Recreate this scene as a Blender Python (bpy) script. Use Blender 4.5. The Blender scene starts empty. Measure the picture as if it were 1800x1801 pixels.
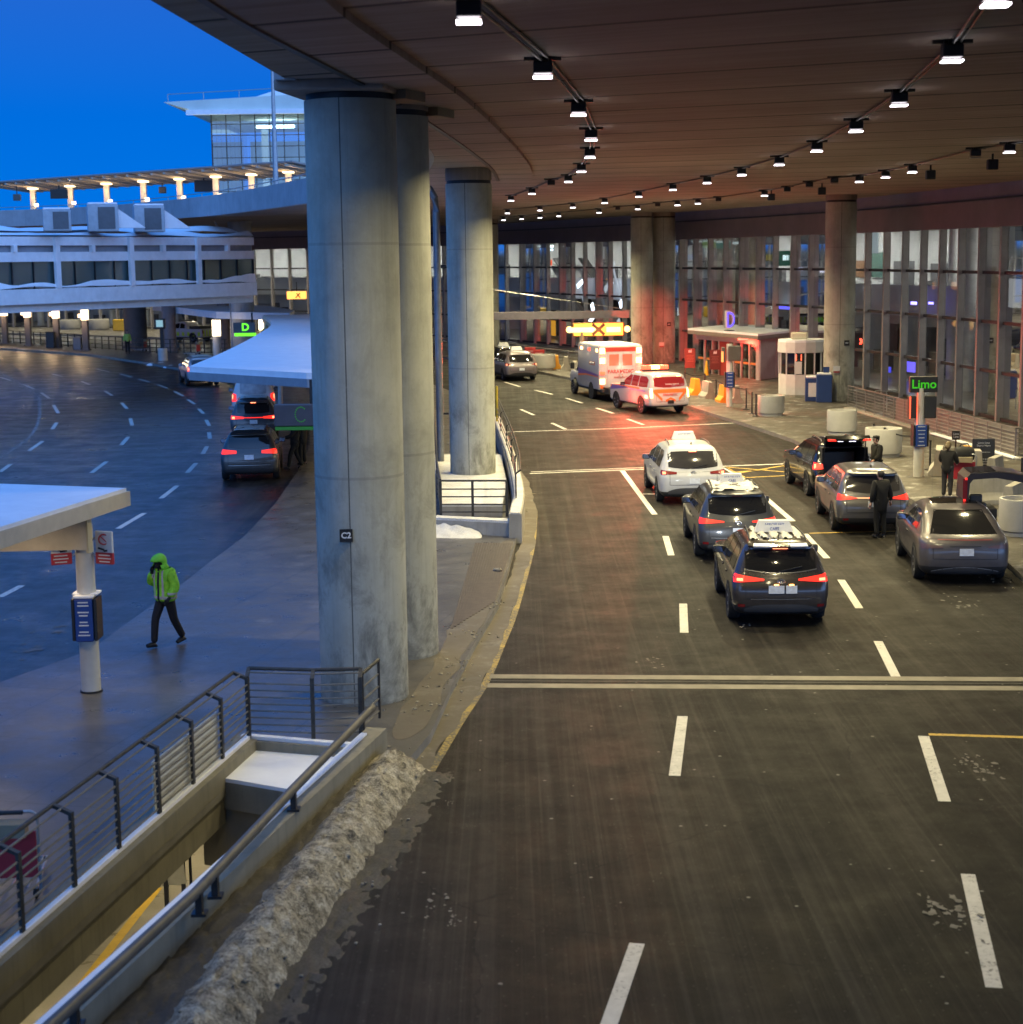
import bpy, bmesh, math, random
from mathutils import Vector, Matrix
from mathutils.bvhtree import BVHTree
from mathutils.geometry import tessellate_polygon
from mathutils import noise as mnoise
R = math.radians
random.seed(7)
SC = bpy.context.scene
COL = SC.collection
# ---------------------------------------------------------------- camera model
FPX, HORIZON, ROLL, CAMH = 3000.0, 450.0, -0.0125, 7.45
TILT = math.atan((900.5 - HORIZON) / FPX)
CAMPOS = Vector((0, 0, CAMH))
CAMROT = Matrix.Rotation(math.pi/2 - TILT, 3, 'X') @ Matrix.Rotation(ROLL, 3, 'Z')
def ray(u, v): return CAMROT @ Vector(((u-900)/FPX, -(v-900.5)/FPX, -1))
def G(u, v, z=0.0):            # the point of the level plane z seen at photo pixel u, v
    d = ray(u, v); t = (z-CAMH)/d.z
    return CAMPOS + d*t
def D(u, v, y):                # the point at distance y ahead seen at photo pixel u, v
    d = ray(u, v); return CAMPOS + d*(y/d.y)
def g2(u, v, z=0.0):
    p = G(u, v, z); return (p.x, p.y)
# ---------------------------------------------------------------- materials
def lin(r, g, b):
    f = lambda c: (c/255/12.92 if c/255 <= .04045 else ((c/255+.055)/1.055)**2.4)
    return (f(r), f(g), f(b))
MATS = {}
class NT:
    def __init__(s, name):
        m = bpy.data.materials.new(name); m.use_nodes = True; s.m = m
        s.t = m.node_tree; s.n = s.t.nodes; s.l = s.t.links
        s.p = s.n['Principled BSDF']; s.out = s.n['Material Output']
    def new(s, typ, **kw):
        n = s.n.new(typ)
        for k, v in kw.items():
            if k in n.inputs: n.inputs[k].default_value = v
            else: setattr(n, k, v)
        return n
    def link(s, a, b): s.l.new(a, b)
    def coord(s, scale=(1, 1, 1), rot=(0, 0, 0), kind='Object'):
        c = s.new('ShaderNodeTexCoord'); mp = s.new('ShaderNodeMapping')
        mp.inputs['Scale'].default_value = scale; mp.inputs['Rotation'].default_value = rot
        s.link(c.outputs[kind], mp.inputs['Vector']); return mp.outputs[0]
    def noise(s, vec, scale=5, detail=4, rough=.6, dist=0):
        n = s.new('ShaderNodeTexNoise'); n.inputs['Scale'].default_value = scale
        n.inputs['Detail'].default_value = detail; n.inputs['Roughness'].default_value = rough
        n.inputs['Distortion'].default_value = dist
        s.link(vec, n.inputs['Vector']); return n.outputs['Fac']
    def ramp(s, fac, stops):
        r = s.new('ShaderNodeValToRGB'); e = r.color_ramp.elements
        while len(e) < len(stops): e.new(.5)
        for i, (p, c) in enumerate(stops):
            e[i].position = p; e[i].color = (*c, 1) if len(c) == 3 else c
        s.link(fac, r.inputs[0]); return r.outputs[0]
    def rng(s, fac, a, b, c, d):
        r = s.new('ShaderNodeMapRange'); r.inputs[1].default_value = a; r.inputs[2].default_value = b
        r.inputs[3].default_value = c; r.inputs[4].default_value = d; s.link(fac, r.inputs[0]); return r.outputs[0]
    def math(s, op, a, b=None):
        m = s.new('ShaderNodeMath', operation=op)
        for i, x in enumerate((a, b)):
            if x is None: continue
            if isinstance(x, (int, float)): m.inputs[i].default_value = x
            else: s.link(x, m.inputs[i])
        return m.outputs[0]
    def mix(s, fac, a, b, mode='MIX'):
        m = s.new('ShaderNodeMixRGB', blend_type=mode)
        for i, x in enumerate((fac, a, b)):
            if isinstance(x, (int, float)): m.inputs[i].default_value = x
            elif isinstance(x, tuple): m.inputs[i].default_value = (*x, 1)
            else: s.link(x, m.inputs[i])
        return m.outputs[0]
    def bump(s, h, strength=.3, dist=.02):
        b = s.new('ShaderNodeBump'); b.inputs['Strength'].default_value = strength
        b.inputs['Distance'].default_value = dist; s.link(h, b.inputs['Height'])
        s.link(b.outputs[0], s.p.inputs['Normal'])
    def base(s, c): s.link(c, s.p.inputs['Base Color'])
    def rough(s, c): s.link(c, s.p.inputs['Roughness'])
def M(name, col=(.5, .5, .5), rough=.5, metal=0, var=0.12, scale=3, bump=0, coat=0, emit=None, estr=0, spec=.5, dirt=None):
    if name in MATS: return MATS[name]
    k = NT(name); p = k.p
    p.inputs['Roughness'].default_value = rough; p.inputs['Metallic'].default_value = metal
    p.inputs['Specular IOR Level'].default_value = spec; p.inputs['Coat Weight'].default_value = coat
    p.inputs['Coat Roughness'].default_value = .08
    p.inputs['Base Color'].default_value = (*col, 1)
    if var or bump or dirt:
        v = k.coord(); f = k.noise(v, scale, 5, .62)
        c = k.ramp(f, [(.3, tuple(x*(1-var) for x in col)), (.7, tuple(min(1, x*(1+var)) for x in col))])
        if dirt:                       # road salt and grime rising from the sills
            g = k.new('ShaderNodeNewGeometry'); sx = k.new('ShaderNodeSeparateXYZ'); k.link(g.outputs['Position'], sx.inputs[0])
            h = k.rng(sx.outputs[2], .25, 1.25, 1, 0); n2 = k.noise(v, 7, 6, .7)
            fac = k.math('MULTIPLY', h, k.rng(n2, .3, .75, .15, 1.0))
            fac = k.math('MULTIPLY', fac, dirt[1])
            c = k.mix(fac, c, dirt[0])
            k.rough(k.rng(fac, 0, .6, rough, .75)); k.link(k.math('SUBTRACT', coat, fac), p.inputs['Coat Weight'])
        k.base(c)
        if bump: k.bump(k.noise(v, scale*9, 6, .7), bump, .01)
    if emit:
        p.inputs['Emission Color'].default_value = (*emit, 1); p.inputs['Emission Strength'].default_value = estr
    MATS[name] = k.m; return k.m
# ---------------------------------------------------------------- mesh building
class MB:
    def __init__(s): s.bm = bmesh.new(); s.mi = 0
    def _f(s, vs):
        try:
            f = s.bm.faces.new(vs); f.material_index = s.mi; return f
        except ValueError: return None
    def poly(s, pts): return s._f([s.bm.verts.new(p) for p in pts])
    def box(s, c, size, rz=0, bev=0, rx=0, ry=0):
        mat = Matrix.Translation(c) @ Matrix.Rotation(rz, 4, 'Z') @ Matrix.Rotation(ry, 4, 'Y') @ Matrix.Rotation(rx, 4, 'X')
        r = bmesh.ops.create_cube(s.bm, size=1, matrix=mat @ Matrix.Diagonal((*size, 1)))
        fs = {f for v in r['verts'] for f in v.link_faces}
        for f in fs: f.material_index = s.mi
        if bev:
            es = list({e for v in r['verts'] for e in v.link_edges})
            q = bmesh.ops.bevel(s.bm, geom=es, offset=bev, segments=2, affect='EDGES', profile=.5)
            for f in q['faces']: f.material_index = s.mi
        return s
    def bar(s, a, b, w, h, up=(0, 0, 1)):      # a rectangular bar from a to b
        a, b = Vector(a), Vector(b); d = (b-a); L = d.length; d.normalize()
        x = d.cross(Vector(up));
        if x.length < 1e-4: x = d.cross(Vector((0, 1, 0)))
        x.normalize(); z = x.cross(d)
        m = Matrix((x, d, z)).transposed().to_4x4(); m.translation = (a+b)/2
        r = bmesh.ops.create_cube(s.bm, size=1, matrix=m @ Matrix.Diagonal((w, L, h, 1)))
        for v in r['verts']:
            for f in v.link_faces: f.material_index = s.mi
        return s
    def tube(s, path, r, n=8, cap=True):
        path = [Vector(p) for p in path]; rings = []
        for i, p in enumerate(path):
            d = (path[min(i+1, len(path)-1)] - path[max(i-1, 0)]).normalized()
            a = d.cross(Vector((0, 0, 1)))
            if a.length < .05: a = d.cross(Vector((0, 1, 0)))
            a.normalize(); b = d.cross(a); rr = r[i] if isinstance(r, (list, tuple)) else r
            rings.append([s.bm.verts.new(p + a*math.cos(t)*rr + b*math.sin(t)*rr) for t in [2*math.pi*k/n for k in range(n)]])
        for q, w in zip(rings, rings[1:]):
            for k in range(n): s._f([q[k], q[(k+1) % n], w[(k+1) % n], w[k]])
        if cap: s._f(rings[0][::-1]); s._f(rings[-1])
        return s
    def lathe(s, prof, c=(0, 0, 0), n=32, axis='Z'):
        rings = []; c = Vector(c)
        for r, z in prof:
            ring = []
            for k in range(n):
                t = 2*math.pi*k/n; p = (r*math.cos(t), r*math.sin(t), z)
                if axis == 'X': p = (p[2], p[0], p[1])
                if axis == 'Y': p = (p[0], p[2], p[1])
                ring.append(s.bm.verts.new(c+Vector(p)))
            rings.append(ring)
        for q, w in zip(rings, rings[1:]):
            for k in range(n): s._f([q[k], q[(k+1) % n], w[(k+1) % n], w[k]])
        s._f(rings[0][::-1]); s._f(rings[-1]); return s
    def prism(s, pts, z0, z1, top=True, bottom=True):
        n = len(pts); a = [s.bm.verts.new((*p[:2], z0)) for p in pts]; b = [s.bm.verts.new((*p[:2], z1)) for p in pts]
        for i in range(n): s._f([a[i], a[(i+1) % n], b[(i+1) % n], b[i]])
        for vs, on in ((b, top), (a[::-1], bottom)):
            if on:
                for t in tessellate_polygon([[v.co.copy() for v in vs]]): s._f([vs[j] for j in t])
        return s
    def extr(s, pts, vec):                    # extrude a planar polygon of 3-D points
        vec = Vector(vec); a = [s.bm.verts.new(p) for p in pts]; b = [s.bm.verts.new(Vector(p)+vec) for p in pts]
        n = len(pts)
        for i in range(n): s._f([a[i], a[(i+1) % n], b[(i+1) % n], b[i]])
        s._f(a[::-1]); s._f(b); return s
    def grid(s, P):                            # P rows of points
        V = [[s.bm.verts.new(p) for p in row] for row in P]
        for i in range(len(V)-1):
            for j in range(len(V[0])-1): s._f([V[i][j], V[i][j+1], V[i+1][j+1], V[i+1][j]])
        return s
    def build(s, name, mats, parent=None, smooth=False, world=False, normals=True):
        if normals: bmesh.ops.recalc_face_normals(s.bm, faces=s.bm.faces)
        if world and parent is not None: s.bm.transform(parent.matrix_basis.inverted())
        me = bpy.data.meshes.new(name); s.bm.to_mesh(me); s.bm.free()
        for m in (mats if isinstance(mats, (list, tuple)) else [mats]): me.materials.append(m)
        if smooth:
            for p in me.polygons: p.use_smooth = True
            if smooth != 'all':
                try: me.set_sharp_from_angle(angle=R(35))
                except Exception: pass
        o = bpy.data.objects.new(name, me); COL.objects.link(o)
        if parent is not None: o.parent = parent
        return o
def tag(o, label=None, cat=None, group=None, kind=None):
    if label: o['label'] = label
    if cat: o['category'] = cat
    if group: o['group'] = group
    if kind: o['kind'] = kind
    return o
def thing(name, label, cat, loc=(0, 0, 0), rz=0, group=None):
    o = bpy.data.objects.new(name, None); COL.objects.link(o); o.empty_display_size = .2
    o.location = loc; o.rotation_euler = (0, 0, rz)
    o.matrix_basis = Matrix.Translation(loc) @ Matrix.Rotation(rz, 4, 'Z')
    return tag(o, label, cat, group)
def dup(root, loc, rz=0, label=None, group=None):
    def rec(o, par):
        c = o.copy(); COL.objects.link(c)
        if par is not None: c.parent = par
        for ch in list(o.children): rec(ch, c)
        return c
    r = rec(root, None); r.location = loc; r.rotation_euler = (0, 0, rz)
    if label: r['label'] = label
    if group: r['group'] = group
    return r
def text(s, size, mat, parent, loc, rot, name='lettering', ext=.004, bold=0, align='CENTER', world=False, sx=1, space=1):
    cu = bpy.data.curves.new('t', 'FONT'); cu.body = s; cu.size = size; cu.align_x = align; cu.align_y = 'CENTER'
    cu.extrude = ext; cu.offset = bold; cu.space_line = space; cu.resolution_u = 3
    o = bpy.data.objects.new('t', cu); COL.objects.link(o); bpy.context.view_layer.update()
    me = bpy.data.meshes.new_from_object(o.evaluated_get(bpy.context.evaluated_depsgraph_get()))
    bpy.data.objects.remove(o); bpy.data.curves.remove(cu)
    mw = Matrix.Translation(loc) @ rot.to_4x4() @ Matrix.Diagonal((sx, 1, 1, 1))
    if world and parent is not None: mw = parent.matrix_basis.inverted() @ mw
    me.transform(mw); me.materials.clear(); me.materials.append(mat)
    q = bpy.data.objects.new(name, me); COL.objects.link(q)
    if parent is not None: q.parent = parent
    return q
def face_rot(dx, dy):          # rotation of a text that faces the ground direction (dx, dy)
    n = Vector((dx, dy, 0)).normalized(); x = Vector((0, 0, 1)).cross(n)
    return Matrix((x, Vector((0, 0, 1)), n)).transposed()
def area(name, loc, direction, power, size, col=(1, 1, 1), spread=180, parent=None, sy=None):
    l = bpy.data.lights.new(name, 'AREA'); l.energy = power; l.color = col; l.spread = R(spread)
    l.size = size
    if sy: l.shape = 'RECTANGLE'; l.size_y = sy
    o = bpy.data.objects.new(name, l); COL.objects.link(o)
    q = Vector(direction).to_track_quat('-Z', 'Y').to_matrix().to_4x4(); q.translation = loc
    if parent is not None: q = parent.matrix_basis.inverted() @ q; o.parent = parent
    o.matrix_basis = q; return o
def point(name, loc, power, col, radius=.1, parent=None):
    l = bpy.data.lights.new(name, 'POINT'); l.energy = power; l.color = col; l.shadow_soft_size = radius
    o = bpy.data.objects.new(name, l); COL.objects.link(o); o.location = loc
    if parent is not None: o.parent = parent
    return o
def lerp(a, b, t): return Vector(a)*(1-t) + Vector(b)*t
def crom(P, n):                 # Catmull-Rom through P, n samples per span
    P = [Vector(p) for p in P]; out = []
    for i in range(len(P)-1):
        p0, p1, p2, p3 = P[max(i-1, 0)], P[i], P[i+1], P[min(i+2, len(P)-1)]
        for k in range(n):
            t = k/n
            out.append(.5*((2*p1)+(p2-p0)*t+(2*p0-5*p1+4*p2-p3)*t*t+(3*p1-p0-3*p2+p3)*t**3))
    out.append(P[-1]); return out
# ---- procedural surfaces of the setting
def asphalt():
    k = NT('asphalt'); v = k.coord()
    a = k.noise(v, .35, 5, .6); b = k.noise(k.coord((2.4, .03, 1), (0, 0, 0)), 1.0, 5, .7)
    g = k.noise(v, 55, 3, .7)
    c = k.ramp(a, [(.3, (.006, .0055, .0045)), (.7, (.012, .0105, .009))])
    c = k.mix(k.rng(b, .48, .64, 0, .85), c, (.030, .027, .0225)); b3 = k.noise(k.coord((12, .07, 1), (0, 0, 0)), 1.0, 4, .7); c = k.mix(k.rng(b3, .50, .68, 0, .55), c, (.050, .045, .037))
    c = k.mix(k.rng(b, .48, .30, 0, .6), c, (.012, .011, .010))
    pt = k.noise(v, .9, 7, .75, .6); c = k.mix(k.rng(pt, .62, .74, 0, .5), c, (.045, .041, .034)); c = k.mix(k.rng(k.noise(v, .55, 6, .7, .8), .64, .74, 0, .7), c, (.009, .008, .008))
    cr = k.new('ShaderNodeTexVoronoi', feature='DISTANCE_TO_EDGE'); cr.inputs['Scale'].default_value = .16
    wv = k.new('ShaderNodeMixRGB', blend_type='ADD'); wv.inputs[0].default_value = .5; nz = k.new('ShaderNodeTexNoise'); nz.inputs['Scale'].default_value = 1.6; nz.inputs['Detail'].default_value = 5; k.link(v, nz.inputs['Vector']); k.link(v, wv.inputs[1]); k.link(nz.outputs['Color'], wv.inputs[2]); k.link(wv.outputs[0], cr.inputs['Vector'])
    c = k.mix(k.math('MULTIPLY', k.math('LESS_THAN', cr.outputs['Distance'], .0022), .75), c, (.006, .006, .006))
    c = k.mix(k.rng(g, .3, .7, .12, -.10), c, (.07, .065, .058))
    vo = k.new('ShaderNodeTexVoronoi'); vo.inputs['Scale'].default_value = 2.3; k.link(v, vo.inputs['Vector'])
    spk = k.math('MULTIPLY', k.math('LESS_THAN', vo.outputs['Distance'], .06), k.math('GREATER_THAN', k.noise(v, .8, 3, .6), .47))
    c = k.mix(k.math('MULTIPLY', spk, .6), c, (.30, .29, .26))
    vo2 = k.new('ShaderNodeTexVoronoi'); vo2.inputs['Scale'].default_value = 9; k.link(v, vo2.inputs['Vector'])
    c = k.mix(k.math('MULTIPLY', k.math('LESS_THAN', vo2.outputs['Distance'], .10), .35), c, (.16, .15, .13))
    k.base(c)
    sx = k.new('ShaderNodeSeparateXYZ'); k.link(v, sx.inputs[0]); wet = k.rng(k.math('ADD', sx.outputs[0], k.math('MULTIPLY', k.noise(v, .3, 4, .6), 3)), -2.5, -6.5, 0, 1)   # the outer road lies open to the weather and is wet
    rr = k.rng(k.noise(v, .7, 6, .7), .3, .7, .46, .74); k.rough(k.math('SUBTRACT', rr, k.math('MULTIPLY', wet, .22))); k.link(k.rng(wet, 0, 1, .14, .62), k.p.inputs['Specular IOR Level'])
    k.bump(k.noise(v, 70, 4, .75), .4, .012); return k.m
def pavement(name, c1, c2, snow, wet=(.18, .6), joint=2.4):
    k = NT(name); v = k.coord(); a = k.noise(v, .4, 6, .65); b = k.noise(v, 1.3, 7, .7)
    c = k.ramp(a, [(.3, c1), (.7, c2)])
    if snow: c = k.mix(k.rng(b, .55, .74, 0, snow), c, (.55, .54, .52))
    c = k.mix(k.rng(k.noise(v, 30, 4, .7), .3, .7, .15, -.1), c, (.02, .02, .02))
    if joint:
        br = k.new('ShaderNodeTexBrick'); br.inputs['Scale'].default_value = 1; br.inputs['Mortar Size'].default_value = .018
        br.inputs['Brick Width'].default_value = joint; br.inputs['Row Height'].default_value = joint*1.2; br.offset = 0
        k.link(k.coord(rot=(0, 0, R(14))), br.inputs['Vector'])
        c = k.mix(k.math('MULTIPLY', br.outputs['Fac'], .5), c, (.02, .02, .02))
    k.base(c); k.rough(k.rng(k.noise(v, 1.6, 6, .7), .3, .7, *wet)); k.bump(k.noise(v, 26, 6, .7), .22, .01); return k.m
def concrete(name, c1, c2, streak=.5, seams=False, seam_h=2.45):
    k = NT(name); v = k.coord(); a = k.noise(v, 1.1, 6, .65)
    st = k.noise(k.coord((3.5, 3.5, .18)), 1.6, 5, .7)
    c = k.ramp(a, [(.28, c1), (.72, c2)])
    c = k.mix(k.rng(st, .5, .8, 0, streak), c, tuple(x*.55 for x in c1))
    c = k.mix(k.rng(k.noise(v, 2.2, 8, .75), .6, .78, 0, .45), c, tuple(x*.5 for x in c1))
    pits = k.new('ShaderNodeTexVoronoi'); pits.inputs['Scale'].default_value = 6; k.link(v, pits.inputs['Vector'])
    c = k.mix(k.math('MULTIPLY', k.math('LESS_THAN', pits.outputs['Distance'], .035), .6), c, (.05, .05, .045))
    if seams:
        sx = k.new('ShaderNodeSeparateXYZ'); tc = k.new('ShaderNodeTexCoord'); k.link(tc.outputs['Object'], sx.inputs[0])
        h = k.math('LESS_THAN', k.math('FRACT', k.math('DIVIDE', sx.outputs[2], seam_h)), .012)
        ang = k.math('ARCTAN2', sx.outputs[1], sx.outputs[0])
        vv = k.math('LESS_THAN', k.math('ABSOLUTE', k.math('ADD', ang, 1.72)), .014)
        vj = k.math('MULTIPLY', vv, .8)
        c = k.mix(k.math('MAXIMUM', k.math('MULTIPLY', h, .2), vj), c, (.03, .03, .03))
        base = k.math('MULTIPLY', k.rng(sx.outputs[2], 0, .9, 1, 0), k.rng(k.noise(v, 3.5, 6, .7), .35, .7, 0, .9))
        c = k.mix(base, c, (.05, .045, .035))
        blot = k.noise(k.coord((1, 1, .55)), 1.5, 7, .75, .5); low = k.rng(sx.outputs[2], 1.0, 4.5, 1, .25)
        c = k.mix(k.math('MULTIPLY', k.rng(blot, .49, .64, 0, .8), low), c, (.13, .128, .105))
        drip = k.noise(k.coord((9, 9, .10)), 1.0, 4, .7); c = k.mix(k.math('MULTIPLY', k.rng(drip, .58, .74, 0, .22), k.rng(sx.outputs[2], 2, 9, .3, 1)), c, (.13, .125, .11))
        c = k.mix(k.rng(k.noise(v, 5, 6, .7), .6, .75, 0, .3), c, (.52, .51, .44))
    k.base(c); k.p.inputs['Roughness'].default_value = .82; k.bump(k.noise(v, 22, 6, .7), .25, .01); return k.m
def ceiling_mat():
    k = NT('deck_soffit'); v = k.coord(); tc = k.new('ShaderNodeTexCoord'); sx = k.new('ShaderNodeSeparateXYZ')
    k.link(tc.outputs['Object'], sx.inputs[0]); X, Y = sx.outputs[0], sx.outputs[1]
    p = k.math('ADD', Y, k.math('MULTIPLY', X, k.math('SUBTRACT', .406, k.math('MULTIPLY', Y, .006))))
    q = k.math('FRACT', k.math('DIVIDE', k.math('ADD', p, .55), 3.2))
    seam = k.math('LESS_THAN', k.math('ABSOLUTE', k.math('SUBTRACT', q, .5)), .026)
    bd = k.new('ShaderNodeCombineXYZ'); k.link(k.math('MULTIPLY', X, .12), bd.inputs[0]); k.link(k.math('MULTIPLY', p, 3.0), bd.inputs[1])
    boards = k.noise(bd.outputs[0], 1.0, 5, .7)
    c = k.ramp(k.noise(v, .25, 6, .65), [(.3, (.26, .215, .18)), (.7, (.42, .35, .295))])
    c = k.mix(k.rng(boards, .35, .65, .6, 0), c, (.15, .12, .095))
    c = k.mix(k.rng(k.noise(v, .9, 7, .7), .6, .8, 0, .5), c, (.10, .08, .07))
    c = k.mix(k.math('MULTIPLY', seam, .95), c, (.02, .018, .016))
    k.base(c); k.p.inputs['Roughness'].default_value = .85; k.bump(boards, .12, .02); return k.m
def snow_mat(name, dirty=0.0):
    k = NT(name); v = k.coord()
    c = k.ramp(k.noise(v, 2, 5, .6), [(.3, (.78, .79, .82)), (.7, (.87, .88, .9))])
    if dirty:
        n = k.noise(v, 30, 8, .85); n2 = k.noise(v, 1.6, 5, .65)
        f = k.math('ADD', n, k.math('MULTIPLY', n2, .5)); f3 = k.math('ADD', k.math('MULTIPLY', n, .9), k.math('MULTIPLY', k.noise(v, 4.5, 7, .75, .4), .8))
        if dirty < 1: c = k.ramp(f, [(.50, (.22, .20, .165)), (.66, (.50, .48, .43)), (.85, (.66, .65, .61))])
        elif dirty > 1: c = k.ramp(f, [(.58, (.018, .015, .011)), (.76, (.048, .041, .031)), (.92, (.10, .088, .068)), (1.0, (.30, .28, .23))])
        else: c = k.ramp(f3, [(.70, (.022, .018, .012)), (.78, (.10, .085, .058)), (.88, (.27, .24, .175)), (1.02, (.50, .46, .36))])
        k.bump(k.noise(v, 42, 8, .8), .6, .02)
    else: k.bump(k.noise(v, 3, 4, .6), .25, .05)
    k.base(c); k.p.inputs['Roughness'].default_value = .7; return k.m
def paint_mat(name, col, wear=.55):
    k = NT(name); v = k.coord(); n = k.noise(v, 14, 8, .8); n2 = k.noise(v, 1.1, 3, .6)
    f = k.rng(k.math('ADD', n, k.math('MULTIPLY', n2, .35)), wear, wear+.12, 1, 0)
    c = k.mix(f, (.06, .057, .05), k.ramp(k.noise(v, 4, 5, .7), [(.3, tuple(x*.75 for x in col)), (.7, col)]))
    k.base(c); k.p.inputs['Roughness'].default_value = .55; return k.m
def glass_mat(name, tint=(.75, .8, .8), refl=.12, rough=.02, ior=1.5):
    k = NT(name); tr = k.new('ShaderNodeBsdfTransparent'); tr.inputs[0].default_value = (*tint, 1)
    gl = k.new('ShaderNodeBsdfGlossy'); gl.inputs['Roughness'].default_value = rough
    fr = k.new('ShaderNodeFresnel'); fr.inputs[0].default_value = ior
    mx = k.new('ShaderNodeMixShader'); k.link(k.math('MINIMUM', k.math('ADD', fr.outputs[0], refl), .9), mx.inputs[0])
    k.link(tr.outputs[0], mx.inputs[1]); k.link(gl.outputs[0], mx.inputs[2]); k.link(mx.outputs[0], k.out.inputs[0]); return k.m
ASPHALT = asphalt(); CEIL = ceiling_mat()
WALK = pavement('island_paving', (.060, .055, .048), (.105, .097, .086), .12, wet=(.24, .46))
WALK_R = pavement('kerbside_paving', (.046, .040, .031), (.092, .082, .065), .75, wet=(.4, .8), joint=3.0)
COLUMN = concrete('column_concrete', (.31, .31, .255), (.46, .455, .38), .4, True, 3.75)
CONC = concrete('wall_concrete', (.17, .155, .115), (.27, .25, .185), .6)
CONC_W = concrete('barrier_concrete', (.24, .225, .19), (.38, .36, .31), .5)
PARAPET = concrete('parapet_concrete', (.32, .33, .34), (.44, .45, .46), .45)
SNOW = snow_mat('clean_snow'); OLDSNOW = snow_mat('old_snow', .5); SLUSH = snow_mat('dirty_snow', 1.0)
WHITE_LINE = paint_mat('white_road_paint', (.62, .60, .54), .73); YELLOW_LINE = paint_mat('yellow_road_paint', (.55, .36, .05), .68)
YELLOW_WORN = paint_mat('worn_yellow_paint', (.42, .29, .05), .61)
DARKSTEEL = M('dark_railing_steel', (.055, .052, .045), .5, .5, .3, 6)
GALV = M('galvanised_steel', (.36, .37, .38), .45, .7, .15, 8)
BLACK = M('black_plastic', (.012, .012, .013), .5, 0, .1)
WHITEMETAL = M('white_painted_metal', (.80, .81, .83), .45, 0, .08, 2)
CREAM = M('cream_painted_steel', (.55, .50, .40), .5, 0, .1, 3)
LAMP_W = M('lit_lamp_lens', (.9, .9, .9), .4, 0, 0, emit=(1, .93, 1.0), estr=9)
WARM = M('warm_lamp_lens', (.9, .8, .6), .4, 0, 0, emit=(1, .70, .40), estr=5)
WHITE = M('white_lettering', (.75, .75, .75), .6, 0, 0)
RUBBER = M('black_rubber', (.013, .013, .013), .75, 0, .2, 6)
# ================================================================ camera, sky
cam = bpy.data.cameras.new('camera'); co = bpy.data.objects.new('camera', cam); COL.objects.link(co)
cam.sensor_width = 36; cam.sensor_fit = 'HORIZONTAL'; cam.lens = 36*FPX/1800; cam.clip_end = 3000; cam.clip_start = .5
mw = CAMROT.to_4x4(); mw.translation = CAMPOS; co.matrix_world = mw; SC.camera = co
cam.dof.use_dof = True; cam.dof.focus_distance = 42; cam.dof.aperture_fstop = 1.8
W = bpy.data.worlds.new('World'); SC.world = W; W.use_nodes = True
wt = W.node_tree; wl = wt.links; bgn = wt.nodes['Background']
tc = wt.nodes.new('ShaderNodeTexCoord'); sx = wt.nodes.new('ShaderNodeSeparateXYZ'); wl.new(tc.outputs['Generated'], sx.inputs[0])
rp = wt.nodes.new('ShaderNodeValToRGB'); wl.new(sx.outputs[2], rp.inputs[0])
e = rp.color_ramp.elements
while len(e) < 6: e.new(.5)
for i, (p, c) in enumerate([(0, (.02, .03, .05)), (.001, (.0, .185, .80)), (.08, (.0, .155, .74)), (.16, (.018, .135, .64)), (.34, (.04, .29, 1.05)), (1, (.07, .35, 1.12))]):
    e[i].position = p; e[i].color = (*c, 1)
# the paler twilight side of the sky lies behind the viewpoint
dp_ = wt.nodes.new('ShaderNodeVectorMath'); dp_.operation = 'DOT_PRODUCT'; wl.new(tc.outputs['Generated'], dp_.inputs[0]); dp_.inputs[1].default_value = Vector((.55, -.80, .22)).normalized()
mr = wt.nodes.new('ShaderNodeMapRange'); wl.new(dp_.outputs['Value'], mr.inputs[0])
for i, v in enumerate((-.05, .9, 0, 1)): mr.inputs[i+1].default_value = v
mz = wt.nodes.new('ShaderNodeMapRange'); wl.new(sx.outputs[2], mz.inputs[0])
for i, v in enumerate((-.02, .02, 0, 1)): mz.inputs[i+1].default_value = v
mm = wt.nodes.new('ShaderNodeMath'); mm.operation = 'MULTIPLY'; wl.new(mr.outputs[0], mm.inputs[0]); wl.new(mz.outputs[0], mm.inputs[1])
gx = wt.nodes.new('ShaderNodeMixRGB'); m3 = wt.nodes.new('ShaderNodeMapRange'); wl.new(sx.outputs[2], m3.inputs[0])
for i, v in enumerate((.0, .8, 1, .15)): m3.inputs[i+1].default_value = v
m4 = wt.nodes.new('ShaderNodeMath'); m4.operation = 'MULTIPLY'; wl.new(mm.outputs[0], m4.inputs[0]); wl.new(m3.outputs[0], m4.inputs[1])
wl.new(m4.outputs[0], gx.inputs[0]); wl.new(rp.outputs[0], gx.inputs[1]); gx.inputs[2].default_value = (1.05, 1.85, 3.7, 1)
wl.new(gx.outputs[0], bgn.inputs[0]); bgn.inputs[1].default_value = 1.0
vs = SC.view_settings; vs.view_transform = 'Standard'; vs.look = 'None'; vs.exposure = 0; vs.gamma = 1
SC.render.engine = 'CYCLES'; cy = SC.cycles
cy.use_denoising = True
try: cy.denoiser = 'OPENIMAGEDENOISE'
except Exception: pass
cy.max_bounces = 8; cy.diffuse_bounces = 4; cy.glossy_bounces = 4; cy.transparent_max_bounces = 12; cy.transmission_bounces = 4
cy.caustics_reflective = False; cy.caustics_refractive = False; cy.sample_clamp_indirect = 6; cy.use_light_tree = True
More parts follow.
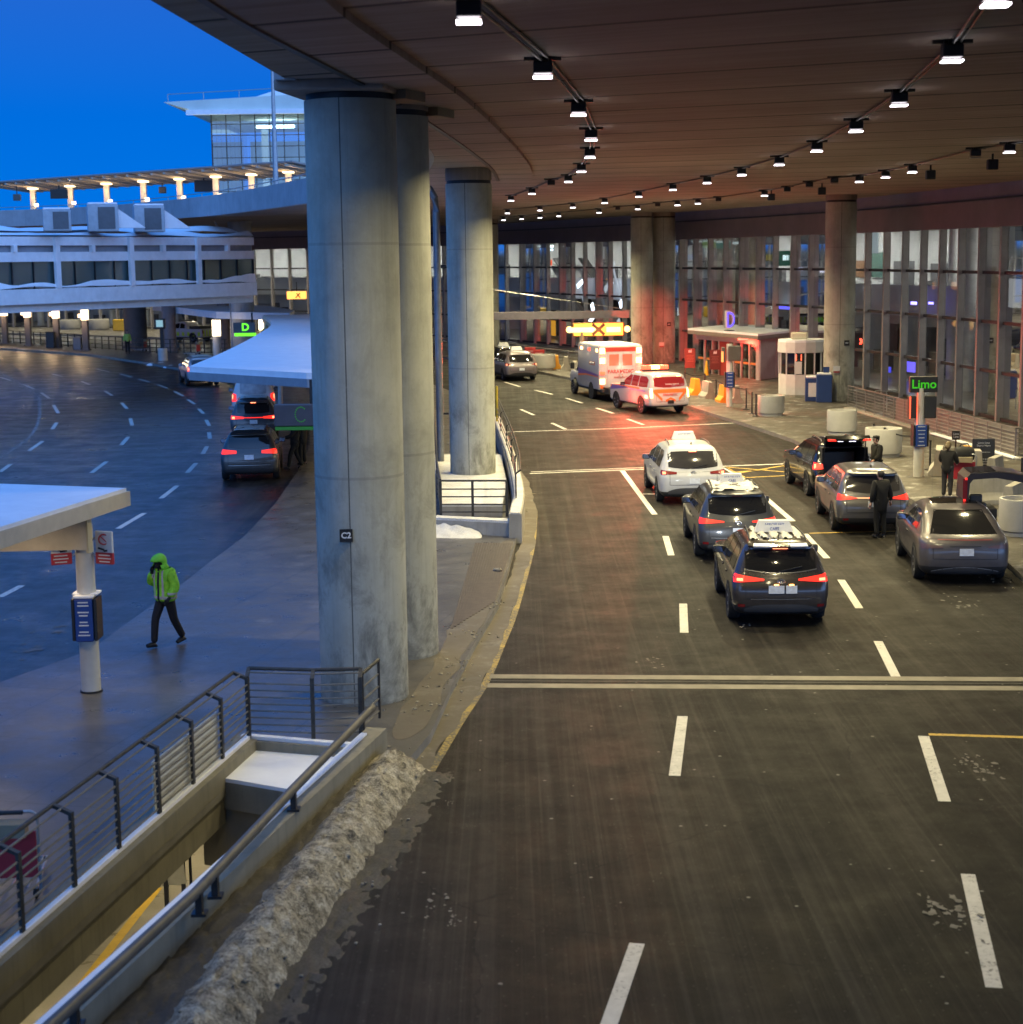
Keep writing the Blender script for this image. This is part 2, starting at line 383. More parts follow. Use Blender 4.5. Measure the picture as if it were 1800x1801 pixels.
# ================================================================ ground, kerbs, paving
def sheet(name, outer, z, mat, holes=(), depth=0, kind='structure', hole_depth=0, drop_mat=None):
    mb = MB(); loops = [list(outer)] + [list(h) for h in holes]
    V = [[mb.bm.verts.new((x, y, z)) for x, y in lp] for lp in loops]; flat = [v for l in V for v in l]
    for t in tessellate_polygon([[Vector((x, y, 0)) for x, y in lp] for lp in loops]): mb._f([flat[i] for i in t])
    bmesh.ops.recalc_face_normals(mb.bm, faces=mb.bm.faces)
    for f in mb.bm.faces:
        if f.normal.z < 0: f.normal_flip()
    if depth:
        for l in V:
            lo = [mb.bm.verts.new((v.co.x, v.co.y, z-depth)) for v in l]
            for i in range(len(l)):
                mb.mi = 1 if drop_mat else 0; mb._f([l[i], l[(i+1) % len(l)], lo[(i+1) % len(l)], lo[i]])
    o = mb.build(name, [mat]+([drop_mat] if drop_mat else []), normals=False); tag(o, kind=kind); return o
KERB = M('granite_kerb', (.20, .19, .17), .6, 0, .25, 2, .2)
# the stair well opening in the island, its two rims parallel to the kerb
LW0, LW1 = G(438, 1300, .4), G(-80, 1752, .4)         # rim under the railing
RW0, RW1 = G(632, 1292, .55), G(60, 1801, .55)        # rim of the roadside wall
ld = (LW1-LW0).normalized(); rd = (RW1-RW0).normalized()
A0 = LW0 + ld*.0; A1 = LW0 + ld*19; B0 = RW0 + rd*.2; B1 = RW0 + rd*19
HOLE = [(A0.x+.12, A0.y), (B0.x, B0.y), (B1.x, B1.y), (A1.x+.12, A1.y)]
sheet('road', [(-500, -60), (400, -60), (400, 900), (-500, 900)], 0, ASPHALT, [HOLE])
isl_r = [(330, 1801), (470, 1620), (625, 1450), (757, 1290), (793, 1210), (835, 1130), (877, 1060), (895, 1000), (908, 947), (914, 900), (914, 860), (905, 820), (893, 785), (878, 752), (858, 722), (800, 690), (740, 668), (650, 645), (540, 628), (400, 615), (250, 606), (0, 598), (-400, 588)]
isl_l = [(-400, 607), (0, 612), (150, 622), (250, 636), (330, 650), (400, 668), (470, 695), (520, 720), (545, 750), (545, 785), (523, 830), (483, 887), (430, 943), (367, 990), (320, 1027), (213, 1103), (160, 1143), (0, 1200), (-200, 1270)]
island = [tuple(p[:2]) for p in ([G(u, v, .15) for u, v in isl_r])]
n0 = G(330, 1801, .15); island = [(n0.x-2.2, 6)] + island + [g2(u, v, .15) for u, v in isl_l] + [(-14, 6)]
sheet('island_pavement', island, .15, WALK, [HOLE], .16, drop_mat=KERB)
kerb_r = [(0, 585), (250, 592), (540, 605), (740, 622), (868, 638), (960, 655), (1040, 672), (1145, 692), (1207, 712), (1267, 731), (1310, 744), (1350, 757), (1395, 772), (1480, 815), (1590, 870), (1700, 935), (1775, 990), (1850, 1060), (2000, 1200), (2300, 1500), (2700, 2000)]
walk_r = [g2(u, v, .15) for u, v in kerb_r] + [(60, 10), (80, 80), (40, 160), (0, 230), (-120, 330)]
sheet('kerbside_pavement', walk_r, .15, WALK_R, (), .16, drop_mat=KERB)
# ---- painted markings
def band(pts, w):
    L = []; Rr = []
    for i, p in enumerate(pts):
        a = pts[max(i-1, 0)]; b = pts[min(i+1, len(pts)-1)]; d = Vector((b[0]-a[0], b[1]-a[1])).normalized(); n = Vector((-d.y, d.x))*w/2
        L.append((p[0]+n.x, p[1]+n.y)); Rr.append((p[0]-n.x, p[1]-n.y))
    return L, Rr
def strips(name, segs, w, mat, z=.004, curve=False):
    mb = MB()
    for s in segs:
        pts = [g2(*p) for p in s]
        if curve: pts = [tuple(q[:2]) for q in crom([(x, y, 0) for x, y in pts], 6)]
        L, Q = band(pts, w); mb.grid([[(x, y, z) for x, y in L], [(x, y, z) for x, y in Q]])
    o = mb.build(name, mat); tag(o, kind='structure'); return o
strips('lane_marking', [[(1062, 1830), (1121, 1660)], [(1187, 1365), (1201, 1260)], [(1204, 1113), (1202, 1062)], [(1181, 977), (1171, 943)], [(1152, 905), (1095, 828)],
    [(1749, 1738), (1703, 1538)], [(1662, 1410), (1625, 1295)], [(1577, 1192), (1545, 1128)], [(1512, 1070), (1480, 1020)], [(1455, 982), (1416, 939)], [(1395, 917), (1344, 873)], [(1308, 843), (1271, 820)],
    [(1131, 869), (1153, 869)]], .17, WHITE_LINE)
strips('lane_marking', [[(940.5, 686), (972, 693.5)], [(995.5, 700), (1024, 709)], [(1049, 717.5), (1079, 727)], [(1104, 737), (1132, 747)], [(888, 672), (915, 680)], [(916, 720), (939.5, 730)], [(971, 744), (995, 755)]], .16, WHITE_LINE)
strips('lane_marking', [[(932, 833), (1378, 816)], [(888, 760), (1080, 754), (1292, 744)]], .16, WHITE_LINE)
strips('lane_marking', [[(934, 830), (1250, 818)]], .12, WHITE_LINE, .004)
strips('yellow_marking', [[(1634, 1292), (1960, 1302)], [(1424, 938), (1600, 934)], [(1275, 821), (1310, 840)], [(1312, 840), (1395, 836)], [(1282, 822), (1380, 830)], [(1300, 832), (1385, 818)], [(1297, 830), (1350, 826)]], .12, YELLOW_LINE)
strips('yellow_marking', [[(705, 1440), (765, 1345), (810, 1270), (855, 1200), (885, 1130), (905, 1080), (925, 1010), (938, 955), (942, 900)]], .13, YELLOW_WORN, .004, True)
k_ = lambda z, *s: [[((u+a)/z, (v+b)/z) for u, v in q] for q in s]
lm = []
def zz(o, z, *segs):
    for s in segs: lm.append([(o[0]+u/z, o[1]+v/z) for u, v in s])
zz((0, 300), 3, [(510, 1047), (580, 1063)], [(632, 1072), (695, 1090)], [(732, 1100), (790, 1116)], [(833, 1130), (883, 1148)], [(920, 1165), (968, 1190)], [(990, 1208), (1028, 1232)], [(1048, 1257), (1075, 1283)], [(1088, 1315), (1105, 1347)],
   [(275, 1073), (330, 1087)], [(430, 1112), (475, 1130)], [(553, 1162), (592, 1187)], [(642, 1225), (670, 1257)], [(688, 1308), (698, 1345)], [(0, 1090), (58, 1108)], [(120, 1128), (180, 1152)], [(217, 1172), (260, 1202)], [(282, 1237), (308, 1280)])
zz((0, 700), 3, [(1103, 180), (1108, 215)], [(1070, 295), (1093, 255)], [(988, 395), (1035, 343)], [(850, 530), (935, 463)], [(622, 690), (763, 607)], [(0, 1050), (115, 990)], [(640, 248), (678, 205)], [(483, 395), (563, 335)], [(275, 165), (300, 130)], [(153, 278), (225, 228)], [(0, 390), (55, 350)])
strips('lane_marking', lm, .17, WHITE_LINE)
strips('edge_line', [[(0, 806), (50, 770), (67, 743), (70, 715), (60, 690), (0, 655)]], .12, paint_mat('faded_white_paint', (.35, .35, .33), .62), .004, True)
# expansion joint across the carriageway
EXP = M('expansion_joint_concrete', (.19, .17, .13), .6, 0, .3, 2, .3)
for a, b in (((862, 1190), (1960, 1196)), ((858, 1206), (1960, 1212))):
    strips('joint_strip', [[a, b]], .30, EXP, .005)
strips('joint_gap', [[(860, 1198), (1960, 1204)]], .06, BLACK, .0075)
# grit, slush and dirt lying along the kerb
DIRT = pavement('road_grit', (.055, .046, .034), (.135, .115, .085), .25, wet=(.45, .9), joint=0)
def ragged(pts, amp, seed):
    out = []; P = crom([(*p, 0) for p in pts]+[(*pts[0], 0)], 8)[:-1]
    for i, p in enumerate(P):
        q = mnoise.noise_vector(Vector((p.x*1.3+seed, p.y*1.3, 0)))*amp; out.append((p.x+q.x, p.y+q.y))
    return out
sheet('dirt_strip', ragged([g2(*p) for p in [(756, 1290), (800, 1200), (845, 1120), (885, 1050), (905, 990), (920, 930), (922, 880), (912, 830), (898, 795), (905, 800), (930, 850), (944, 900), (940, 960), (925, 1010), (895, 1100), (850, 1200), (780, 1310), (720, 1400), (600, 1560), (440, 1780), (370, 1801), (500, 1620), (640, 1450)]], .10, 3), .006, DIRT, kind='stuff')
sheet('dirt_strip', ragged([g2(*p, .15) for p in [(712, 1240), (760, 1170), (800, 1090), (850, 1010), (880, 955), (902, 955), (888, 1010), (868, 1065), (826, 1135), (785, 1210), (752, 1280), (690, 1300)]], .10, 9), .154, DIRT, kind='stuff')
# ribbed tactile paving by the kerb
tp = MB(); a0, a1, b0, b1 = [G(u, v, .158) for u, v in ((795, 1105), (838, 955), (868, 1060), (900, 955))]
for i in range(15):
    p, q = lerp(a0, b0, i/14), lerp(a1, b1, i/14); tp.bar(p, q, .05, .012)
tag(tp.build('tactile_paving', M('iron_tactile_plate', (.07, .055, .045), .7, .2, .3, 5)), 'ribbed rusty tactile warning strip along the island kerb', 'tactile strip')
# ================================================================ stair well
def prism_path(mb, a, b, w, z0, z1, off=0):     # wall from a to b, thickness w to the right of the direction a->b, offset sideways
    d = Vector((b.x-a.x, b.y-a.y, 0)).normalized(); n = Vector((d.y, -d.x, 0))
    p = [a+n*off, b+n*off, b+n*(off+w), a+n*(off+w)]; mb.prism([(q.x, q.y) for q in p], z0, z1)
lw = thing('stairwell_wall', 'beige concrete rim wall of the lower level opening under the steel railing', 'wall', (A0.x, A0.y, .15))
m = MB(); prism_path(m, A1, A0, .34, .10, .40, -.22); m.build('coping', CONC, lw, world=True)
m = MB(); prism_path(m, A1, A0, .30, -.42, .085, -.22); m.build('lower_panel', CONC, lw, world=True)
m = MB(); prism_path(m, A1, A0, .12, .40, .45, -.10); m.build('snow', SNOW, lw, world=True)
Bk = B0 + (A0-B0)*0
m = MB(); prism_path(m, A0+Vector((-.2, .3, 0)), B0+Vector((.1, .25, 0)), .25, -.3, .38); m.build('end_coping', CONC, lw, world=True)
m = MB(); prism_path(m, A0+Vector((-.1, .22, 0)), B0+Vector((.0, .2, 0)), .12, .38, .43); m.build('end_snow', SNOW, lw, world=True)
rw = thing('roadside_wall', 'tan concrete barrier wall between the lower level opening and the snowbank', 'wall', (B0.x, B0.y, 0))
m = MB(); prism_path(m, RW0+rd*-.4, B1, .30, -.25, .55, -.30); m.build('wall', CONC, rw, world=True)
m = MB(); prism_path(m, RW0, B1, .09, .55, .58, -.12); m.build('snow', SNOW, rw, world=True)
# guard pipe on brackets
gp = thing('guard_pipe', 'thick grey steel guard pipe on brackets along the roadside wall', 'guard pipe', (B0.x, B0.y, .55))
m = MB(); side = Vector((rd.y, -rd.x, 0))
P0 = G(655, 1245, .95); P1 = G(516, 1388, .80); P2 = G(345, 1570, .80); P3 = G(60, 1830, .80)
m.tube([P0, P1, P2, P3], .062, 12); m.build('pipe', M('grey_pipe_paint', (.10, .095, .085), .5, .3, .2, 4), gp, True, world=True)
for u, v in ((516, 1392), (378, 1540), (350, 1570), (130, 1760)):
    c = G(u, v, .80); m = MB(); m.box((c.x, c.y, .68), (.07, .12, .24)); m.box((c.x, c.y, .57), (.16, .16, .03)); m.build('bracket', BLACK, gp, world=True)
# snow covered landing roof and the wall below it
ls = thing('landing_roof', 'snow covered concrete slab roofing the end of the lower level opening', 'slab roof', (A0.x+.8, A0.y-.8, -.1))
c0, c1, c2, c3 = G(444, 1308, .24), G(600, 1322, .24), G(540, 1394, .24), G(388, 1366, .24)
q = [(c0.x-.2, c0.y), (c1.x, c1.y), (c2.x, c2.y), (c3.x-.1, c3.y)]
m = MB(); m.prism(q, -.20, .185); m.build('slab', CONC, ls, world=True)
m = MB(); m.prism([(x+.03, y) for x, y in q], .187, .24); m.build('snow', SNOW, ls, world=True)
m = MB(); m.prism([(c3.x-.3, c3.y+.12), (c2.x+.6, c2.y+.1), (c2.x+.6, c2.y+.4), (c3.x-.3, c3.y+.4)], -1.1, -.203); m.build('wall', CONC, ls, world=True)
# lower level
sheet('lower_floor', [(-40, -20), (25, -20), (25, 60), (-40, 60)], -4.3, pavement('lower_floor_concrete', (.22, .2, .15), (.33, .30, .23), .1, joint=3))
ys = MB(); a, b = G(278, 1562, -4.3), G(60, 1840, -4.3); L, Q = band([(a.x, a.y), (b.x, b.y)], .17)
ys.grid([[(x, y, -4.296) for x, y in L], [(x, y, -4.296) for x, y in Q]]); tag(ys.build('yellow_marking', paint_mat('floor_yellow_paint', (.6, .38, .02), .82)), kind='structure')
lsn = thing('notice_stand', 'pale notice board on dark posts on the lower level floor', 'notice board', tuple(G(296, 1640, -4.3)))
m = MB(); m.box((0, 0, .6), (.07, .07, 1.2)); m.box((.3, .05, .8), (.07, .07, 1.6)); m.build('post', BLACK, lsn)
m = MB(); m.box((.1, -.06, 1.15), (.5, .04, .6), rx=R(20)); m.build('board', M('pale_board', (.5, .48, .36), .6), lsn)
bol = thing('sign_stand', 'thin dark post on a round foot in the lower level', 'post stand', tuple(G(338, 1602, -4.3)))
m = MB(); m.lathe([(.2, 0), (.2, .04), (.03, .07), (.025, 1.3)], n=16); m.build('post', BLACK, bol, True)
# ---- railings
RAIL = M('railing_rail_steel', (.16, .15, .125), .5, .4, .15, 5)
def railing(name, label, base, h=.95, rails=7, posts=None, arm=.22, armdir=(-1, 0), top_r=.028, mat=RAIL, pm=DARKSTEEL, pw=.075, extra=None, r=.014):
    base = [Vector(p) for p in base]; t = thing(name, label, 'railing', tuple(base[0])); ad = Vector((*armdir, 0)).normalized()
    for p in (posts or base):
        p = Vector(p); m = MB(); m.bar(p, p+Vector((0, 0, h)), pw, pw*.5, up=(ad.x, ad.y, 0))
        if arm: m.bar(p+Vector((0, 0, h-.02)), p+Vector((0, 0, h+.07))+ad*arm, pw*.9, .04)
        m.build('post', pm, t, world=True)
    for k in range(rails):
        z = .12 + (h-.12)*k/rails; m = MB(); m.tube([p+Vector((0, 0, z)) for p in base], r, 6); m.build('rail', mat, t, True, world=True)
    m = MB(); m.tube([p+Vector((0, 0, h+(.07 if arm else .02)))+ad*arm for p in base], top_r, 8); m.build('handrail', pm, t, True, world=True)
    if arm:
        m = MB(); m.tube([p+Vector((0, 0, h+.035))+ad*arm*.5 for p in base], r, 6); m.build('rail', mat, t, True, world=True)
    return t
n_l = Vector((ld.y, -ld.x, 0));  n_l = n_l if n_l.x < 0 else -n_l
onr = lambda u, v: (lambda p: LW0 + ld*((p-LW0).dot(ld)) + Vector((0, 0, .0)))(G(u, v, .4))
lp = [onr(u, v) for u, v in ((40, 1647), (133, 1567), (213, 1499), (284, 1437), (344, 1385), (393, 1340), (438, 1299))]
lp = [lp[0]-(lp[1]-lp[0])*k for k in (2, 1)] + lp
rl = railing('stairwell_railing', 'long steel railing with outward bent posts on the snowy rim of the lower level opening', lp, .93, 8, armdir=(n_l.x, n_l.y))
for i in (5, 6):
    a, b = lp[i], lp[i+1]; m = MB(); off = n_l*.06
    m.extr([a+off+Vector((0, 0, .06)), b+off+Vector((0, 0, .06)), b+off+Vector((0, 0, .72)), a+off+Vector((0, 0, .72))], n_l*.02); m.build('infill_panel', M('pale_infill_panel', (.66, .63, .52), .55, 0, .1), rl, world=True)
bp = [G(438, 1299, .4), G(552, 1303, .4), G(640, 1306, .4)]
bp = [bp[0], bp[1], Vector((B0.x+.05, B0.y+.45, .4))]
railing('end_railing', 'short cross railing in front of the thickest column, closing the lower level opening', bp, .95, 8, armdir=(0, 1), pw=.06)
railing('wall_end_railing', 'short dark railing return where the roadside wall meets the thick column', [G(640, 1290, .4), G(664, 1278, .4)+Vector((0, .5, 0))], .9, 4, arm=0, armdir=(1, 0))
# ---- dirty snowbank: a pale ridge with a lower dark gritty shoulder against the wall
crest = [Vector((*g2(u, v, .46), 0)) for u, v in ((700, 1300), (655, 1356), (590, 1440), (510, 1540), (415, 1660), (325, 1780), (250, 1890))]
cr = crom(crest, 18)
def bank(name, label, s0, s1, prof, mat, amp, seed, NW=22):
    sb = MB(); rows = []
    for i, c in enumerate(cr):
        d = (cr[min(i+1, len(cr)-1)]-cr[max(i-1, 0)]).normalized(); n = Vector((-d.y, d.x, 0)); n = n if n.x > 0 else -n; row = []; fade = min(1, (i+.5)/6)**.6
        for j in range(NW+1):
            t = j/NW; s = s0+(s1-s0)*t; p = c+n*s; edge = min(1, 6*t, 6*(1-t)); h = prof(s)*fade
            h += edge*amp*(.6*mnoise.fractal(Vector((p.x*4, p.y*4, seed)), .8, 2.1, 6)+.8*(abs(mnoise.noise(Vector((p.x*1.7, p.y*1.7, seed+7))))-.25)+.25*mnoise.noise(Vector((p.x*13, p.y*13, seed)))); nz2 = edge*mnoise.noise(Vector((p.x*11, p.y*11, seed+3)))*.05; row.append((p.x+nz2, p.y+nz2*.6, h+nz2*.7))
        rows.append(row)
    sb.grid(rows); return tag(sb.build(name, mat, smooth=True), label, 'snowbank', kind='stuff')
bank('snowbank', 'pale ploughed snow ridge lying along the roadside wall', -.48, .52, lambda s: .42*max(0, 1-(abs(s)/.52)**1.8)-.02, SLUSH, .075, 1, 34)
GRIT = snow_mat('gritty_slush', 2.0)
bank('grit_bank', 'dark gritty slush packed between the snow ridge and the roadside wall', -.85, -.05, lambda s: .30+.05*s, GRIT, .07, 5)
bank('grit_bank', 'dark gritty slush spreading from the snow ridge towards the road', .22, .95, lambda s: .09*max(0, 1-(s-.2)/.72)-.012, GRIT, .045, 9)
random.seed(11); ck = MB()
def lump(x, y, r, z=0):
    k0 = len(ck.bm.verts); q = bmesh.ops.create_icosphere(ck.bm, subdivisions=2, radius=r, matrix=Matrix.Translation((x, y, z+r*.35)) @ Matrix.Rotation(random.random()*3, 4, 'Z') @ Matrix.Diagonal((1.3, .9, .6, 1)))
    for v in q['verts']: v.co += mnoise.noise_vector(v.co*(1.2/r))*r*.35
for i in range(170):
    t = random.random(); p = cr[int(t*(len(cr)-1))]; q_ = random.gauss(.15, .38); lump(p.x+q_, p.y+random.uniform(-.3, .3), random.choice((.012, .015, .02, .02, .03)), max(0, .38*(1-(abs(q_)/.52)**1.8)) if abs(q_) < .52 else (.2 if q_ < 0 else .03))
for u0, v0, n, sp in ((1790, 1020, 40, .5), (1785, 985, 30, .35), (920, 870, 26, .3), (905, 900, 20, .25), (880, 1017, 1, .1), (1315, 1103, 7, .16), (780, 1215, 26, .35), (735, 1260, 26, .3), (835, 1130, 26, .25), (865, 1075, 20, .2), (800, 1180, 24, .25)):
    c = G(u0, v0, .0)
    for i in range(n): lump(c.x+random.gauss(0, sp), c.y+random.gauss(0, sp*1.4), random.choice((.012, .016, .02, .03)) if n > 1 else .09, .15 if u0 < 900 else 0)
tag(ck.build('slush_lumps', SLUSH, smooth='all'), 'lumps of dirty slush scattered along the kerbs', 'slush', kind='stuff')
# white crumbs and puddly slush patches on the carriageway
wp = MB(); random.seed(5)
for u, v, s in ((770, 1600, .2), (805, 1617, .16), (1735, 1363, .3), (1700, 1337, .2), (1150, 1165, .25), (1675, 1600, .5), (1690, 1060, .4), (790, 1414, .08), (693, 1448, .1), (1660, 1610, .3), (1730, 1345, .3),
                (365, 1066, .3), (340, 1000, .15), (270, 1090, .3), (115, 1065, .2), (80, 1110, .5), (60, 1140, .5), (490, 1099, .1), (435, 940, .3), (345, 1012, .4), (380, 753, .4)):
    c = G(u, v, .0); lift = .156 if (u, v) in ((490, 1099),) else .006
    for i in range(16):
        x, y = c.x+random.gauss(0, s*.5), c.y+random.gauss(0, s*1.0); a = random.uniform(.02, .11)*s*1.5; P = []
        for t in range(9):
            rr = a*random.uniform(.25, 1.25); P.append((x+rr*math.cos(t*.7), y+rr*1.7*math.sin(t*.7), lift+i*.0007))
        wp.poly(P)
tag(wp.build('slush_patch', M('thin_slush', (.13, .122, .108), .6, 0, .4, 8)), kind='stuff')
# ================================================================ overhead deck
SOF = 10.2
E0, E1 = G(265, 0, SOF), G(500, 137, SOF); back = E0-(E1-E0)*6
EDGE = [back, E0, E1, Vector((-2.3, 40, 0)), Vector((-2.4, 52, 0)), Vector((-4.6, 70, 0)), Vector((-11.1, 90, 0)), Vector((-17.8, 107, 0)), Vector((-24.5, 119, 0)), Vector((-32, 129, 0)), Vector((-41, 135, 0)), Vector((-60, 142, 0)), Vector((-90, 148, 0))]
EDGE = [Vector((p.x, p.y, 0)) for p in EDGE[:2]] + [Vector((p.x, p.y, 0)) for p in crom(EDGE[2:], 8)]
FAC = [Vector(p) for p in ((24.5, 30, 0), (23.2, 52, 0), (21.4, 71, 0), (18.9, 92, 0), (12.0, 118, 0), (8.6, 128, 0), (-.75, 150, 0), (-20, 172, 0), (-60, 197, 0), (-120, 215, 0))]
def offset(P, d):
    out = []
    for i, p in enumerate(P):
        t = (P[min(i+1, len(P)-1)]-P[max(i-1, 0)]).normalized(); out.append(p+Vector((t.y, -t.x, 0))*d)
    return out
FACC = crom(FAC, 10)
inner = offset(FACC, -.95)           # deck edge beside the terminal
deck = thing('overhead_roadway', 'curved concrete upper roadway spanning the lower street, dark board marked underside', 'overpass', (0, 40, SOF))
dp = [(p.x, p.y) for p in EDGE] + [(p.x, p.y) for p in reversed(inner)] + [(19.5, -30)]
dp[0] = (EDGE[0].x, -30)
m = MB(); m.prism([(p[0], p[1]) for p in dp], SOF, SOF+.7); m.build('slab', CEIL, deck, world=True)
PARO = MB(); eo = EDGE[2:]; Lf, Rt = band([(p.x, p.y) for p in eo], .32)
PARO.prism(Lf + Rt[::-1], SOF-.02, SOF+1.22); pr = PARO.build('parapet', PARAPET, deck, world=True)
m = MB(); cc = crom([G(u, v, SOF) for u, v in ((330, -40), (430, 25), (560, 95), (690, 165), (770, 217), (832, 262), (866, 292), (876, 312))], 8)
Lf, Rt = band([(p.x, p.y) for p in cc], .5); n_ = len(Lf); Lf2, Rt2 = band([(p.x, p.y) for p in cc], 2.4)
m.prism(Rt2 + [(p.x, p.y) for p in cc][::-1], SOF-.10, SOF); m.build('edge_beam', CEIL, deck, world=True)
m = MB(); Lg, Rg = band([(p.x, p.y) for p in cc], .10); m.prism(Lg+Rg[::-1], SOF-.13, SOF); m.build('drip_joint', BLACK, deck, world=True)
for u, v in ((700, 150), (757, 182)):
    c = G(u, v, SOF); m = MB(); m.box((c.x, c.y, SOF-.12), (.62, .8, .26), rz=R(-20)); m.build('haunch_block', concrete('patch_concrete', (.25, .2, .15), (.33, .28, .2)), deck, world=True)
bal = MB(); par = offset([Vector((p.x, p.y, SOF+1.22)) for p in EDGE[20:]], 0)
bal.tube([p+Vector((0, 0, .22)) for p in par], .03, 6)
for p in par[::2]: bal.tube([p, p+Vector((0, 0, .22))], .025, 6)
bal.build('guard_rail', GALV, deck, world=True)
# ---- columns
def column(u, v, r, label, top=9.9, zb=.15, dy=0, head=None):
    p = G(u, v, zb); c = Vector((p.x, p.y+r+dy, zb)); t = thing('concrete_column', label, 'column', tuple(c), group='round concrete columns under the upper roadway')
    h = top-zb; m = MB(); m.lathe([(r, 0), (r, h)], n=48); m.build('shaft', COLUMN, t, True)
    m = MB(); m.lathe([(r*.95, h), (r*.95, h+.10)], n=40); m.build('bearing_gap', BLACK, t, True)
    m = MB()
    if head: m.box((head[0], head[1], (h+.10+SOF-zb)/2+.01), (head[2], head[3], SOF-zb-h-.10+.02), bev=.04, rz=head[4])
    else: m.lathe([(r*1.0, h+.10), (r*1.0, SOF-zb+.02)], n=40)
    m.build('column_head', CEIL, t, world=False); return t
C2 = column(636, 1243, .735, 'thickest nearest round column bearing the plate C2', 9.93, head=(-.12, -.1, 1.75, 1.75, R(-8)))
column(699, 1163, .725, 'round column standing directly behind the column with the C2 plate', 9.92)
column(832, 856, .735, 'round column standing in the snowy walled ramp, blue on its shaded side', 9.72)
column(752, 650, .74, 'round column half hidden behind the dark drain pipe', 9.8, dy=-10)
column(862, 622, .74, 'far round column seen just right of the snowy ramp column', 9.8)
column(1131, 641, .74, 'left one of the two round columns beside the amber X sign', 9.85)
column(1170, 639, .76, 'right one of the two round columns beside the amber X sign', 9.85)
column(1480, 706, .755, 'round column on the pavement beside the white booth and blue bins', 9.85)
ctr = Vector(C2.location); dv = (CAMPOS-ctr); dv.z = 0; dv.normalize()
pl = thing('column_plate', 'small black square plate reading C2 on the nearest column', 'sign plate', tuple(D(609, 942, ctr.y-.76)), math.atan2(dv.y, dv.x)+math.pi/2)
m = MB(); m.box((0, -.0, 0), (.21, .02, .21)); m.build('plate', BLACK, pl)
text('C2', .135, WHITE, pl, (0, -.012, 0), face_rot(0, -1), bold=.003)
# drain pipe beside the ramp column
dpz = G(776, 830, .15); dpp = thing('drain_pipe', 'dark steel drain pipe bending down from the deck beside the ramp column', 'drain pipe', tuple(dpz))
m = MB(); m.tube([(-1.3, 0, 9.75), (-.55, 0, 9.7), (-.2, 0, 9.55), (-.03, 0, 9.25), (0, 0, 8.8), (0, 0, 0)], .12, 12); m.build('pipe', M('dark_pipe_steel', (.20, .21, .22), .4, .5, .2, 3), dpp, True)
for z in (2, 4.5, 7): m = MB(); m.box((.1, .05, z), (.4, .08, .06)); m.build('clamp', BLACK, dpp)
# ---- the walled ramp at the third column
mw_ = thing('ramp_wall', 'curved concrete upstand wall with snow on top, round the ramp by the road', 'wall', tuple(G(912, 940, .15)))
cv = crom([G(u, v, .15) for u, v in ((907, 946), (913, 905), (906, 862), (896, 824), (884, 790), (874, 760))], 6)
Lf, Rt = band([(p.x, p.y) for p in cv], .34); m = MB(); m.prism(Lf+Rt[::-1], .0, .78); m.build('wall', CONC_W, mw_, world=True)
Lf, Rt = band([(p.x, p.y) for p in cv], .26); m = MB(); m.prism(Lf+Rt[::-1], .78, .82); m.build('snow', OLDSNOW, mw_, world=True)
fk = thing('ramp_kerb', 'low grey concrete kerb with drifted snow across the near end of the walled ramp', 'kerb', tuple(G(840, 940, .15)))
a, b = G(740, 936, .15), G(906, 944, .15); m = MB(); prism_path(m, a, b, .45, .1, .50, -.45); m.build('kerb', CONC_W, fk, world=True)
m = MB(); prism_path(m, a, b, .40, .50, .56, -.43); m.build('snow', OLDSNOW, fk, world=True)
dr = MB(); rows = []
for i in range(25):
    t = i/24; row = []
    for j in range(9):
        s = j/8; p = lerp(a, b, t*.66); hh = .26*(1-s)**1.4*math.sin(math.pi*min(1, .12+t*.88))**.5*(1+.35*mnoise.noise(Vector((t*9, s*3, 0))))
        row.append((p.x, p.y-.02-s*.9*(1-.3*t), .15+hh-.01))
    rows.append(row)
dr.grid(rows); dr.build('snow_drift', OLDSNOW, fk, True, world=True)
sl = thing('ramp_roof', 'snow covered slab round the foot of the ramp column behind the railing', 'slab roof', tuple(G(830, 890, .3)))
q = [G(u, v, .5) for u, v in ((778, 888), (884, 888), (892, 850), (882, 800), (760, 800))]; m = MB(); m.prism([(p.x, p.y) for p in q], .16, .45); m.build('slab', CONC_W, sl, world=True)
m = MB(); m.prism([(p.x, p.y+.01) for p in q], .451, .52); m.build('snow', OLDSNOW, sl, world=True)
zb = .5
railing('ramp_railing', 'dark cross railing in front of the snowy ramp slab', [G(776, 908, zb), G(832, 908, zb), G(892, 908, zb)], .95, 4, arm=0, armdir=(0, 1), mat=DARKSTEEL, pw=.07, r=.02)
railing('ramp_side_railing', 'dark side railing running back along the ramp behind the columns', [G(776, 906, zb), G(770, 870, zb), G(768, 830, zb), G(766, 790, zb), G(764, 760, zb)], .95, 5, arm=0, armdir=(1, 0), mat=DARKSTEEL, r=.02)
railing('ramp_wall_railing', 'dark railing on top of the curved ramp wall', [Vector((p.x-.05, p.y, .85)) for p in cv[4::5]], .7, 3, arm=.12, armdir=(1, 0), mat=DARKSTEEL, r=.02)
yp = thing('yellow_marker_post', 'slim yellow post at the roadside edge of the ramp column', 'marker post', tuple(G(875, 770, .15)))
m = MB(); m.tube([(0, 0, 0), (0, 0, 2.1)], .05, 8); m.build('post', M('yellow_plastic', (.6, .42, .03), .5), yp)
m = MB(); m.box((.12, 0, .1), (.5, .5, .2), bev=.03); m.build('rubber_foot', RUBBER, yp)

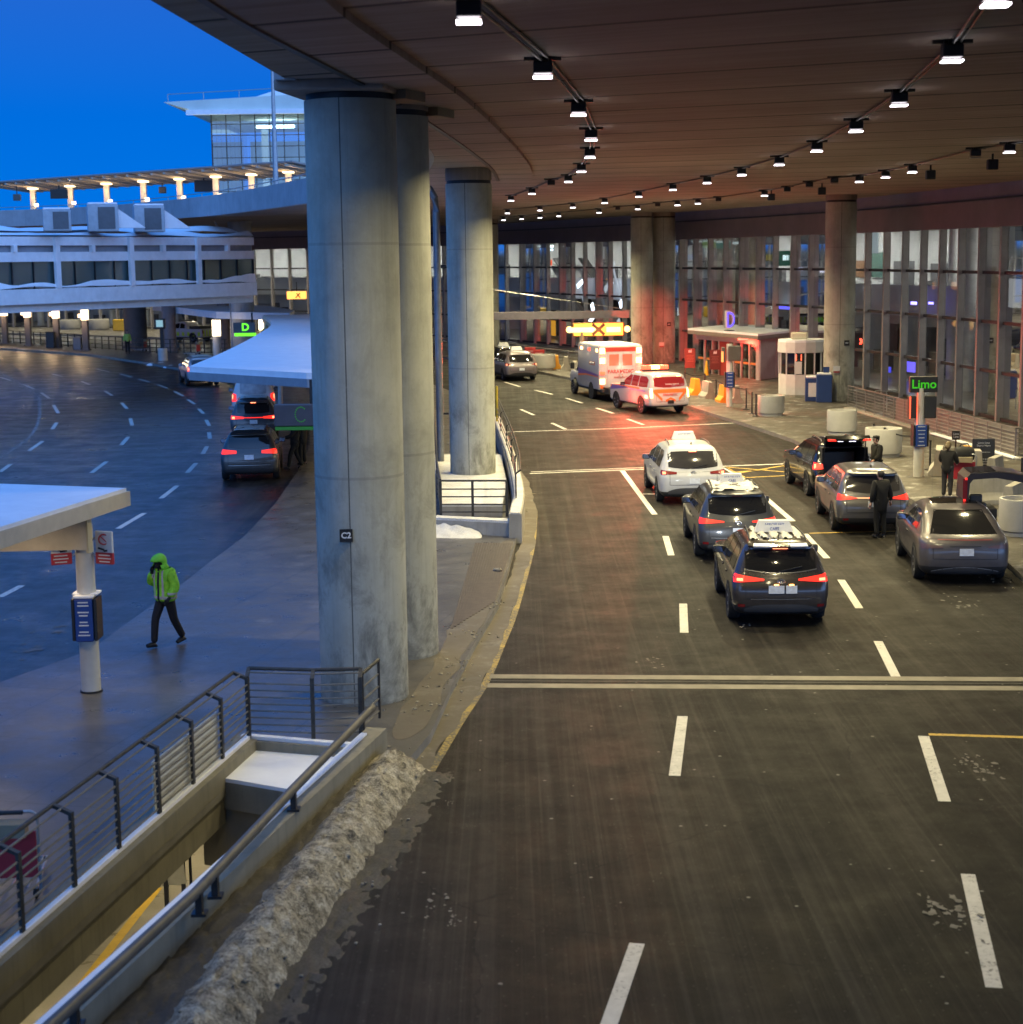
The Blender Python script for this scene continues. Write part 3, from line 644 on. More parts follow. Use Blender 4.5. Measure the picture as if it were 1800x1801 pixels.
fb = thing('unseen_footbridge', 'unseen footbridge block behind the viewpoint, added to hold back skylight', 'footbridge', (0, -8, 4.2))  # unseen block added behind the camera to keep skylight off the road
m = MB(); m.box((8, -8, 5.0), (40, 6, 1.0)); m.build('floor', CONC_W, fb, world=True); m = MB(); m.box((8, -8, 8.6), (40, 5.6, 6.2)); m.build('cabin', WHITEMETAL, fb, world=True)

for x, y in ((-6.5, 32), (-6.8, 24), (-7.5, 16)):
    t = thing('lower_ceiling_lamp', 'ceiling lamp of the lower level under the island', 'ceiling lamp', (x, y, -.3), group='lower level ceiling lamps')
    m = MB(); m.box((0, 0, 0), (.5, 1.2, .1)); m.build('housing', BLACK, t); m = MB(); m.box((0, 0, -.055), (.4, 1.1, .02)); m.build('lens', M('warm_lamp_lens'), t); area('lower_lamp', (x, y, -.38), (0, 0, -1), 170, .4, (1, .85, .55), 170)
# ================================================================ terminal facade
def arclen(P):
    s = [0]
    for a, b in zip(P, P[1:]): s.append(s[-1]+(b-a).length)
    return s
def along(P, S, s):
    for i in range(len(P)-1):
        if s <= S[i+1] or i == len(P)-2:
            t = (s-S[i])/(S[i+1]-S[i]); return P[i].lerp(P[i+1], t), (P[i+1]-P[i]).normalized()
FS = arclen(FACC)
def fac_at(u, v, off=0):          # the point seen at pixel u, v on the facade line moved off metres outwards
    Q = offset(FACC, off); d = ray(u, v)
    for a, b in zip(Q, Q[1:]):
        e_ = b-a; den = d.x*e_.y-d.y*e_.x
        if abs(den) < 1e-9: continue
        t = (a.x*e_.y-a.y*e_.x)/den; w = (a.x*d.y-a.y*d.x)/den
        if t > 0 and -.001 <= w <= 1.001: return CAMPOS+d*t, Vector((-e_.y, e_.x, 0)).normalized()
    raise ValueError((u, v))
FRAME = M('facade_mullion_metal', (.34, .32, .31), .5, .35, .1, 2); FASCIA = M('fascia_panel', (.20, .15, .17), .55, .2, .12, .6)
GLASS = glass_mat('facade_glass', (.78, .82, .82), .0, .02, 1.2)
TB = thing('terminal_building', 'long curved terminal front with tall glazing, deep grey mullions and a plain dark fascia', 'terminal', (FAC[4].x, FAC[4].y, .15))
BAY = 2.55; nb = int(FS[-1]*.84/BAY); TOPG = 8.43; TR = (2.22, 4.35, 6.48)
pts = [along(FACC, FS, i*BAY) for i in range(nb+1)]
def nrm(t): return Vector((-t.y, t.x, 0))      # outwards, towards the road
for i, (p, t) in enumerate(pts):
    m = MB(); n = nrm(t); c = p+n*.12
    m.bar(c+Vector((0, 0, .15)), c+Vector((0, 0, TOPG)), .18, .34, up=(n.x, n.y, 0)); m.build('mullion', FRAME, TB, world=True)
    if i < nb:
        q, t2 = pts[i+1]; m = MB(); m.poly([(p.x, p.y, .15), (q.x, q.y, .15), (q.x, q.y, TOPG), (p.x, p.y, TOPG)]); m.build('window', GLASS, TB, world=True)
for z in TR+(.24,):
    m = MB()
    for (p, t), (q, t2) in zip(pts, pts[1:]):
        n = nrm((q-p).normalized()); m.bar(p+n*.05+Vector((0, 0, z)), q+n*.05+Vector((0, 0, z)), .14, .13)
    m.build('transom', M('dark_transom', (.04, .04, .042), .5, .3), TB, world=True)
m = MB()
for k, ((p, t), (q, t2)) in enumerate(zip(pts, pts[1:])):
    n = nrm((q-p).normalized()); hi = 11.5
    o1 = n*.62; m.extr([p+o1+Vector((0, 0, TOPG)), q+o1+Vector((0, 0, TOPG)), q+o1+Vector((0, 0, hi)), p+o1+Vector((0, 0, hi))], -n*.9)
m.build('fascia', FASCIA, TB, world=True)
m = MB()
for (p, t), (q, t2) in zip(pts, pts[1:]):
    n = nrm((q-p).normalized())*.67; m.bar(p+n+Vector((0, 0, 9.6)), q+n+Vector((0, 0, 9.6)), .05, .08)
m.build('fascia_trim', M('dark_transom'), TB, world=True)
# interior seen through the glass
IW = M('interior_wall', (.50, .51, .52), .7, 0, .15, .3); IFL = M('interior_floor_tile', (.32, .30, .28), .3, 0, .2, .5)
def strip_poly(d0, d1, z0, z1=None):
    P = offset([p for p, t in pts], d0); Q = offset([p for p, t in pts], d1); z1 = z0 if z1 is None else z1
    m = MB(); m.grid([[(p.x, p.y, z0) for p in P], [(q.x, q.y, z1) for q in Q]]); return m
strip_poly(.1, 15, .16).build('interior_floor', IFL, TB, world=True)
strip_poly(15, 15, .16, 9.3).build('back_wall', IW, TB, world=True)
strip_poly(.4, 15, 8.9).build('interior_ceiling', M('interior_ceiling_panel', (.45, .45, .45), .8), TB, world=True)
strip_poly(6, 6, 3.7, 5.5).build('mezzanine_front', M('mezzanine_panel', (.62, .63, .66), .6, 0, .08, .4), TB, world=True)
strip_poly(6.02, 15, 3.72).build('mezzanine_soffit', IW, TB, world=True)
strip_poly(6.02, 15, 4.2).build('mezzanine_floor', IFL, TB, world=True)
IL = M('interior_light_panel', (.9, .9, .9), .5, 0, 0, emit=(1, .97, .88), estr=65.0); IL2 = M('interior_light_dim', (.9, .9, .9), .5, 0, 0, emit=(1, .9, .75), estr=14)
m = MB(); m2 = MB()
random.seed(2)
for i in range(1, nb, 2):
    p, t = pts[i]; n = nrm(t)
    for d in (-8.5, -12): c = p+n*(d+random.uniform(-1, 1)); m.bar(c-t*1.3+Vector((0, 0, 8.86)), c+t*1.3+Vector((0, 0, 8.86)), .25, .04)
    c = p-n*10; m2.bar(c-t*.6+Vector((0, 0, 3.68)), c+t*.6+Vector((0, 0, 3.68)), .3, .04)
m.build('light_panel', IL, TB, world=True); m2.build('light_panel', IL2, TB, world=True)
# columns, kiosks and shop fronts inside
m = MB()
for i in range(2, nb, 3):
    p, t = pts[i]; c = p-nrm(t)*(4.5 if i % 2 else 7.5); m.lathe([(.38, .16), (.38, 8.9)], (c.x, c.y, 0), 16)
m.build('interior_column', M('white_interior_column', (.62, .62, .62), .5), TB, True, world=True)
m = MB(); random.seed(21)
for i in range(nb):
    p, t = pts[i]; n = nrm(t)
    for k in range(2):
        c = p-n*random.uniform(7, 13)+t*random.uniform(-1, 1); h = random.uniform(.9, 2.6); zb_ = random.choice((.16, 4.2)); m.box((c.x, c.y, zb_+h/2), (random.uniform(.4, 1.6), random.uniform(.3, 1), h), rz=math.atan2(t.y, t.x))
m.build('counter', [M('dark_counter', (.10, .10, .11), .5, 0, .3, 1)], TB, world=True)
random.seed(4)
for i in range(0, nb, 1):
    p, t = pts[i]; n = nrm(t)
    if random.random() < .55:
        c = p-n*14.8; w = random.uniform(.7, 2.0); zc = random.choice((1.5, 6.2, 6.5)); h = random.uniform(.8, 2.2); m = MB()
        m.bar(c-t*w*.5+Vector((0, 0, zc)), c+t*w*.5+Vector((0, 0, zc)), .06, h)
        m.build('shop_front', M('shop_panel_%d' % (i % 5), [(.05, .12, .10), (.25, .12, .05), (.08, .09, .14), (.35, .33, .3), (.14, .05, .05)][i % 5], .5), TB, world=True)
def sign_in(u, v, w, h, col, s, off=5, name='lit_sign', rot=0):
    p, n = fac_at(u, v, off); x = Vector((0, 0, 1)).cross(n); k = p.y/FPX; W_, H_ = w*k, h*k
    fac_x = abs(x.x) if abs(x.x) > .3 else .3; W_ /= fac_x
    up = Vector((0, 0, 1)); c_, s_ = math.cos(rot), math.sin(rot); ax = x*c_+up*s_; ay = up*c_-x*s_
    m = MB(); m.extr([p-ax*W_/2-ay*H_/2, p+ax*W_/2-ay*H_/2, p+ax*W_/2+ay*H_/2, p-ax*W_/2+ay*H_/2], -n*.06)
    nm = 'sign_glow_%02d%02d%02d_%d' % (int(col[0]*99), int(col[1]*99), int(col[2]*99), int(s*10))
    return m.build(name, M(nm, tuple(x*.5 for x in col), .6, 0, 0, emit=col, estr=s), TB, world=True), p, n
for a in ((1247, 430, 17, 11, (.55, .85, .25), 1.3), (1272, 431, 18, 12, (.05, .55, .5), 1.2), (1302, 427, 20, 4, (.8, .95, 1), 4), (1272, 425, 18, 3, (.8, .95, 1), 3), (1247, 424, 16, 3, (.8, .95, 1), 3), (1225, 425, 14, 3, (.8, .95, 1), 2.5),
          (1357, 453, 13, 11, (1, .75, .02), 1.6), (1385, 454, 26, 26, (.02, .09, .06), .6), (1383, 453, 8, 9, (.8, .95, 1), 2.5), (1408, 473, 5, 5, (.6, .6, 1), 9), (1446, 477, 5, 5, (.8, .8, 1), 7),
          (1216, 452, 9, 9, (.15, .3, .9), 1.2), (1240, 460, 16, 22, (.5, .42, .3), .5), (1265, 463, 18, 8, (.9, .85, .7), 1.1), (1300, 462, 18, 6, (.9, .85, .75), 1.2), (1330, 455, 14, 18, (.35, .3, .25), .5),
          (945, 433, 12, 3, (.8, .95, 1), 5), (968, 433, 9, 3, (.8, .95, 1), 5), (990, 433, 9, 2.5, (.8, .95, 1), 5), (945, 438, 12, 3, (.7, .85, 1), 3), (968, 439, 8, 3, (.7, .85, 1), 3), (968, 462, 5, 10, (.9, .12, .04), .9),
          (948, 572, 14, 36, (.8, .38, .03), .7), (970, 570, 13, 40, (.8, .38, .03), .8), (995, 575, 12, 34, (.8, .38, .03), .7), (925, 540, 16, 5, (.9, .6, .25), .9), (948, 540, 14, 5, (.9, .6, .25), .9), (893, 560, 3, 60, (.9, .9, .8), 1.5), (884, 570, 3, 60, (.05, .08, .45), .7),
          (1385, 541, 20, 6, (.12, .12, 1), 1.8), (1194, 548, 4, 14, (.85, .95, 1), 5), (1360, 541, 5, 5, (.8, .95, 1), 6), (1361, 555, 2.5, 9, (.8, .95, 1), 6), (1440, 562, 12, 6, (.12, .7, .02), .9), (1415, 530, 18, 18, (.2, .4, .9), .5),
          (1607, 533, 6, 5, (.25, .2, 1), 7), (1637, 533, 5, 4, (.25, .2, 1), 6), (1600, 645, 12, 18, (.16, .12, 1), 1.6), (1562, 650, 6, 10, (.1, .1, .9), 1.1), (1790, 516, 22, 50, (.95, .97, 1), 2.4), (1300, 556, 18, 4, (.85, .95, 1), 2),
          (1785, 425, 14, 50, (.72, .82, .84), .5), (1535, 425, 12, 40, (.6, .72, .78), .4)):
    sign_in(*a)
text('LIB', .75, M('sign_dark_text', (.05, .04, .02), .6, 0, 0), TB, fac_at(1357, 453, 4.85)[0], face_rot(*fac_at(1357, 453, 4.85)[1][:2]), 'sign_text', world=True, sx=1.3)
for a in ((998, 510, 4, 16, (.8, .88, 1), 6, 5), (1020, 499, 9, 7, (.8, .88, 1), 6, 5), (1070, 502, 14, 10, (.8, .88, 1), 5, 5), (1042, 540, 4, 14, (.8, .88, 1), 4, 5), (1092, 535, 4, 13, (.8, .88, 1), 4, 5), (1040, 562, 8, 6, (.85, .9, 1), 6, 5), (1062, 535, 3, 40, (.6, .65, .75), .8, 5), (1085, 500, 2, 60, (.6, .65, .75), .7, 5), (1025, 525, 2, 70, (.6, .65, .75), .6, 5), (1075, 470, 12, 8, (.7, .72, .75), .7, 5), (1072, 585, 5, 40, (.6, .62, .66), .7, 5), (1090, 575, 4, 30, (.7, .72, .75), 1, 5)):
    sign_in(*a, name='escalator_light', rot=.5)
for u, v in ((995, 491), (1068, 491)): sign_in(u, v, 3, 3, (1, .4, .05), 3)
# escalator trusses behind the far glazing
esc = thing('escalator', 'long steel escalator climbing behind the far glazing by the amber X sign', 'escalator', tuple(fac_at(1040, 590, 8)[0]))
for du in (0, 45):
    a = fac_at(980+du, 470, 8)[0]; b = fac_at(1068+du, 615, 8)[0]; b.z = max(b.z, .3); m = MB(); m.bar(a, b, 1.0, .4); m.build('truss', GALV, esc, world=True)
    m = MB(); m.bar(a+Vector((0, 0, .8)), b+Vector((0, 0, .8)), .9, .08); m.build('handrail', BLACK, esc, world=True)
# ================================================================ ceiling lights
LB = SOF-.27
def make_light():
    t = thing('ceiling_light', '', 'ceiling light', (0, 0, LB), group='flood lamps under the upper roadway')
    m = MB(); m.box((0, 0, .125), (.27, .27, .17), bev=.02)
    for k in range(5): m.box((-.12+k*.06, 0, .235), (.012, .28, .05))
    m.build('housing', BLACK, t)
    m = MB(); m.box((0, 0, .245), (.52, .10, .05)); m.build('bracket', DARKSTEEL, t)
    m = MB(); m.box((0, 0, -.004), (.27, .27, .02)); m.build('lens', LAMP_W, t)
    area('lamp', (0, 0, -.03), (0, 0, -1), 1, .26, (1.0, .85, .47), 142, t).location = (0, 0, -.02)
    return t
LP = make_light(); LP.children[0].name; lamp = [c for c in LP.children if c.type == 'LIGHT'][0]; LAMPDATA = lamp.data; lamp.matrix_basis = Matrix.Translation((0, 0, -.02)); LAMPDATA.energy = 640
TIERS = []
for ymax, en in ((22, 100), (29, 210), (40, 370), (52, 560)): d_ = LAMPDATA.copy(); d_.energy = en; TIERS.append((ymax, d_))
OFFLENS = M('unlit_lamp_lens', (.25, .24, .22), .3)
LPO = dup(LP, (0, 0, 0)); 
for c in list(LPO.children):
    if c.type == 'LIGHT': bpy.data.objects.remove(c)
    elif c.name.startswith('lens'): c.data = c.data.copy(); c.data.materials[0] = OFFLENS
rows_ = [('curving middle row', [(825, 38), (955, 135), (1018, 202), (1040, 246), (1038, 277), (1023, 302), (1000, 320), (970, 327, 0), (936, 341), (899, 353)]),
         ('long right row', [(1752, 8), (1675, 107), (1582, 185), (1506, 231), (1437, 266), (1371, 290), (1305, 308), (1244, 322), (1184, 334), (1124, 346), (1064, 357), (1008, 365), (950, 370), (893, 375)]),
         ('outer row by the glazing', [(1776, 268), (1716, 277, 0), (1605, 303), (1558, 312), (1512, 320), (1468, 323, 0), (1424, 330, 0), (1385, 338, 0), (1345, 344), (1264, 355, 0), (1228, 358), (1192, 361), (1157, 364, 0), (1122, 368), (1087, 370, 0), (1054, 374), (983, 380), (950, 383), (918, 385), (886, 387)])]
ordn = ['first', 'second', 'third', 'fourth', 'fifth', 'sixth', 'seventh', 'eighth', 'ninth', 'tenth', 'eleventh', 'twelfth', 'thirteenth', 'fourteenth', 'fifteenth', 'sixteenth', 'seventeenth', 'eighteenth', 'nineteenth', 'twentieth']
first = {1: LP, 0: LPO}; used = {1: False, 0: False}
for rn, pl_ in rows_:
    path = []
    for i, q in enumerate(pl_):
        on = q[2] if len(q) > 2 else 1; p = G(q[0], q[1], LB); path.append(p)
        rz = math.atan2(p.x, p.y)*-.4; lab = '%s square flood lamp, %s from the camera in the %s' % ('lit' if on else 'unlit', ordn[i], rn)
        if not used[on]: t = first[on]; used[on] = True; t.location = p; t.rotation_euler = (0, 0, rz); t['label'] = lab
        else: t = dup(first[on], p, rz, lab)
        for ch in t.children:
            if ch.type == 'LIGHT': ch.data = ([d_ for ymax, d_ in TIERS if p.y < ymax]+[LAMPDATA])[0]
    cd = thing('conduit', 'dark cable conduit linking the ceiling lamps of the %s' % rn, 'conduit', (path[0].x, path[0].y, SOF-.05))
    m = MB(); pp = [p+Vector((0, 0, .22)) for p in path]; pp = [pp[0]-(pp[1]-pp[0])] + pp
    m.tube(pp, .022, 6); m.tube([p+Vector((.10, 0, .02)) for p in pp], .018, 6); m.build('pipe', DARKSTEEL, cd, world=True)
for u, v, lab in ((1357, 352, 'small dark speaker box hung from the deck edge above the canopied entrance'), (1446, 342, 'small dark speaker box hung beside the head of the booth column'), (1637, 315, 'dark speaker box hung from the deck right of the booth column'), (1746, 298, 'largest dark speaker box hung near the right end of the deck')):
    p = G(u, v, 9.75); t = thing('hanging_speaker', lab, 'speaker', tuple(p), group='dark boxes hung from the deck edge'); m = MB(); m.box((0, 0, .14), (.30, .24, .30), bev=.03); m.build('case', BLACK, t); m = MB(); m.box((0, 0, .38), (.05, .05, .2)); m.build('hanger', BLACK, t)
# ================================================================ left: bridge, far deck canopy, terminal pavilion
BL, BR = Vector((-35.0, 80.2, 0)), Vector((-16.3, 110.1, 0)); bd_ = (BR-BL).normalized(); bn = Vector((-bd_.y, bd_.x, 0)); BLEN = (BR-BL).length
PB = thing('pedestrian_bridge', 'long white glazed footbridge with snow on its roof and ledges, crossing the outer road', 'footbridge', (BL.x, BL.y, 4.75))
def bslab(name, z0, z1, out, mat, depth=4.6, inn=0):
    m = MB(); a, b = BL-bn*out, BR-bn*out; c, d = BR+bn*depth, BL+bn*depth; m.prism([(a.x, a.y), (b.x, b.y), (c.x, c.y), (d.x, d.y)], z0, z1); return m.build(name, mat, PB, world=True)
bslab('floor_beam', 4.72, 5.16, -.10, WHITEMETAL); bslab('lower_band', 5.16, 5.98, .25, WHITEMETAL); bslab('window_band', 5.98, 7.46, -.06, M('bridge_glass', (.055, .09, .09), .12, 0, .3, .15, spec=.8))
bslab('upper_band', 7.46, 7.98, .10, WHITEMETAL); bslab('louvre_band', 7.98, 8.34, -.1, M('grey_louvre', (.22, .24, .27), .6, 0, .2, 1)); bslab('roof_band', 8.34, 8.82, .12, WHITEMETAL); bslab('roof_ledge', 8.82, 9.05, -1.1, WHITEMETAL)
for k in range(24):
    p = BL+bd_*(k*BLEN/23); m = MB(); m.bar(p+Vector((0, 0, 5.98)), p+Vector((0, 0, 7.46)), .05, .10, up=(bn.x, bn.y, 0)); m.build('mullion', BLACK, PB, world=True)
for k in range(7):
    p = BL+bd_*(1.2+k*5.75)-bn*.2
    if (p-BR).dot(bd_) > 0: continue
    m = MB(); m.bar(p+Vector((0, 0, 5.98)), p+Vector((0, 0, 8.82)), .34, .2, up=(bn.x, bn.y, 0)); m.build('post', WHITEMETAL, PB, world=True)
    p2 = p+bd_*2.8; m = MB(); m.bar(p2+Vector((0, 0, 7.98))+bn*.12, p2+Vector((0, 0, 8.34))+bn*.12, .22, .3, up=(bn.x, bn.y, 0)); m.build('post', WHITEMETAL, PB, world=True)
def bsnow(z, o0, o1, hmax, sc, thr=0, seed=0):
    m = MB(); rows = []
    for j in range(7):
        s = j/6; row = []
        for i in range(90):
            p = BL+bd_*(BLEN*i/89)+bn*(o0+(o1-o0)*s); h = max(0, mnoise.noise(Vector((i*sc, s*1.5, seed)))+.45-thr)*hmax*(math.sin(math.pi*min(max(s, .03), .97))**.5)
            row.append((p.x, p.y, z+h))
        rows.append(row)
    m.grid(rows); return m.build('snow', SNOW, PB, True, world=True)
bsnow(5.99, -.22, .0, .5, .13, 0, 3); bsnow(8.83, -.1, 1.2, .45, .11, 0, 8); bsnow(9.06, 1.15, 4.6, .55, .08, -.2, 5)
for (u, v, w, d_, h, lab) in ((101, 404, 1.5, 1.4, 1.15, 'smaller pale rooftop air unit at the left end of the bridge roof'), (182, 417, 1.7, 1.6, 1.5, 'rooftop air unit with grey grille in the middle of the bridge roof'), (263, 416, 1.75, 1.6, 1.5, 'rooftop air unit on the bridge roof nearest the big column')):
    p = D(u, v, 95+(u-100)*.04); p.z = 9.1; t = thing('rooftop_unit', lab, 'air unit', tuple(p), math.atan2(bd_.y, bd_.x)-.75, 'air units on the snowy bridge roof')
    m = MB(); m.box((0, 0, h/2), (w, d_, h), bev=.04); m.build('casing', M('unit_casing', (.33, .38, .42), .5, .3), t); m = MB(); m.box((.2, -d_/2-.01, h/2), (w*.55, .04, h*.82)); m.build('grille', M('unit_grille', (.10, .11, .12), .6), t)
    m = MB(); m.box((0, 0, h+.06), (w*.96, d_*.96, .12), bev=.05); m.build('snow_cap', SNOW, t)
    if u > 150: m = MB(); m.extr([(w/2, -.5, .2), (w/2+1.5, -.5, .2), (w/2, -.5, h*.85)], (0, 1, 0)); m.build('duct', WHITEMETAL, t)
c = D(430, 640, 125); t = thing('concrete_column', 'round column at the junction of the white footbridge and the upper roadway', 'column', (c.x, c.y, .15), group='round concrete columns under the upper roadway')
m = MB(); m.lathe([(.85, 0), (.85, 10)], n=32); m.build('shaft', concrete('far_column_concrete', (.36, .36, .35), (.45, .45, .44)), t, True)
c = D(409, 640, 123); t = thing('drain_pipe', 'thin pale drain pipe running down beside the footbridge column', 'drain pipe', (c.x, c.y, .15)); m = MB(); m.tube([(-.9, 0, 10.0), (-.7, 0, 9.6), (0, 0, 9.1), (0, 0, 0)], .06, 8); m.build('pipe', GALV, t, True)
# canopy on the upper roadway
CA, CB = D(8, 327, 161), D(560, 290, 132); cd_ = (CB-CA); cl_ = cd_.length; cu_ = cd_.normalized(); cn_ = Vector((-cu_.y, cu_.x, 0)).normalized()
UC = thing('departures_canopy', 'long thin lit canopy on white posts along the upper roadway, far left', 'canopy', tuple(CA))
m = MB(); m.extr([CA-cn_*2.6+Vector((0, 0, .15)), CB-cn_*2.6+Vector((0, 0, .15)), CB+cn_*2.6-Vector((0, 0, .55)), CA+cn_*2.6-Vector((0, 0, .55))], (0, 0, .12)); m.build('roof', M('canopy_metal', (.30, .29, .28), .6), UC, world=True)
for k in range(26):
    p = CA+cd_*(k+.5)/26; m = MB(); m.bar(p-cn_*2.5-Vector((0, 0, .02)), p+cn_*2.4-Vector((0, 0, .55)), .3, .16); m.build('joist', CREAM, UC, world=True)
for k, u in enumerate((57, 123, 187, 252, 316, 380, 443, 508)):
    dd = ray(u, 322); t_ = (dd.x*CA.y-dd.y*CA.x)/(dd.y*cd_.x-dd.x*cd_.y); p = CA+cd_*t_; zz_ = 11.2; m = MB(); m.bar(Vector((p.x, p.y, zz_-.6)), p-Vector((0, 0, .35)), .46, .46); m.build('post', CREAM, UC, world=True)
    m = MB(); m.box((p.x, p.y, p.z-.40), (.8, .8, .1)); m.build('lamp', WARM, UC, world=True); m = MB(); m.box((p.x+.35, p.y-.35, p.z-1.9), (.3, .3, .3)); m.build('lamp', WARM, UC, world=True)
    point('lamp_glow', (p.x+.2, p.y-.9, p.z-1.1), 45, (1, .66, .36), .15)
for u, v, w, h, lab in ((104, 341, 30, 16, 'black flight display board hung under the left end of the lit upper canopy'), (359, 327, 33, 20, 'black flight display board hung under the middle of the lit upper canopy')):
    p = D(u, v, 150 if u < 200 else 142); k = p.y/FPX; t = thing('display_board', lab, 'display board', tuple(p)); m = MB(); m.box((0, 0, 0), (w*k, .2, h*k), bev=.03); m.build('panel', BLACK, t); m = MB(); m.box((0, 0, h*k/2+.2), (.1, .1, .4)); m.build('hanger', BLACK, t)
for u, v, lab in ((30, 347, 'small grey camera box hung at the very left of the upper canopy'), (286, 334, 'small grey signal box hung under the middle of the upper canopy')):
    p = D(u, v, 148); t = thing('signal_box', lab, 'signal', tuple(p)); m = MB(); m.box((0, 0, 0), (.6, .4, .55), bev=.05); m.build('case', M('dark_grey_case', (.06, .07, .07), .5), t); m = MB(); m.box((0, 0, .6), (.06, .06, .8)); m.build('hanger', BLACK, t)
# mast on the parapet
p = D(487, 372, 95); t = thing('light_mast', 'tall thin grey mast standing on the parapet of the upper roadway', 'mast', (p.x, p.y, 10.5))
m = MB(); m.tube([(0, 0, .6), (0, 0, 8)], [.16, .07], 10); m.build('pole', GALV, t, True); m = MB(); m.box((0, 0, .3), (.55, .5, .7), bev=.04); m.build('base_bracket', GALV, t)
# glazed pavilion of the terminal above the roadway
TP = thing('terminal_pavilion', 'glass walled upper terminal hall with a wide pale overhanging roof, far left', 'terminal hall', (-20, 190, 11))
PG = glass_mat('pavilion_glass', (.55, .74, .78), .10)
X0, X1, Y0, Y1, Z0, Z1 = -31.8, 4, 180, 204, 11, 22.4
m = MB(); m.poly([(X0, Y0, Z0), (X1, Y0, Z0), (X1, Y0, Z1), (X0, Y0, Z1)]); m.poly([(X0, Y0, Z0), (X0, Y1, Z0), (X0, Y1, Z1), (X0, Y0, Z1)]); m.build('glazing', PG, TP)
for o in list(TP.children): o.location = -Vector(TP.location)
def tp(m, *a): o = m.build(*a); o.parent = TP; o.location = -Vector(TP.location); return o
m = MB(); m.box(((X0+X1)/2, 203.5, 16), (X1-X0-1, .3, 10)); tp(m, 'back_wall', M('pavilion_wall', (.30, .42, .46), .7, 0, .3, .2))
m = MB(); m.box(((X0+X1)/2, 192, 22.2), (X1-X0, 23, .2)); tp(m, 'hall_ceiling', M('pavilion_ceiling', (.5, .52, .52), .7))
for x in range(25):
    m = MB(); xx = X0+x*1.49; m.box((xx, Y0-.05, (Z0+Z1)/2), (.08, .12, Z1-Z0)); tp(m, 'mullion', M('dark_transom'))
for z in range(10):
    m = MB(); m.box(((X0+X1)/2, Y0-.04, Z0+1.14*(z+1)), (X1-X0, .1, .07)); tp(m, 'transom', M('dark_transom'))
for y in range(8):
    m = MB(); m.box((X0-.04, Y0+3*y, (Z0+Z1)/2), (.1, .1, Z1-Z0)); tp(m, 'mullion', M('dark_transom'))
m = MB()
for (a, b) in (((-24, 187, 11), (-20, 187, 22.3)), ((-22, 190, 22.3), (-17.5, 190, 13)), ((-28, 192, 11), (-28, 192, 22.3)), ((-12, 188, 11), (-12, 188, 22.3))): m.bar(a, b, .7, .7)
tp(m, 'hall_column', M('white_interior_column'))
m = MB(); m.box((-26, 186, 21.4), (4, .6, .25)); m.box((-18, 186, 20.6), (3.4, .6, .25)); m.box((-8, 186, 21), (4, .6, .25)); m.box((-27, 188, 13.5), (5, .6, .2)); tp(m, 'hall_light', M('pavilion_light', (.9, .9, .9), .5, 0, 0, emit=(.85, 1, 1), estr=14))
m = MB(); m.extr([(-35.9, 176, 23.2), (-33.2, 176, 22.4), (8, 176, 22.4), (8, 176, 25.2)], (0, 32, 0)); tp(m, 'roof', M('pale_roof_soffit', (.60, .66, .60), .6, 0, .1, .3))
m = MB(); m.extr([(-33.6, 175.6, 21.9), (8, 175.6, 21.9), (8, 175.6, 22.38), (-33.6, 175.6, 22.38)], (0, .4, 0)); tp(m, 'roof_fascia', WHITEMETAL)
m = MB(); pr_ = [(-28+i*2.2, 24.0+3.6*math.sin(math.pi*min(1, i/17))**1.0) for i in range(18)]; m.extr([(x, 182, z) for x, z in pr_] + [(9.4, 182, 23.6), (-28, 182, 23.6)], (0, 20, 0)); tp(m, 'vaulted_roof', SNOW)
m = MB(); rl_ = [(-35.5+i*1.8, 176.4, 23.3+i*.075) for i in range(20)]; m.tube([(x, y, z+.7) for x, y, z in rl_], .04, 5)
for x, y, z in rl_[::2]: m.tube([(x, y, z), (x, y, z+.7)], .04, 5)
tp(m, 'roof_rail', GALV)

for x in (-30, -22, -14): area('soffit_fill_light', (x, 177.5, 19.5), (0, -.05, 1), 150, 5, (.95, 1, .80), 170); area('hall_lamp', (x+2, 194, 21.5), (0, 0, -1), 170, 7, (.8, 1, 1), 175)  # added uplights under the eaves stand in for hall light on the soffit

TP.location.x += 1.35
# ================================================================ vehicles
GLASSD = M('dark_car_glass', (.012, .012, .013), .06, 0, 0, spec=.7); PRIV = M('tinted_car_glass', (.035, .033, .034), .10, 0, .2, 2, spec=.6)
TRIM = M('black_car_trim', (.018, .018, .019), .55, 0, .1); CHROME = M('chrome_trim', (.6, .6, .6), .2, .9, 0)
TAIL_ON = M('lit_taillight', (.5, .02, .01), .3, 0, 0, emit=(1, .03, .018), estr=1.5); TAIL_CORE = M('lit_taillight_core', (.6, .1, .05), .3, 0, 0, emit=(1, .24, .11), estr=4)
TAIL_OFF = M('unlit_taillight', (.16, .01, .012), .2, 0, 0, coat=.5); PLATE = M('licence_plate', (.62, .65, .70), .5, 0, .15, 12)
SALT = (.15, .135, .12)
def paint(name, col, rough=.3, coat=.8, dirt=.5, metal=.3): return M(name, col, rough, metal, .06, 2, coat=coat, dirt=(SALT, dirt) if dirt else None)
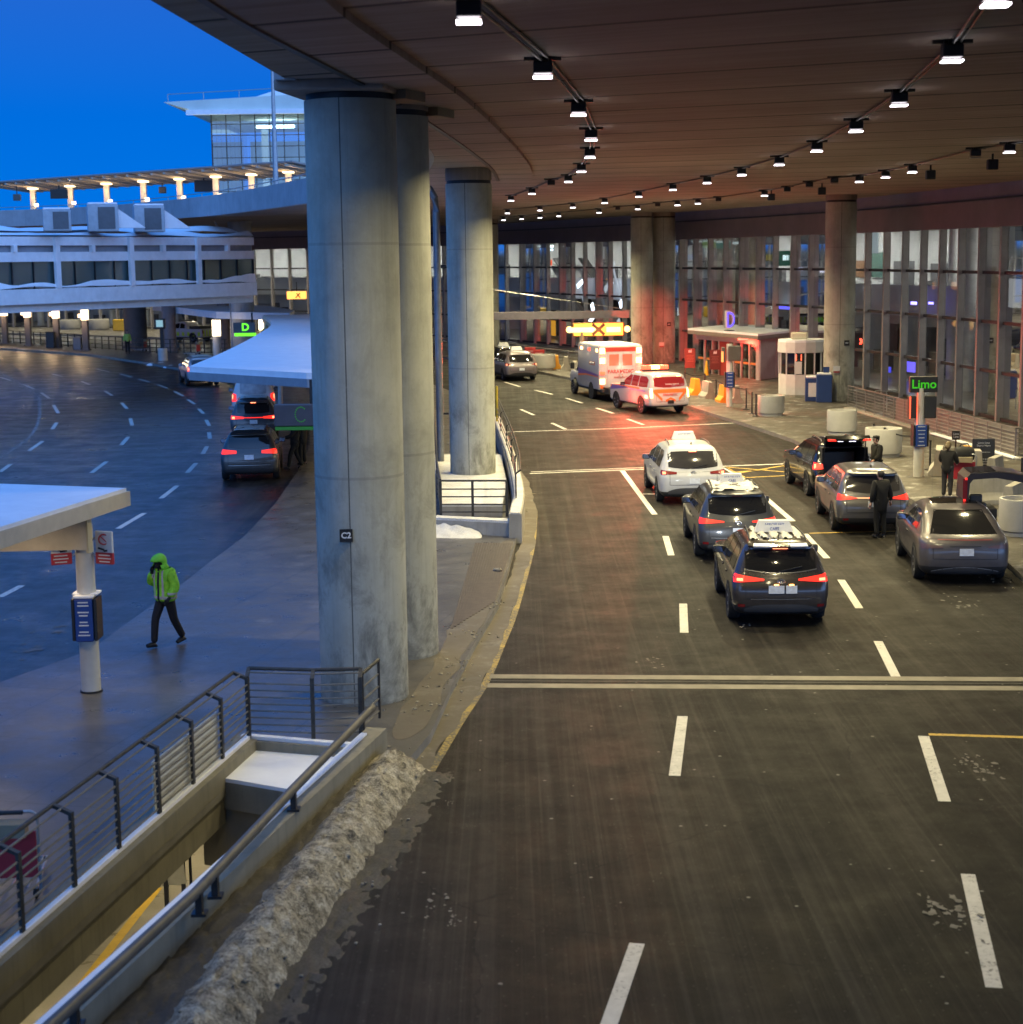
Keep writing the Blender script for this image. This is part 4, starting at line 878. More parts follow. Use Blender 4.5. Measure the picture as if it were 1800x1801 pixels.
def outline(yr, yf, hw, rr, rf, br, bf):
    rr = min(rr, hw*.85); rf = min(rf, hw*.85); P = []
    a = hw-rr; ye = yr+br*(a/hw)**2; b = hw-rf; yh = yf-bf*(b/hw)**2
    for i in range(13): x = -a+2*a*i/12; P.append((x, yr+br*(x/hw)**2))
    for i in range(1, 6): t = -math.pi/2+math.pi/2*i/6; P.append((a+rr*math.cos(t), ye+rr+rr*math.sin(t)))
    s0, s1 = ye+rr, yh-rf
    for i in range(23): P.append((hw, s0+(s1-s0)*i/22))
    for i in range(1, 6): t = math.pi/2*i/6; P.append((b+rf*math.cos(t), yh-rf+rf*math.sin(t)))
    for i in range(11): x = b-2*b*i/10; P.append((x, yf-bf*(x/hw)**2))
    L = [(-x, y) for x, y in P[13:13+5+23+5]]; return P+L[::-1]
def cromf(P, n):
    out = []
    for i in range(len(P)-1):
        p0, p1, p2, p3 = P[max(i-1, 0)], P[i], P[i+1], P[min(i+2, len(P)-1)]
        for k in range(n):
            t = k/n; out.append([.5*((2*b)+(c-a)*t+(2*a-5*b+4*c-d)*t*t+(3*b-a-3*c+d)*t**3) for a, b, c, d in zip(p0, p1, p2, p3)])
    out.append(list(P[-1])); return out
#                z     yr     yf    hw   rr   rf   br   bf
SPEC = {
 'suv': dict(wb=2.85, tr=.80, wr=.37, lev=[(.27, -.90, 3.70, .82, .22, .3, .06, .12), (.36, -1.02, 3.84, .92, .22, .35, .07, .15), (.58, -1.06, 3.90, .955, .2, .4, .08, .18), (.80, -1.05, 3.90, .965, .2, .4, .08, .18), (.96, -1.00, 3.84, .955, .22, .4, .09, .18),
   (1.03, -.97, 3.74, .94, .22, .4, .09, .16), (1.075, -.95, 2.95, .92, .22, .3, .09, .15), (1.12, -.93, 2.66, .90, .22, .2, .09, .2), (1.34, -.84, 2.18, .82, .2, .2, .09, .2), (1.54, -.73, 1.74, .72, .2, .2, .09, .2), (1.63, -.72, 1.52, .66, .2, .2, .08, .2), (1.69, -.62, 1.28, .58, .2, .25, .08, .2), (1.725, -.42, 1.0, .44, .2, .2, .06, .1), (1.735, .1, .5, .12, .1, .1, .0, .0)],
   belt=1.10, top=1.55, sw=((-.42, .28), (.36, 1.10), (1.18, 1.95)), tail=(.34, .93, .93, 1.04)),
 'van': dict(wb=3.06, tr=.84, wr=.36, lev=[(.25, -.95, 3.85, .86, .22, .3, .06, .14), (.36, -1.04, 4.0, .96, .22, .4, .08, .2), (.60, -1.08, 4.08, .99, .24, .5, .09, .25), (.84, -1.07, 4.06, .995, .24, .5, .09, .25), (.96, -1.03, 3.98, .985, .26, .5, .1, .25),
   (1.02, -1.0, 3.82, .97, .26, .4, .1, .25), (1.08, -.98, 3.2, .955, .26, .3, .1, .2), (1.13, -.96, 3.0, .94, .26, .2, .1, .2), (1.36, -.86, 2.45, .86, .24, .2, .1, .2), (1.58, -.72, 1.9, .76, .24, .2, .1, .2), (1.67, -.66, 1.6, .69, .24, .2, .1, .2), (1.73, -.5, 1.3, .58, .2, .25, .08, .2), (1.76, -.25, 1.0, .44, .2, .2, .06, .1), (1.765, .3, .6, .12, .1, .1, 0, 0)],
   belt=1.08, top=1.56, sw=((-.42, .45), (.54, 1.45), (1.54, 2.35)), tail=(.50, .96, .92, 1.06)),
 'wagon': dict(wb=2.965, tr=.83, wr=.38, lev=[(.24, -.88, 3.7, .84, .25, .3, .06, .12), (.34, -.99, 3.86, .95, .25, .4, .08, .2), (.56, -1.05, 3.95, .985, .28, .5, .1, .25), (.80, -1.05, 3.93, .995, .30, .5, .12, .25), (.97, -1.01, 3.85, .985, .32, .5, .14, .25),
   (1.05, -.95, 3.7, .96, .32, .4, .16, .25), (1.10, -.86, 3.2, .93, .32, .3, .16, .2), (1.15, -.74, 3.0, .91, .32, .2, .16, .2), (1.34, -.34, 2.5, .84, .3, .2, .15, .2), (1.51, .05, 2.05, .75, .28, .2, .13, .2), (1.60, .35, 1.8, .66, .28, .2, .1, .2), (1.66, .68, 1.6, .55, .2, .25, .08, .2), (1.695, .95, 1.45, .38, .2, .2, .06, .1), (1.70, 1.1, 1.35, .1, .1, .1, 0, 0)],
   belt=1.10, top=1.50, sw=((.18, 1.05), (1.13, 2.1)), tail=(.5, .97, .84, .94)),
 'big': dict(wb=3.07, tr=.86, wr=.40, lev=[(.36, -1.05, 3.95, .92, .15, .2, .04, .1), (.46, -1.14, 4.1, 1.0, .15, .25, .04, .12), (.70, -1.14, 4.12, 1.025, .15, .3, .05, .12), (.95, -1.10, 4.12, 1.03, .16, .3, .05, .12), (1.12, -1.07, 4.08, 1.02, .16, .3, .05, .12),
   (1.18, -1.06, 4.0, 1.01, .16, .3, .05, .12), (1.22, -1.05, 3.1, 1.0, .16, .2, .05, .12), (1.26, -1.04, 2.75, .98, .16, .15, .05, .15), (1.50, -1.0, 2.35, .92, .16, .15, .05, .15), (1.74, -.92, 1.95, .84, .16, .15, .05, .15), (1.83, -.87, 1.75, .79, .16, .15, .05, .15), (1.90, -.75, 1.5, .70, .2, .2, .05, .1), (1.93, -.55, 1.2, .5, .2, .2, .04, .1), (1.935, .2, .6, .12, .1, .1, 0, 0)],
   belt=1.25, top=1.75, sw=((-.62, .42), (.50, 1.28), (1.36, 2.2)), tail=(.86, 1.0, .78, 1.22)),
 'pickup': dict(wb=3.2, tr=.84, wr=.40, lev=[(.40, -1.1, 4.0, .9, .1, .2, .02, .1), (.50, -1.18, 4.1, 1.0, .1, .25, .02, .12), (.9, -1.18, 4.12, 1.02, .1, .3, .02, .12), (1.14, -1.16, 4.05, 1.01, .1, .3, .02, .12), (1.18, -1.15, 3.9, 1.0, .1, .2, .02, .1), (1.2, -.6, 3.2, .99, .1, .2, .02, .1), (1.22, .55, 2.9, .98, .1, .15, .02, .1), (1.5, .75, 2.5, .9, .1, .15, .03, .1), (1.76, .9, 2.1, .8, .12, .15, .03, .1), (1.85, 1.0, 1.9, .7, .12, .15, .03, .1), (1.88, 1.2, 1.7, .2, .1, .1, 0, 0)],
   belt=1.25, top=1.72, sw=((.95, 1.5), (1.58, 2.3)), tail=(.86, 1.0, .8, 1.12)),
}
WHEELS = {}
def wheel_meshes(r):
    if r in WHEELS: return WHEELS[r]
    m = MB(); w = .12; m.lathe([(r*.66, -w*.8), (r*.9, -w), (r*.98, -w*.7), (r, -w*.3), (r, w*.3), (r*.98, w*.7), (r*.9, w), (r*.66, w*.8)], axis='X', n=28); a = m.build('tyre', RUBBER, None, True)
    m = MB(); m.lathe([(r*.66, -.1), (r*.66, .085), (r*.60, .095), (r*.58, .05), (r*.15, .05), (r*.14, .075), (.01, .08)], axis='X', n=24); m.mi = 1
    for k in range(7):
        t = k*2*math.pi/7; m.bar((.07, 0, 0), (.085, math.cos(t)*r*.6, math.sin(t)*r*.6), .06, .03, up=(1, 0, 0))
    b = m.build('rim', [M('dark_rim', (.03, .03, .03), .5), M('alloy_rim', (.30, .30, .31), .4, .6, .2)], None, True)
    WHEELS[r] = (a.data, b.data)
    for o in (a, b): bpy.data.objects.remove(o)
    return WHEELS[r]
class Car:
    def __init__(s, kind, label, cat, at, heading, paint_, name='parked_car', group=None, trim=TRIM, cutbox=None, dirtz=.44):
        s.sp = SPEC[kind]; s.t = thing(name, label, cat, at, math.atan2(heading[1], heading[0])-math.pi/2, group); s.paint = paint_
        L = cromf(s.sp['lev'], 4); m = MB(); V = []
        for z, *a in L: V.append([m.bm.verts.new((x, y, z)) for x, y in outline(*a)])
        for i in range(len(V)-1):
            n = len(V[0]); m.mi = 1 if (L[i][0]+L[i+1][0])/2 < dirtz else 0
            for k in range(n): m._f([V[i][k], V[i][(k+1) % n], V[i+1][(k+1) % n], V[i+1][k]])
        m._f(V[0][::-1]); m.mi = 0; m._f(V[-1]); s.bvh = BVHTree.FromBMesh(m.bm)
        if cutbox:
            kill = [f for f in m.bm.faces if all(lo <= c <= hi for c, lo, hi in zip(f.calc_center_median(), cutbox[0], cutbox[1]))]
            bmesh.ops.delete(m.bm, geom=kill, context='FACES')
        m.build('body', [paint_, trim], s.t, True)
        a, b = wheel_meshes(s.sp['wr']); r = s.sp['wr']; s.hw = s.sp['lev'][3][3]
        for y in (0, s.sp['wb']):
            for sx in (-1, 1):
                w = bpy.data.objects.new('wheel', None); COL.objects.link(w); w.parent = s.t; w.location = (sx*(s.hw-.105), y, r); w.rotation_euler = (0, 0, 0 if sx > 0 else math.pi)
                for nm, d in (('tyre', a), ('rim', b)): o = bpy.data.objects.new(nm, d); COL.objects.link(o); o.parent = w
                pts = []; m = MB(); R1 = r*1.17
                for i in range(5):
                    rr = R1*(.02+.98*i/4); pts.append([s.side(sx, y+rr*math.cos(t), max(r+.0+rr*math.sin(t), .26), .008) for t in [math.pi*2*k/24 for k in range(25)]])
                m.grid(pts); m.build('wheel_arch', RUBBER if sx else TRIM, s.t)
    def hit(s, o, d):
        h = s.bvh.ray_cast(Vector(o), Vector(d)); return h[0]
    def rear(s, x, z, off):
        for q in range(30):
            h = s.hit((x, -6, z), (0, 1, 0))
            if h and h.y < .6: break
            x *= .985
        h = h or Vector((x, -.9, z)); return Vector((x, h.y-off, z))
    def side(s, sx, y, z, off):
        h = s.hit((sx*4, y, z), (-sx, 0, 0)) or Vector((sx*.7, y, z)); return Vector((h.x+sx*off, y, z))
    def top(s, x, y, off):
        h = s.hit((x, y, 6), (0, 0, -1)) or Vector((x, y, 1.5)); return Vector((x, y, h.z+off))
    def patch_rear(s, name, x0, x1, zlo, zhi, mat, off=.006, nx=12, nz=5, parent=None):
        f = lambda q, x: q(x) if callable(q) else q; m = MB()
        m.grid([[s.rear(x0+(x1-x0)*i/nx, f(zlo, x0+(x1-x0)*i/nx)*(1-j/nz)+f(zhi, x0+(x1-x0)*i/nx)*j/nz, off) for i in range(nx+1)] for j in range(nz+1)])
        return m.build(name, mat, parent or s.t, True)
    def patch_side(s, name, sx, y0, y1, zlo, zhi, mat, off=.006, ny=10, nz=5):
        f = lambda q, y: q(y) if callable(q) else q; m = MB()
        m.grid([[s.side(sx, y0+(y1-y0)*i/ny, f(zlo, y0+(y1-y0)*i/ny)*(1-j/nz)+f(zhi, y0+(y1-y0)*i/ny)*j/nz, off) for i in range(ny+1)] for j in range(nz+1)])
        return m.build(name, mat, s.t, True)
    def windows(s, rear=True, glass=GLASSD, rx=.70, rz=None, dip=.06):
        s.seams()
        b, t = s.sp['belt'], s.sp['top']; hwt = s.sp['lev'][9][3]
        if rear:
            z0, z1 = rz or (b+.03, t+.02)
            xr = lambda z: rx
            s.patch_rear('rear_window', -rx, rx, lambda x: z0+dip*(abs(x)/rx)**2.2, lambda x: z1-.03*(abs(x)/rx)**3, glass, .008)
        for sx in (-1, 1):
            for i, (y0, y1) in enumerate(s.sp['sw']):
                last = i == len(s.sp['sw'])-1
                if last: hi = lambda y, y0=y0, y1=y1: t-max(0, (y-(y0+.25)))*.50
                elif i == 0: hi = lambda y, y0=y0, y1=y1: t-max(0, (y0+.35-y))*.35
                else: hi = t
                s.patch_side('side_window', sx, y0, y1 if not last else y1, b+.01, hi, glass)
        yf = s.sp['lev'][7][2]; m = MB()
        m.grid([[(lambda h: (x, h.y+.006, z))(s.hit((x, 8, z), (0, -1, 0)) or Vector((x, 1.5, z))) for x in [-.72+1.44*i/8 for i in range(9)]] for z in [b+.06+(t-b-.06)*j/4 for j in range(5)]]); m.build('windscreen', GLASSD, s.t, True)
    def mirrors(s, mat=None, y=None):
        y = y or s.sp['sw'][-1][1]-.12
        for sx in (-1, 1):
            c = s.side(sx, y, s.sp['belt']+.04, .12); m = MB(); m.box(c, (.24, .12, .17), bev=.045); m.bar(c-Vector((sx*.2, 0, .06)), c-Vector((0, 0, .03)), .05, .05); m.build('wing_mirror', mat or s.paint, s.t, True)
            m = MB(); m.box(c+Vector((0, -.062, 0)), (.18, .006, .12)); m.build('mirror_glass', M('mirror_glass', (.25, .3, .42), .08, .9, 0), s.t)
    def tails(s, x0, x1, z0, z1, mat=TAIL_ON, core=True, flare=.03):
        for sx in (-1, 1):
            a, b = sx*x0, sx*x1; fr = lambda x: (abs(x)-x0)/(x1-x0)
            o = s.patch_rear('taillight', a, b, lambda x: z0+(.5-fr(x)*.5)*.03-flare*fr(x)*.4, lambda x: z1-.02*(1-fr(x))+flare*fr(x), mat, .014, 14, 4)
            if core:
                c = x0+(x1-x0)*.80; m = MB(); p = s.rear(sx*c, (z0+z1)/2, .035); m.box(p, ((x1-x0)*.22, .03, (z1-z0)*.8), bev=.01, rz=sx*R(24)); m.build('bulb', TAIL_CORE, o)
    def plate(s, z, x=0, w=.31, h=.16, mat=PLATE):
        m = MB(); p = s.rear(x, z, .016); m.box(p, (w, .012, h)); return m.build('licence_plate', mat, s.t)
    def seams(s):
        b = s.sp['belt']; sw = s.sp['sw']
        for sx in (-1, 1):
            for (a, b0), (a2, b1) in zip(sw, sw[1:]):
                y = (b0+a2)/2; s.patch_side('door_seam', sx, y-.008, y+.008, .45, b, BLACK, .004, 1, 8); m = MB(); p = s.side(sx, y+.14, b-.17, .012); m.box(p, (.03, .20, .03), bev=.008); m.build('door_handle', s.paint, s.t)
            s.patch_side('sill_trim', sx, .45, s.sp['wb']-.45, .33, .40, CHROME if sx == 0 else TRIM, .010, 8, 1)
        for x in (-1, 1):
            s.patch_rear('tailgate_seam', x*.70, x*.712, .62, .93, BLACK, .004, 1, 6)
        s.patch_rear('tailgate_seam', -.70, .70, .612, .624, BLACK, .005, 14, 1)
    def emblem(s, z, mat=CHROME):
        p = s.rear(0, z, .012); m = MB(); n = 20
        for (ra, rb) in ((.075, .05), (.035, .046), (.068, .017)):
            m.tube([p+Vector((math.cos(2*math.pi*i/n)*ra, 0, math.sin(2*math.pi*i/n)*rb+(.012 if rb < .02 else 0))) for i in range(n+1)], .007, 5, cap=False)
        m.build('emblem', mat, s.t)
    def high_stop(s, z, w=.26, on=True):
        m = MB(); p = s.rear(0, z, .03); m.box(p, (w, .05, .045), bev=.008); m.build('brake_light', TAIL_CORE if on else TAIL_OFF, s.t)
    def spoiler(s, z, hw, depth=.16, mat=None):
        m = MB(); P = []
        for i in range(13):
            x = -hw+2*hw*i/12; p = s.rear(x, z, 0); P.append([p+Vector((0, .10, .035)), p+Vector((0, -depth*(1-.25*(x/hw)**2), .0)), p+Vector((0, -depth*.9*(1-.25*(x/hw)**2), -.035)), p+Vector((0, .05, -.05))])
        m.grid([[P[i][j] for i in range(13)] for j in (0, 1, 2, 3)]); m.build('spoiler', mat or s.paint, s.t, True)
    def rails(s, y0=-.35, y1=1.35, x=.60, mat=TRIM):
        for sx in (-1, 1):
            m = MB(); m.tube([s.top(sx*x*(1-.02*k), y0+(y1-y0)*k/6, (.0 if k in (0, 6) else .05)) for k in range(7)], .022, 6); m.build('roof_rail', mat, s.t, True)
    def wiper(s, z): m = MB(); a = s.rear(-.05, z, .03); b = s.rear(.42, z+.10, .03); m.bar(a, b, .02, .015); m.build('wiper', BLACK, s.t)
    def antenna(s, y=-.25): p = s.top(0, y, 0); m = MB(); m.extr([p+Vector((0, -.09, 0)), p+Vector((0, .09, 0)), p+Vector((0, -.06, .075))], (.03, 0, 0)); m.build('antenna', BLACK, s.t)
    def bumper(s, z0=.34, z1=.52, hw=.72, mat=TRIM): s.patch_rear('bumper_insert', -hw, hw, lambda x: z0, lambda x: z1-.10*(abs(x)/hw)**4, mat, .012)
    def line(s, z, hw, mat=CHROME, h=.02, arc=0): s.patch_rear('trim_strip', -hw, hw, lambda x: z+arc*(x/hw)**2, lambda x: z+h+arc*(x/hw)**2, mat, .012, 16, 1)
    def reflectors(s, z=.46, x=.74, mat=TAIL_OFF):
        for sx in (-1, 1): s.patch_rear('reflector', sx*x, sx*(x+.14), z, z+.06, mat, .016, 3, 1)
    def roof_snow(s, seed, x0=-.55, x1=.55, y0=-.45, y1=1.2, thr=0, stripes=True, sc=(7, 1.2), h=.035, name='roof_snow'):
        m = MB(); nx, ny = 44, 34; V = {}
        f = lambda i, j: mnoise.fractal(Vector((i/nx*sc[0]+seed, j/ny*sc[1]*2, seed)), .8, 2, 3)
        for j in range(ny+1):
            for i in range(nx+1):
                v = f(i, j); V[i, j] = (m.bm.verts.new(s.top(x0+(x1-x0)*i/nx, y0+(y1-y0)*j/ny, .006+h*max(0, min(1, (v-thr)*3)))), v)
        for j in range(ny):
            for i in range(nx):
                q = [V[i, j], V[i+1, j], V[i+1, j+1], V[i, j+1]]
                if sum(a[1] for a in q)/4 > thr: m._f([a[0] for a in q])
        bmesh.ops.delete(m.bm, geom=[v for v in m.bm.verts if not v.link_faces], context='VERTS'); m.build(name, OLDSNOW, s.t, True)
    def taxi_sign(s, y=.45, lines=('AEROFLEET', 'CABS'), w=.62):
        p = s.top(0, y, .02); m = MB(); h = .23
        m.extr([p+Vector((-w/2, -.12, 0)), p+Vector((w/2, -.12, 0)), p+Vector((w*.38, -.07, h)), p+Vector((-w*.38, -.07, h))], (0, .2, 0)); o = m.build('roof_sign', M('taxi_sign_shell', (.70, .70, .68), .45, 0, .05), s.t)
        for i, l in enumerate(lines): text(l, .088, M('taxi_sign_blue', (.04, .08, .35), .6, 0, 0), o, p+Vector((0, -.112+(.035 if i == 0 else .01), h*(.64 if i == 0 else .27))), face_rot(0, -1), ext=.012, sx=.9)
def place(rl, fl, tr, hd=None):
    a, b = G(*rl), G(*fl); d = Vector(hd).normalized() if hd else (b-a).to_2d().normalized(); rt = Vector((d.y, -d.x))
    return (a.x+rt.x*tr, a.y+rt.y*tr, 0), d
def spot(name, loc, target, power, col, deg, blend=.6, radius=.2):
    l = bpy.data.lights.new(name, 'SPOT'); l.energy = power; l.color = col; l.spot_size = R(deg); l.spot_blend = blend; l.shadow_soft_size = radius
    o = bpy.data.objects.new(name, l); COL.objects.link(o); q = (Vector(target)-Vector(loc)).to_track_quat('-Z', 'Y').to_matrix().to_4x4(); q.translation = loc; o.matrix_basis = q; return o
HEADL = M('lit_headlight', (.9, .9, .95), .3, 0, 0, emit=(.85, .92, 1), estr=8)
def headlights(c, at, hd, y=3.86, power=90):
    for sx in (-1, 1):
        m = MB(); m.box((sx*.68, y-.12, .80), (.34, .16, .12), bev=.03); m.build('headlight', HEADL, c.t)
        d = Vector((hd[0], hd[1], 0)); n = Vector((hd[1], -hd[0], 0)); p = Vector(at)+d*(y+.08)+n*sx*.66; p.z = .80; spot('headlight_beam', p, p+d*8-Vector((0, 0, .55)), power, (.80, .90, 1), 62, .7, .06)
GRP = 'taxis waiting in the taxi lane'
# --- nearest dark grey taxi
at, hd = place((1294, 1087), (1240, 1015), .81, (.035, 1))
c = Car('suv', 'nearest dark brown-grey taxi SUV with lit brake lights and snow streaks on its roof', 'car', at, hd, paint('taupe_grey_paint', (.036, .030, .028), .26, .9, .22), 'taxi', GRP)
c.windows(glass=GLASSD, rx=.70); c.tails(.34, .94, .955, 1.025, flare=.07); c.plate(.80, -.10); c.plate(.80, .20, .22); c.emblem(.955); c.high_stop(1.60, .30); c.spoiler(1.635, .63, .14); c.line(1.105, .72, CHROME, .018, .07); c.line(.60, .60, CHROME, .012); c.bumper(.33, .50, .74, M('grey_bumper', (.05, .05, .052), .5)); c.reflectors(.44, .72); c.mirrors(BLACK); c.rails(x=.57); c.antenna(-.3)
c.roof_snow(3, -.56, .56, -.42, 1.1, -.05, sc=(9, .5)); c.taxi_sign(.35, w=.8)
for sx in (-1, 1): m = MB(); m.box((sx*.36, -.80, 1.655), (.36, .17, .035), bev=.012, rx=R(12), rz=sx*R(6)); m.build('spoiler_snow', SNOW, c.t, True)
c.wiper(1.14)
for x in (-.10, .20): m = MB(); m.box(c.rear(x, .895, .03), (.09, .02, .02)); m.build('plate_lamp', M('amber_plate_lamp', (.8, .4, .1), .5, 0, 0, emit=(1, .45, .08), estr=10), c.t)
headlights(c, at, hd)
# --- second taxi
at, hd = place((1231, 976), (1211, 943), .84, (.015, 1))
c = Car('suv', 'grey taxi SUV with heavy roof snow between the white taxi and the nearest taxi', 'car', at, hd, paint('slate_grey_paint', (.045, .047, .052), .28, .8, .35), 'taxi', GRP)
c.windows(); c.tails(.34, .94, .955, 1.02, core=False, flare=.06); c.plate(.76, .02); c.emblem(.95); c.spoiler(1.635, .63, .14); c.line(.58, .66, CHROME, .03); c.bumper(.33, .50, .74, M('grey_bumper')); c.reflectors(.44, .72); c.mirrors(paint('slate_grey_paint', (0, 0, 0))); c.rails(x=.57); c.wiper(1.14)
c.roof_snow(14, -.58, .58, -.6, 1.2, -.12, sc=(2.2, 2.2), h=.05); c.taxi_sign(.45); c.high_stop(1.6, on=False)
headlights(c, at, hd)
# --- white taxi van
at, hd = place((1161, 881), (1145.5, 857), .89, (-.03, 1))
c = Car('van', 'white taxi minivan with a roof sign stopped at the stop line', 'car', at, hd, paint('white_car_paint', (.50, .50, .50), .35, .6, .3, 0), 'taxi', GRP)
c.windows(rx=.74, rz=(1.09, 1.60), glass=PRIV); c.tails(.50, .97, .93, 1.03, TAIL_OFF, True); c.plate(.74, .03); c.emblem(.98, M('grey_emblem', (.25, .25, .25), .4, .5)); c.high_stop(1.60, .22); c.bumper(.34, .53, .76, M('grey_bumper')); c.mirrors(M('dark_blue_mirror', (.03, .04, .09), .3)); c.rails(-.1, 1.5, .62, M('brown_roof_rail', (.09, .06, .06), .5)); c.antenna(-.3); c.taxi_sign(1.25, ('AEROFLEET',), .75); c.wiper(1.12); c.line(1.0, .55, M('grey_emblem'), .012)
headlights(c, at, hd, 4.02, 60)
# --- black SUV with its tailgate up
at, hd = place((1425, 871), (1391, 849), .84, (-.045, 1))
c = Car('suv', 'black SUV with its tailgate raised at the limo kerb', 'car', at, hd, paint('black_car_paint', (.008, .008, .009), .15, 1.0, .06), 'suv', 'limousines loading at the kerb', cutbox=((-.68, -1.2, .70), (.68, -.3, 1.56)))
c.windows(rear=False); c.tails(.66, .95, .92, 1.10); c.mirrors(); c.rails(x=.57); c.plate(.58)
m = MB(); bx = ((-.70, -.98), (.70, -.98), (.66, .55), (-.66, .55))
m.prism(bx, .66, 1.58, top=True, bottom=True); bmesh.ops.delete(m.bm, geom=[f for f in m.bm.faces if f.calc_center_median().y < -.9], context='FACES'); m.build('cargo_bay', M('cargo_lining', (.016, .015, .015), .8, 0, .2), c.t)
m = MB(); m.box((.0, .3, 1.0), (1.25, .2, .7), bev=.05); m.build('rear_seat', M('black_leather', (.02, .02, .02), .4), c.t)
g = MB(); P = []
for i in range(9):
    x = -.66+1.32*i/8; k = 1-.12*(x/.66)**2; P.append([(x*.88, -.66, 1.66), (x*.94, -1.05*k-.0, 1.86), (x, -1.45*k, 1.98), (x, -1.62*k, 1.90), (x, -1.60*k, 1.84), (x*.94, -1.1*k, 1.78), (x*.88, -.70, 1.58)])
g.grid([[P[i][j] for i in range(9)] for j in range(7)]); gt = g.build('tailgate', c.paint, c.t, True)
for sx in (-1, 1): m = MB(); m.box((sx*.52, -1.50, 1.865), (.26, .06, .06), bev=.01); m.build('taillight', TAIL_ON, gt)
m = MB(); m.box((0, -1.44, 1.845), (.30, .14, .015)); m.build('licence_plate', PLATE, gt); m = MB(); m.box((-.2, -1.2, 1.80), (.16, .05, .02)); m.box((.15, -1.25, 1.805), (.2, .05, .02)); m.build('cargo_lamp', M('cargo_lamp_glow', (.8, .8, .9), .5, 0, 0, emit=(.75, .7, 1), estr=8), gt)
for sx in (-1, 1): m = MB(); m.bar((sx*.64, -.86, 1.15), (sx*.62, -1.0, 1.82), .03, .03); m.build('gas_strut', BLACK, c.t)
# --- grey crossover with a full width light bar
at, hd = place((1470, 931), (1450, 903), .85, (.045, 1))
c = Car('suv', 'grey crossover with one full-width red tail light bar, a man standing at its tail', 'car', at, hd, paint('pale_grey_paint', (.095, .092, .098), .28, .9, .45), 'suv', 'limousines loading at the kerb')
c.windows(glass=PRIV, rz=(1.12, 1.55)); c.tails(.42, .95, .965, 1.015, core=False, flare=.09); c.line(.985, .45, TAIL_CORE, .022); c.plate(.84, .0); c.spoiler(1.63, .62, .18); c.bumper(.32, .44, .7); c.reflectors(.40, .66); c.mirrors(); c.antenna(-.3); c.wiper(1.14); c.line(.60, .8, M('grey_bumper'), .015, -.04)
# --- electric crossover with its wing door open
at, hd = place((1616, 1016), (1587, 976), .88, (.10, 1))
c = Car('wagon', 'dirty grey electric crossover with its right wing door raised high', 'car', at, hd, paint('salt_grey_paint', (.085, .076, .082), .3, .8, .65), 'suv', 'limousines loading at the kerb')
c.windows(rear=False)
m = MB(); rows = []
for j in range(9):
    z = 1.14+(1.56-1.14)*j/8; rows.append([c.rear(x*(.74-.20*j/8), z, .008) for x in [-1+2*i/12 for i in range(13)]])
m.grid(rows); m.build('rear_window', GLASSD, c.t, True)
m = MB(); m.grid([[c.top(-.52+1.04*i/8, .62+1.4*j/6, .006) for i in range(9)] for j in range(7)]); m.build('roof_glass', GLASSD, c.t, True)
c.tails(.5, .96, .85, .93, M('dim_taillight', (.10, .06, .065), .3, 0, .1), core=False); c.plate(.78, .02); c.line(1.035, .60, M('red_tinted_trim', (.22, .05, .05), .4), .02); c.bumper(.27, .42, .74, M('grey_bumper')); c.line(.42, .74, GALV, .018, -.10); c.mirrors(c.paint); c.line(.90, .34, TRIM, .018)
prof = [(.22, 1.66), (.25, 2.20), (.36, 2.32), (.95, 2.36), (1.55, 2.28), (1.98, 2.08), (1.99, 2.0), (1.5, 2.12), (.95, 2.22), (.42, 2.18), (.35, 2.08), (.32, 1.64)]
m = MB(); m.extr([(x, .75, z) for x, z in prof], (0, 1.15, 0)); wd = m.build('wing_door', [M('door_lining', (.02, .015, .016), .5)], c.t)
m = MB(); m.grid([[(x, y, z+.012) for x, z in ((.36, 2.32), (.6, 2.34), (.95, 2.36))] for y in (.80, 1.85)]); m.build('door_glass', GLASSD, wd)
m = MB(); m.grid([[(x, y, z+.012) for x, z in ((.97, 2.36), (1.3, 2.32), (1.55, 2.28), (1.8, 2.18), (1.98, 2.08))] for y in (.80, 1.85)]); m.build('door_skin', c.paint, wd, True)
m = MB(); m.box((.24, .74, 1.93), (.10, .02, .55)); m.build('reflector', TAIL_OFF, wd)
for q in ((.23, .735, 1.70), (.26, .735, 2.2), (1.9, .745, 2.04)): m = MB(); m.box(q, (.05, .02, .05)); m.build('door_light', TAIL_ON, wd)
m = MB(); m.box((.52, .95, 1.25), (.5, .16, .75), bev=.06); m.box((.52, .93, 1.72), (.3, .1, .2), bev=.04); m.build('seat', M('black_leather'), c.t)
m = MB(); m.box((.55, 1.3, 1.3), (.9, .9, .35)); m.build('door_opening', M('cargo_lining'), c.t)
# --- far taxis
at, hd = place((887.5, 669), (879, 664), .86, (-.22, 1))
c = Car('van', 'far mauve-grey taxi minivan with a roof sign, right of the snowy ramp column', 'car', at, hd, paint('mauve_grey_paint', (.15, .13, .14), .3, .7, .7), 'taxi', 'taxis far down the street')
c.windows(rx=.72, glass=GLASSD); c.tails(.62, .97, .95, 1.05, TAIL_OFF); c.plate(.72); c.taxi_sign(.4, ('TAXI',), .7); c.mirrors(); c.bumper()
at, hd = place((866, 658), (862, 655), .84, (-.22, 1))
c = Car('suv', 'black far taxi SUV with a roof sign, almost hidden behind the snowy ramp column', 'car', at, hd, paint('black_car_paint', (0, 0, 0)), 'taxi', 'taxis far down the street'); c.windows(); c.tails(.4, .93, .94, 1.04); c.plate(.7); c.taxi_sign(.4, ('TAXI',), .7)
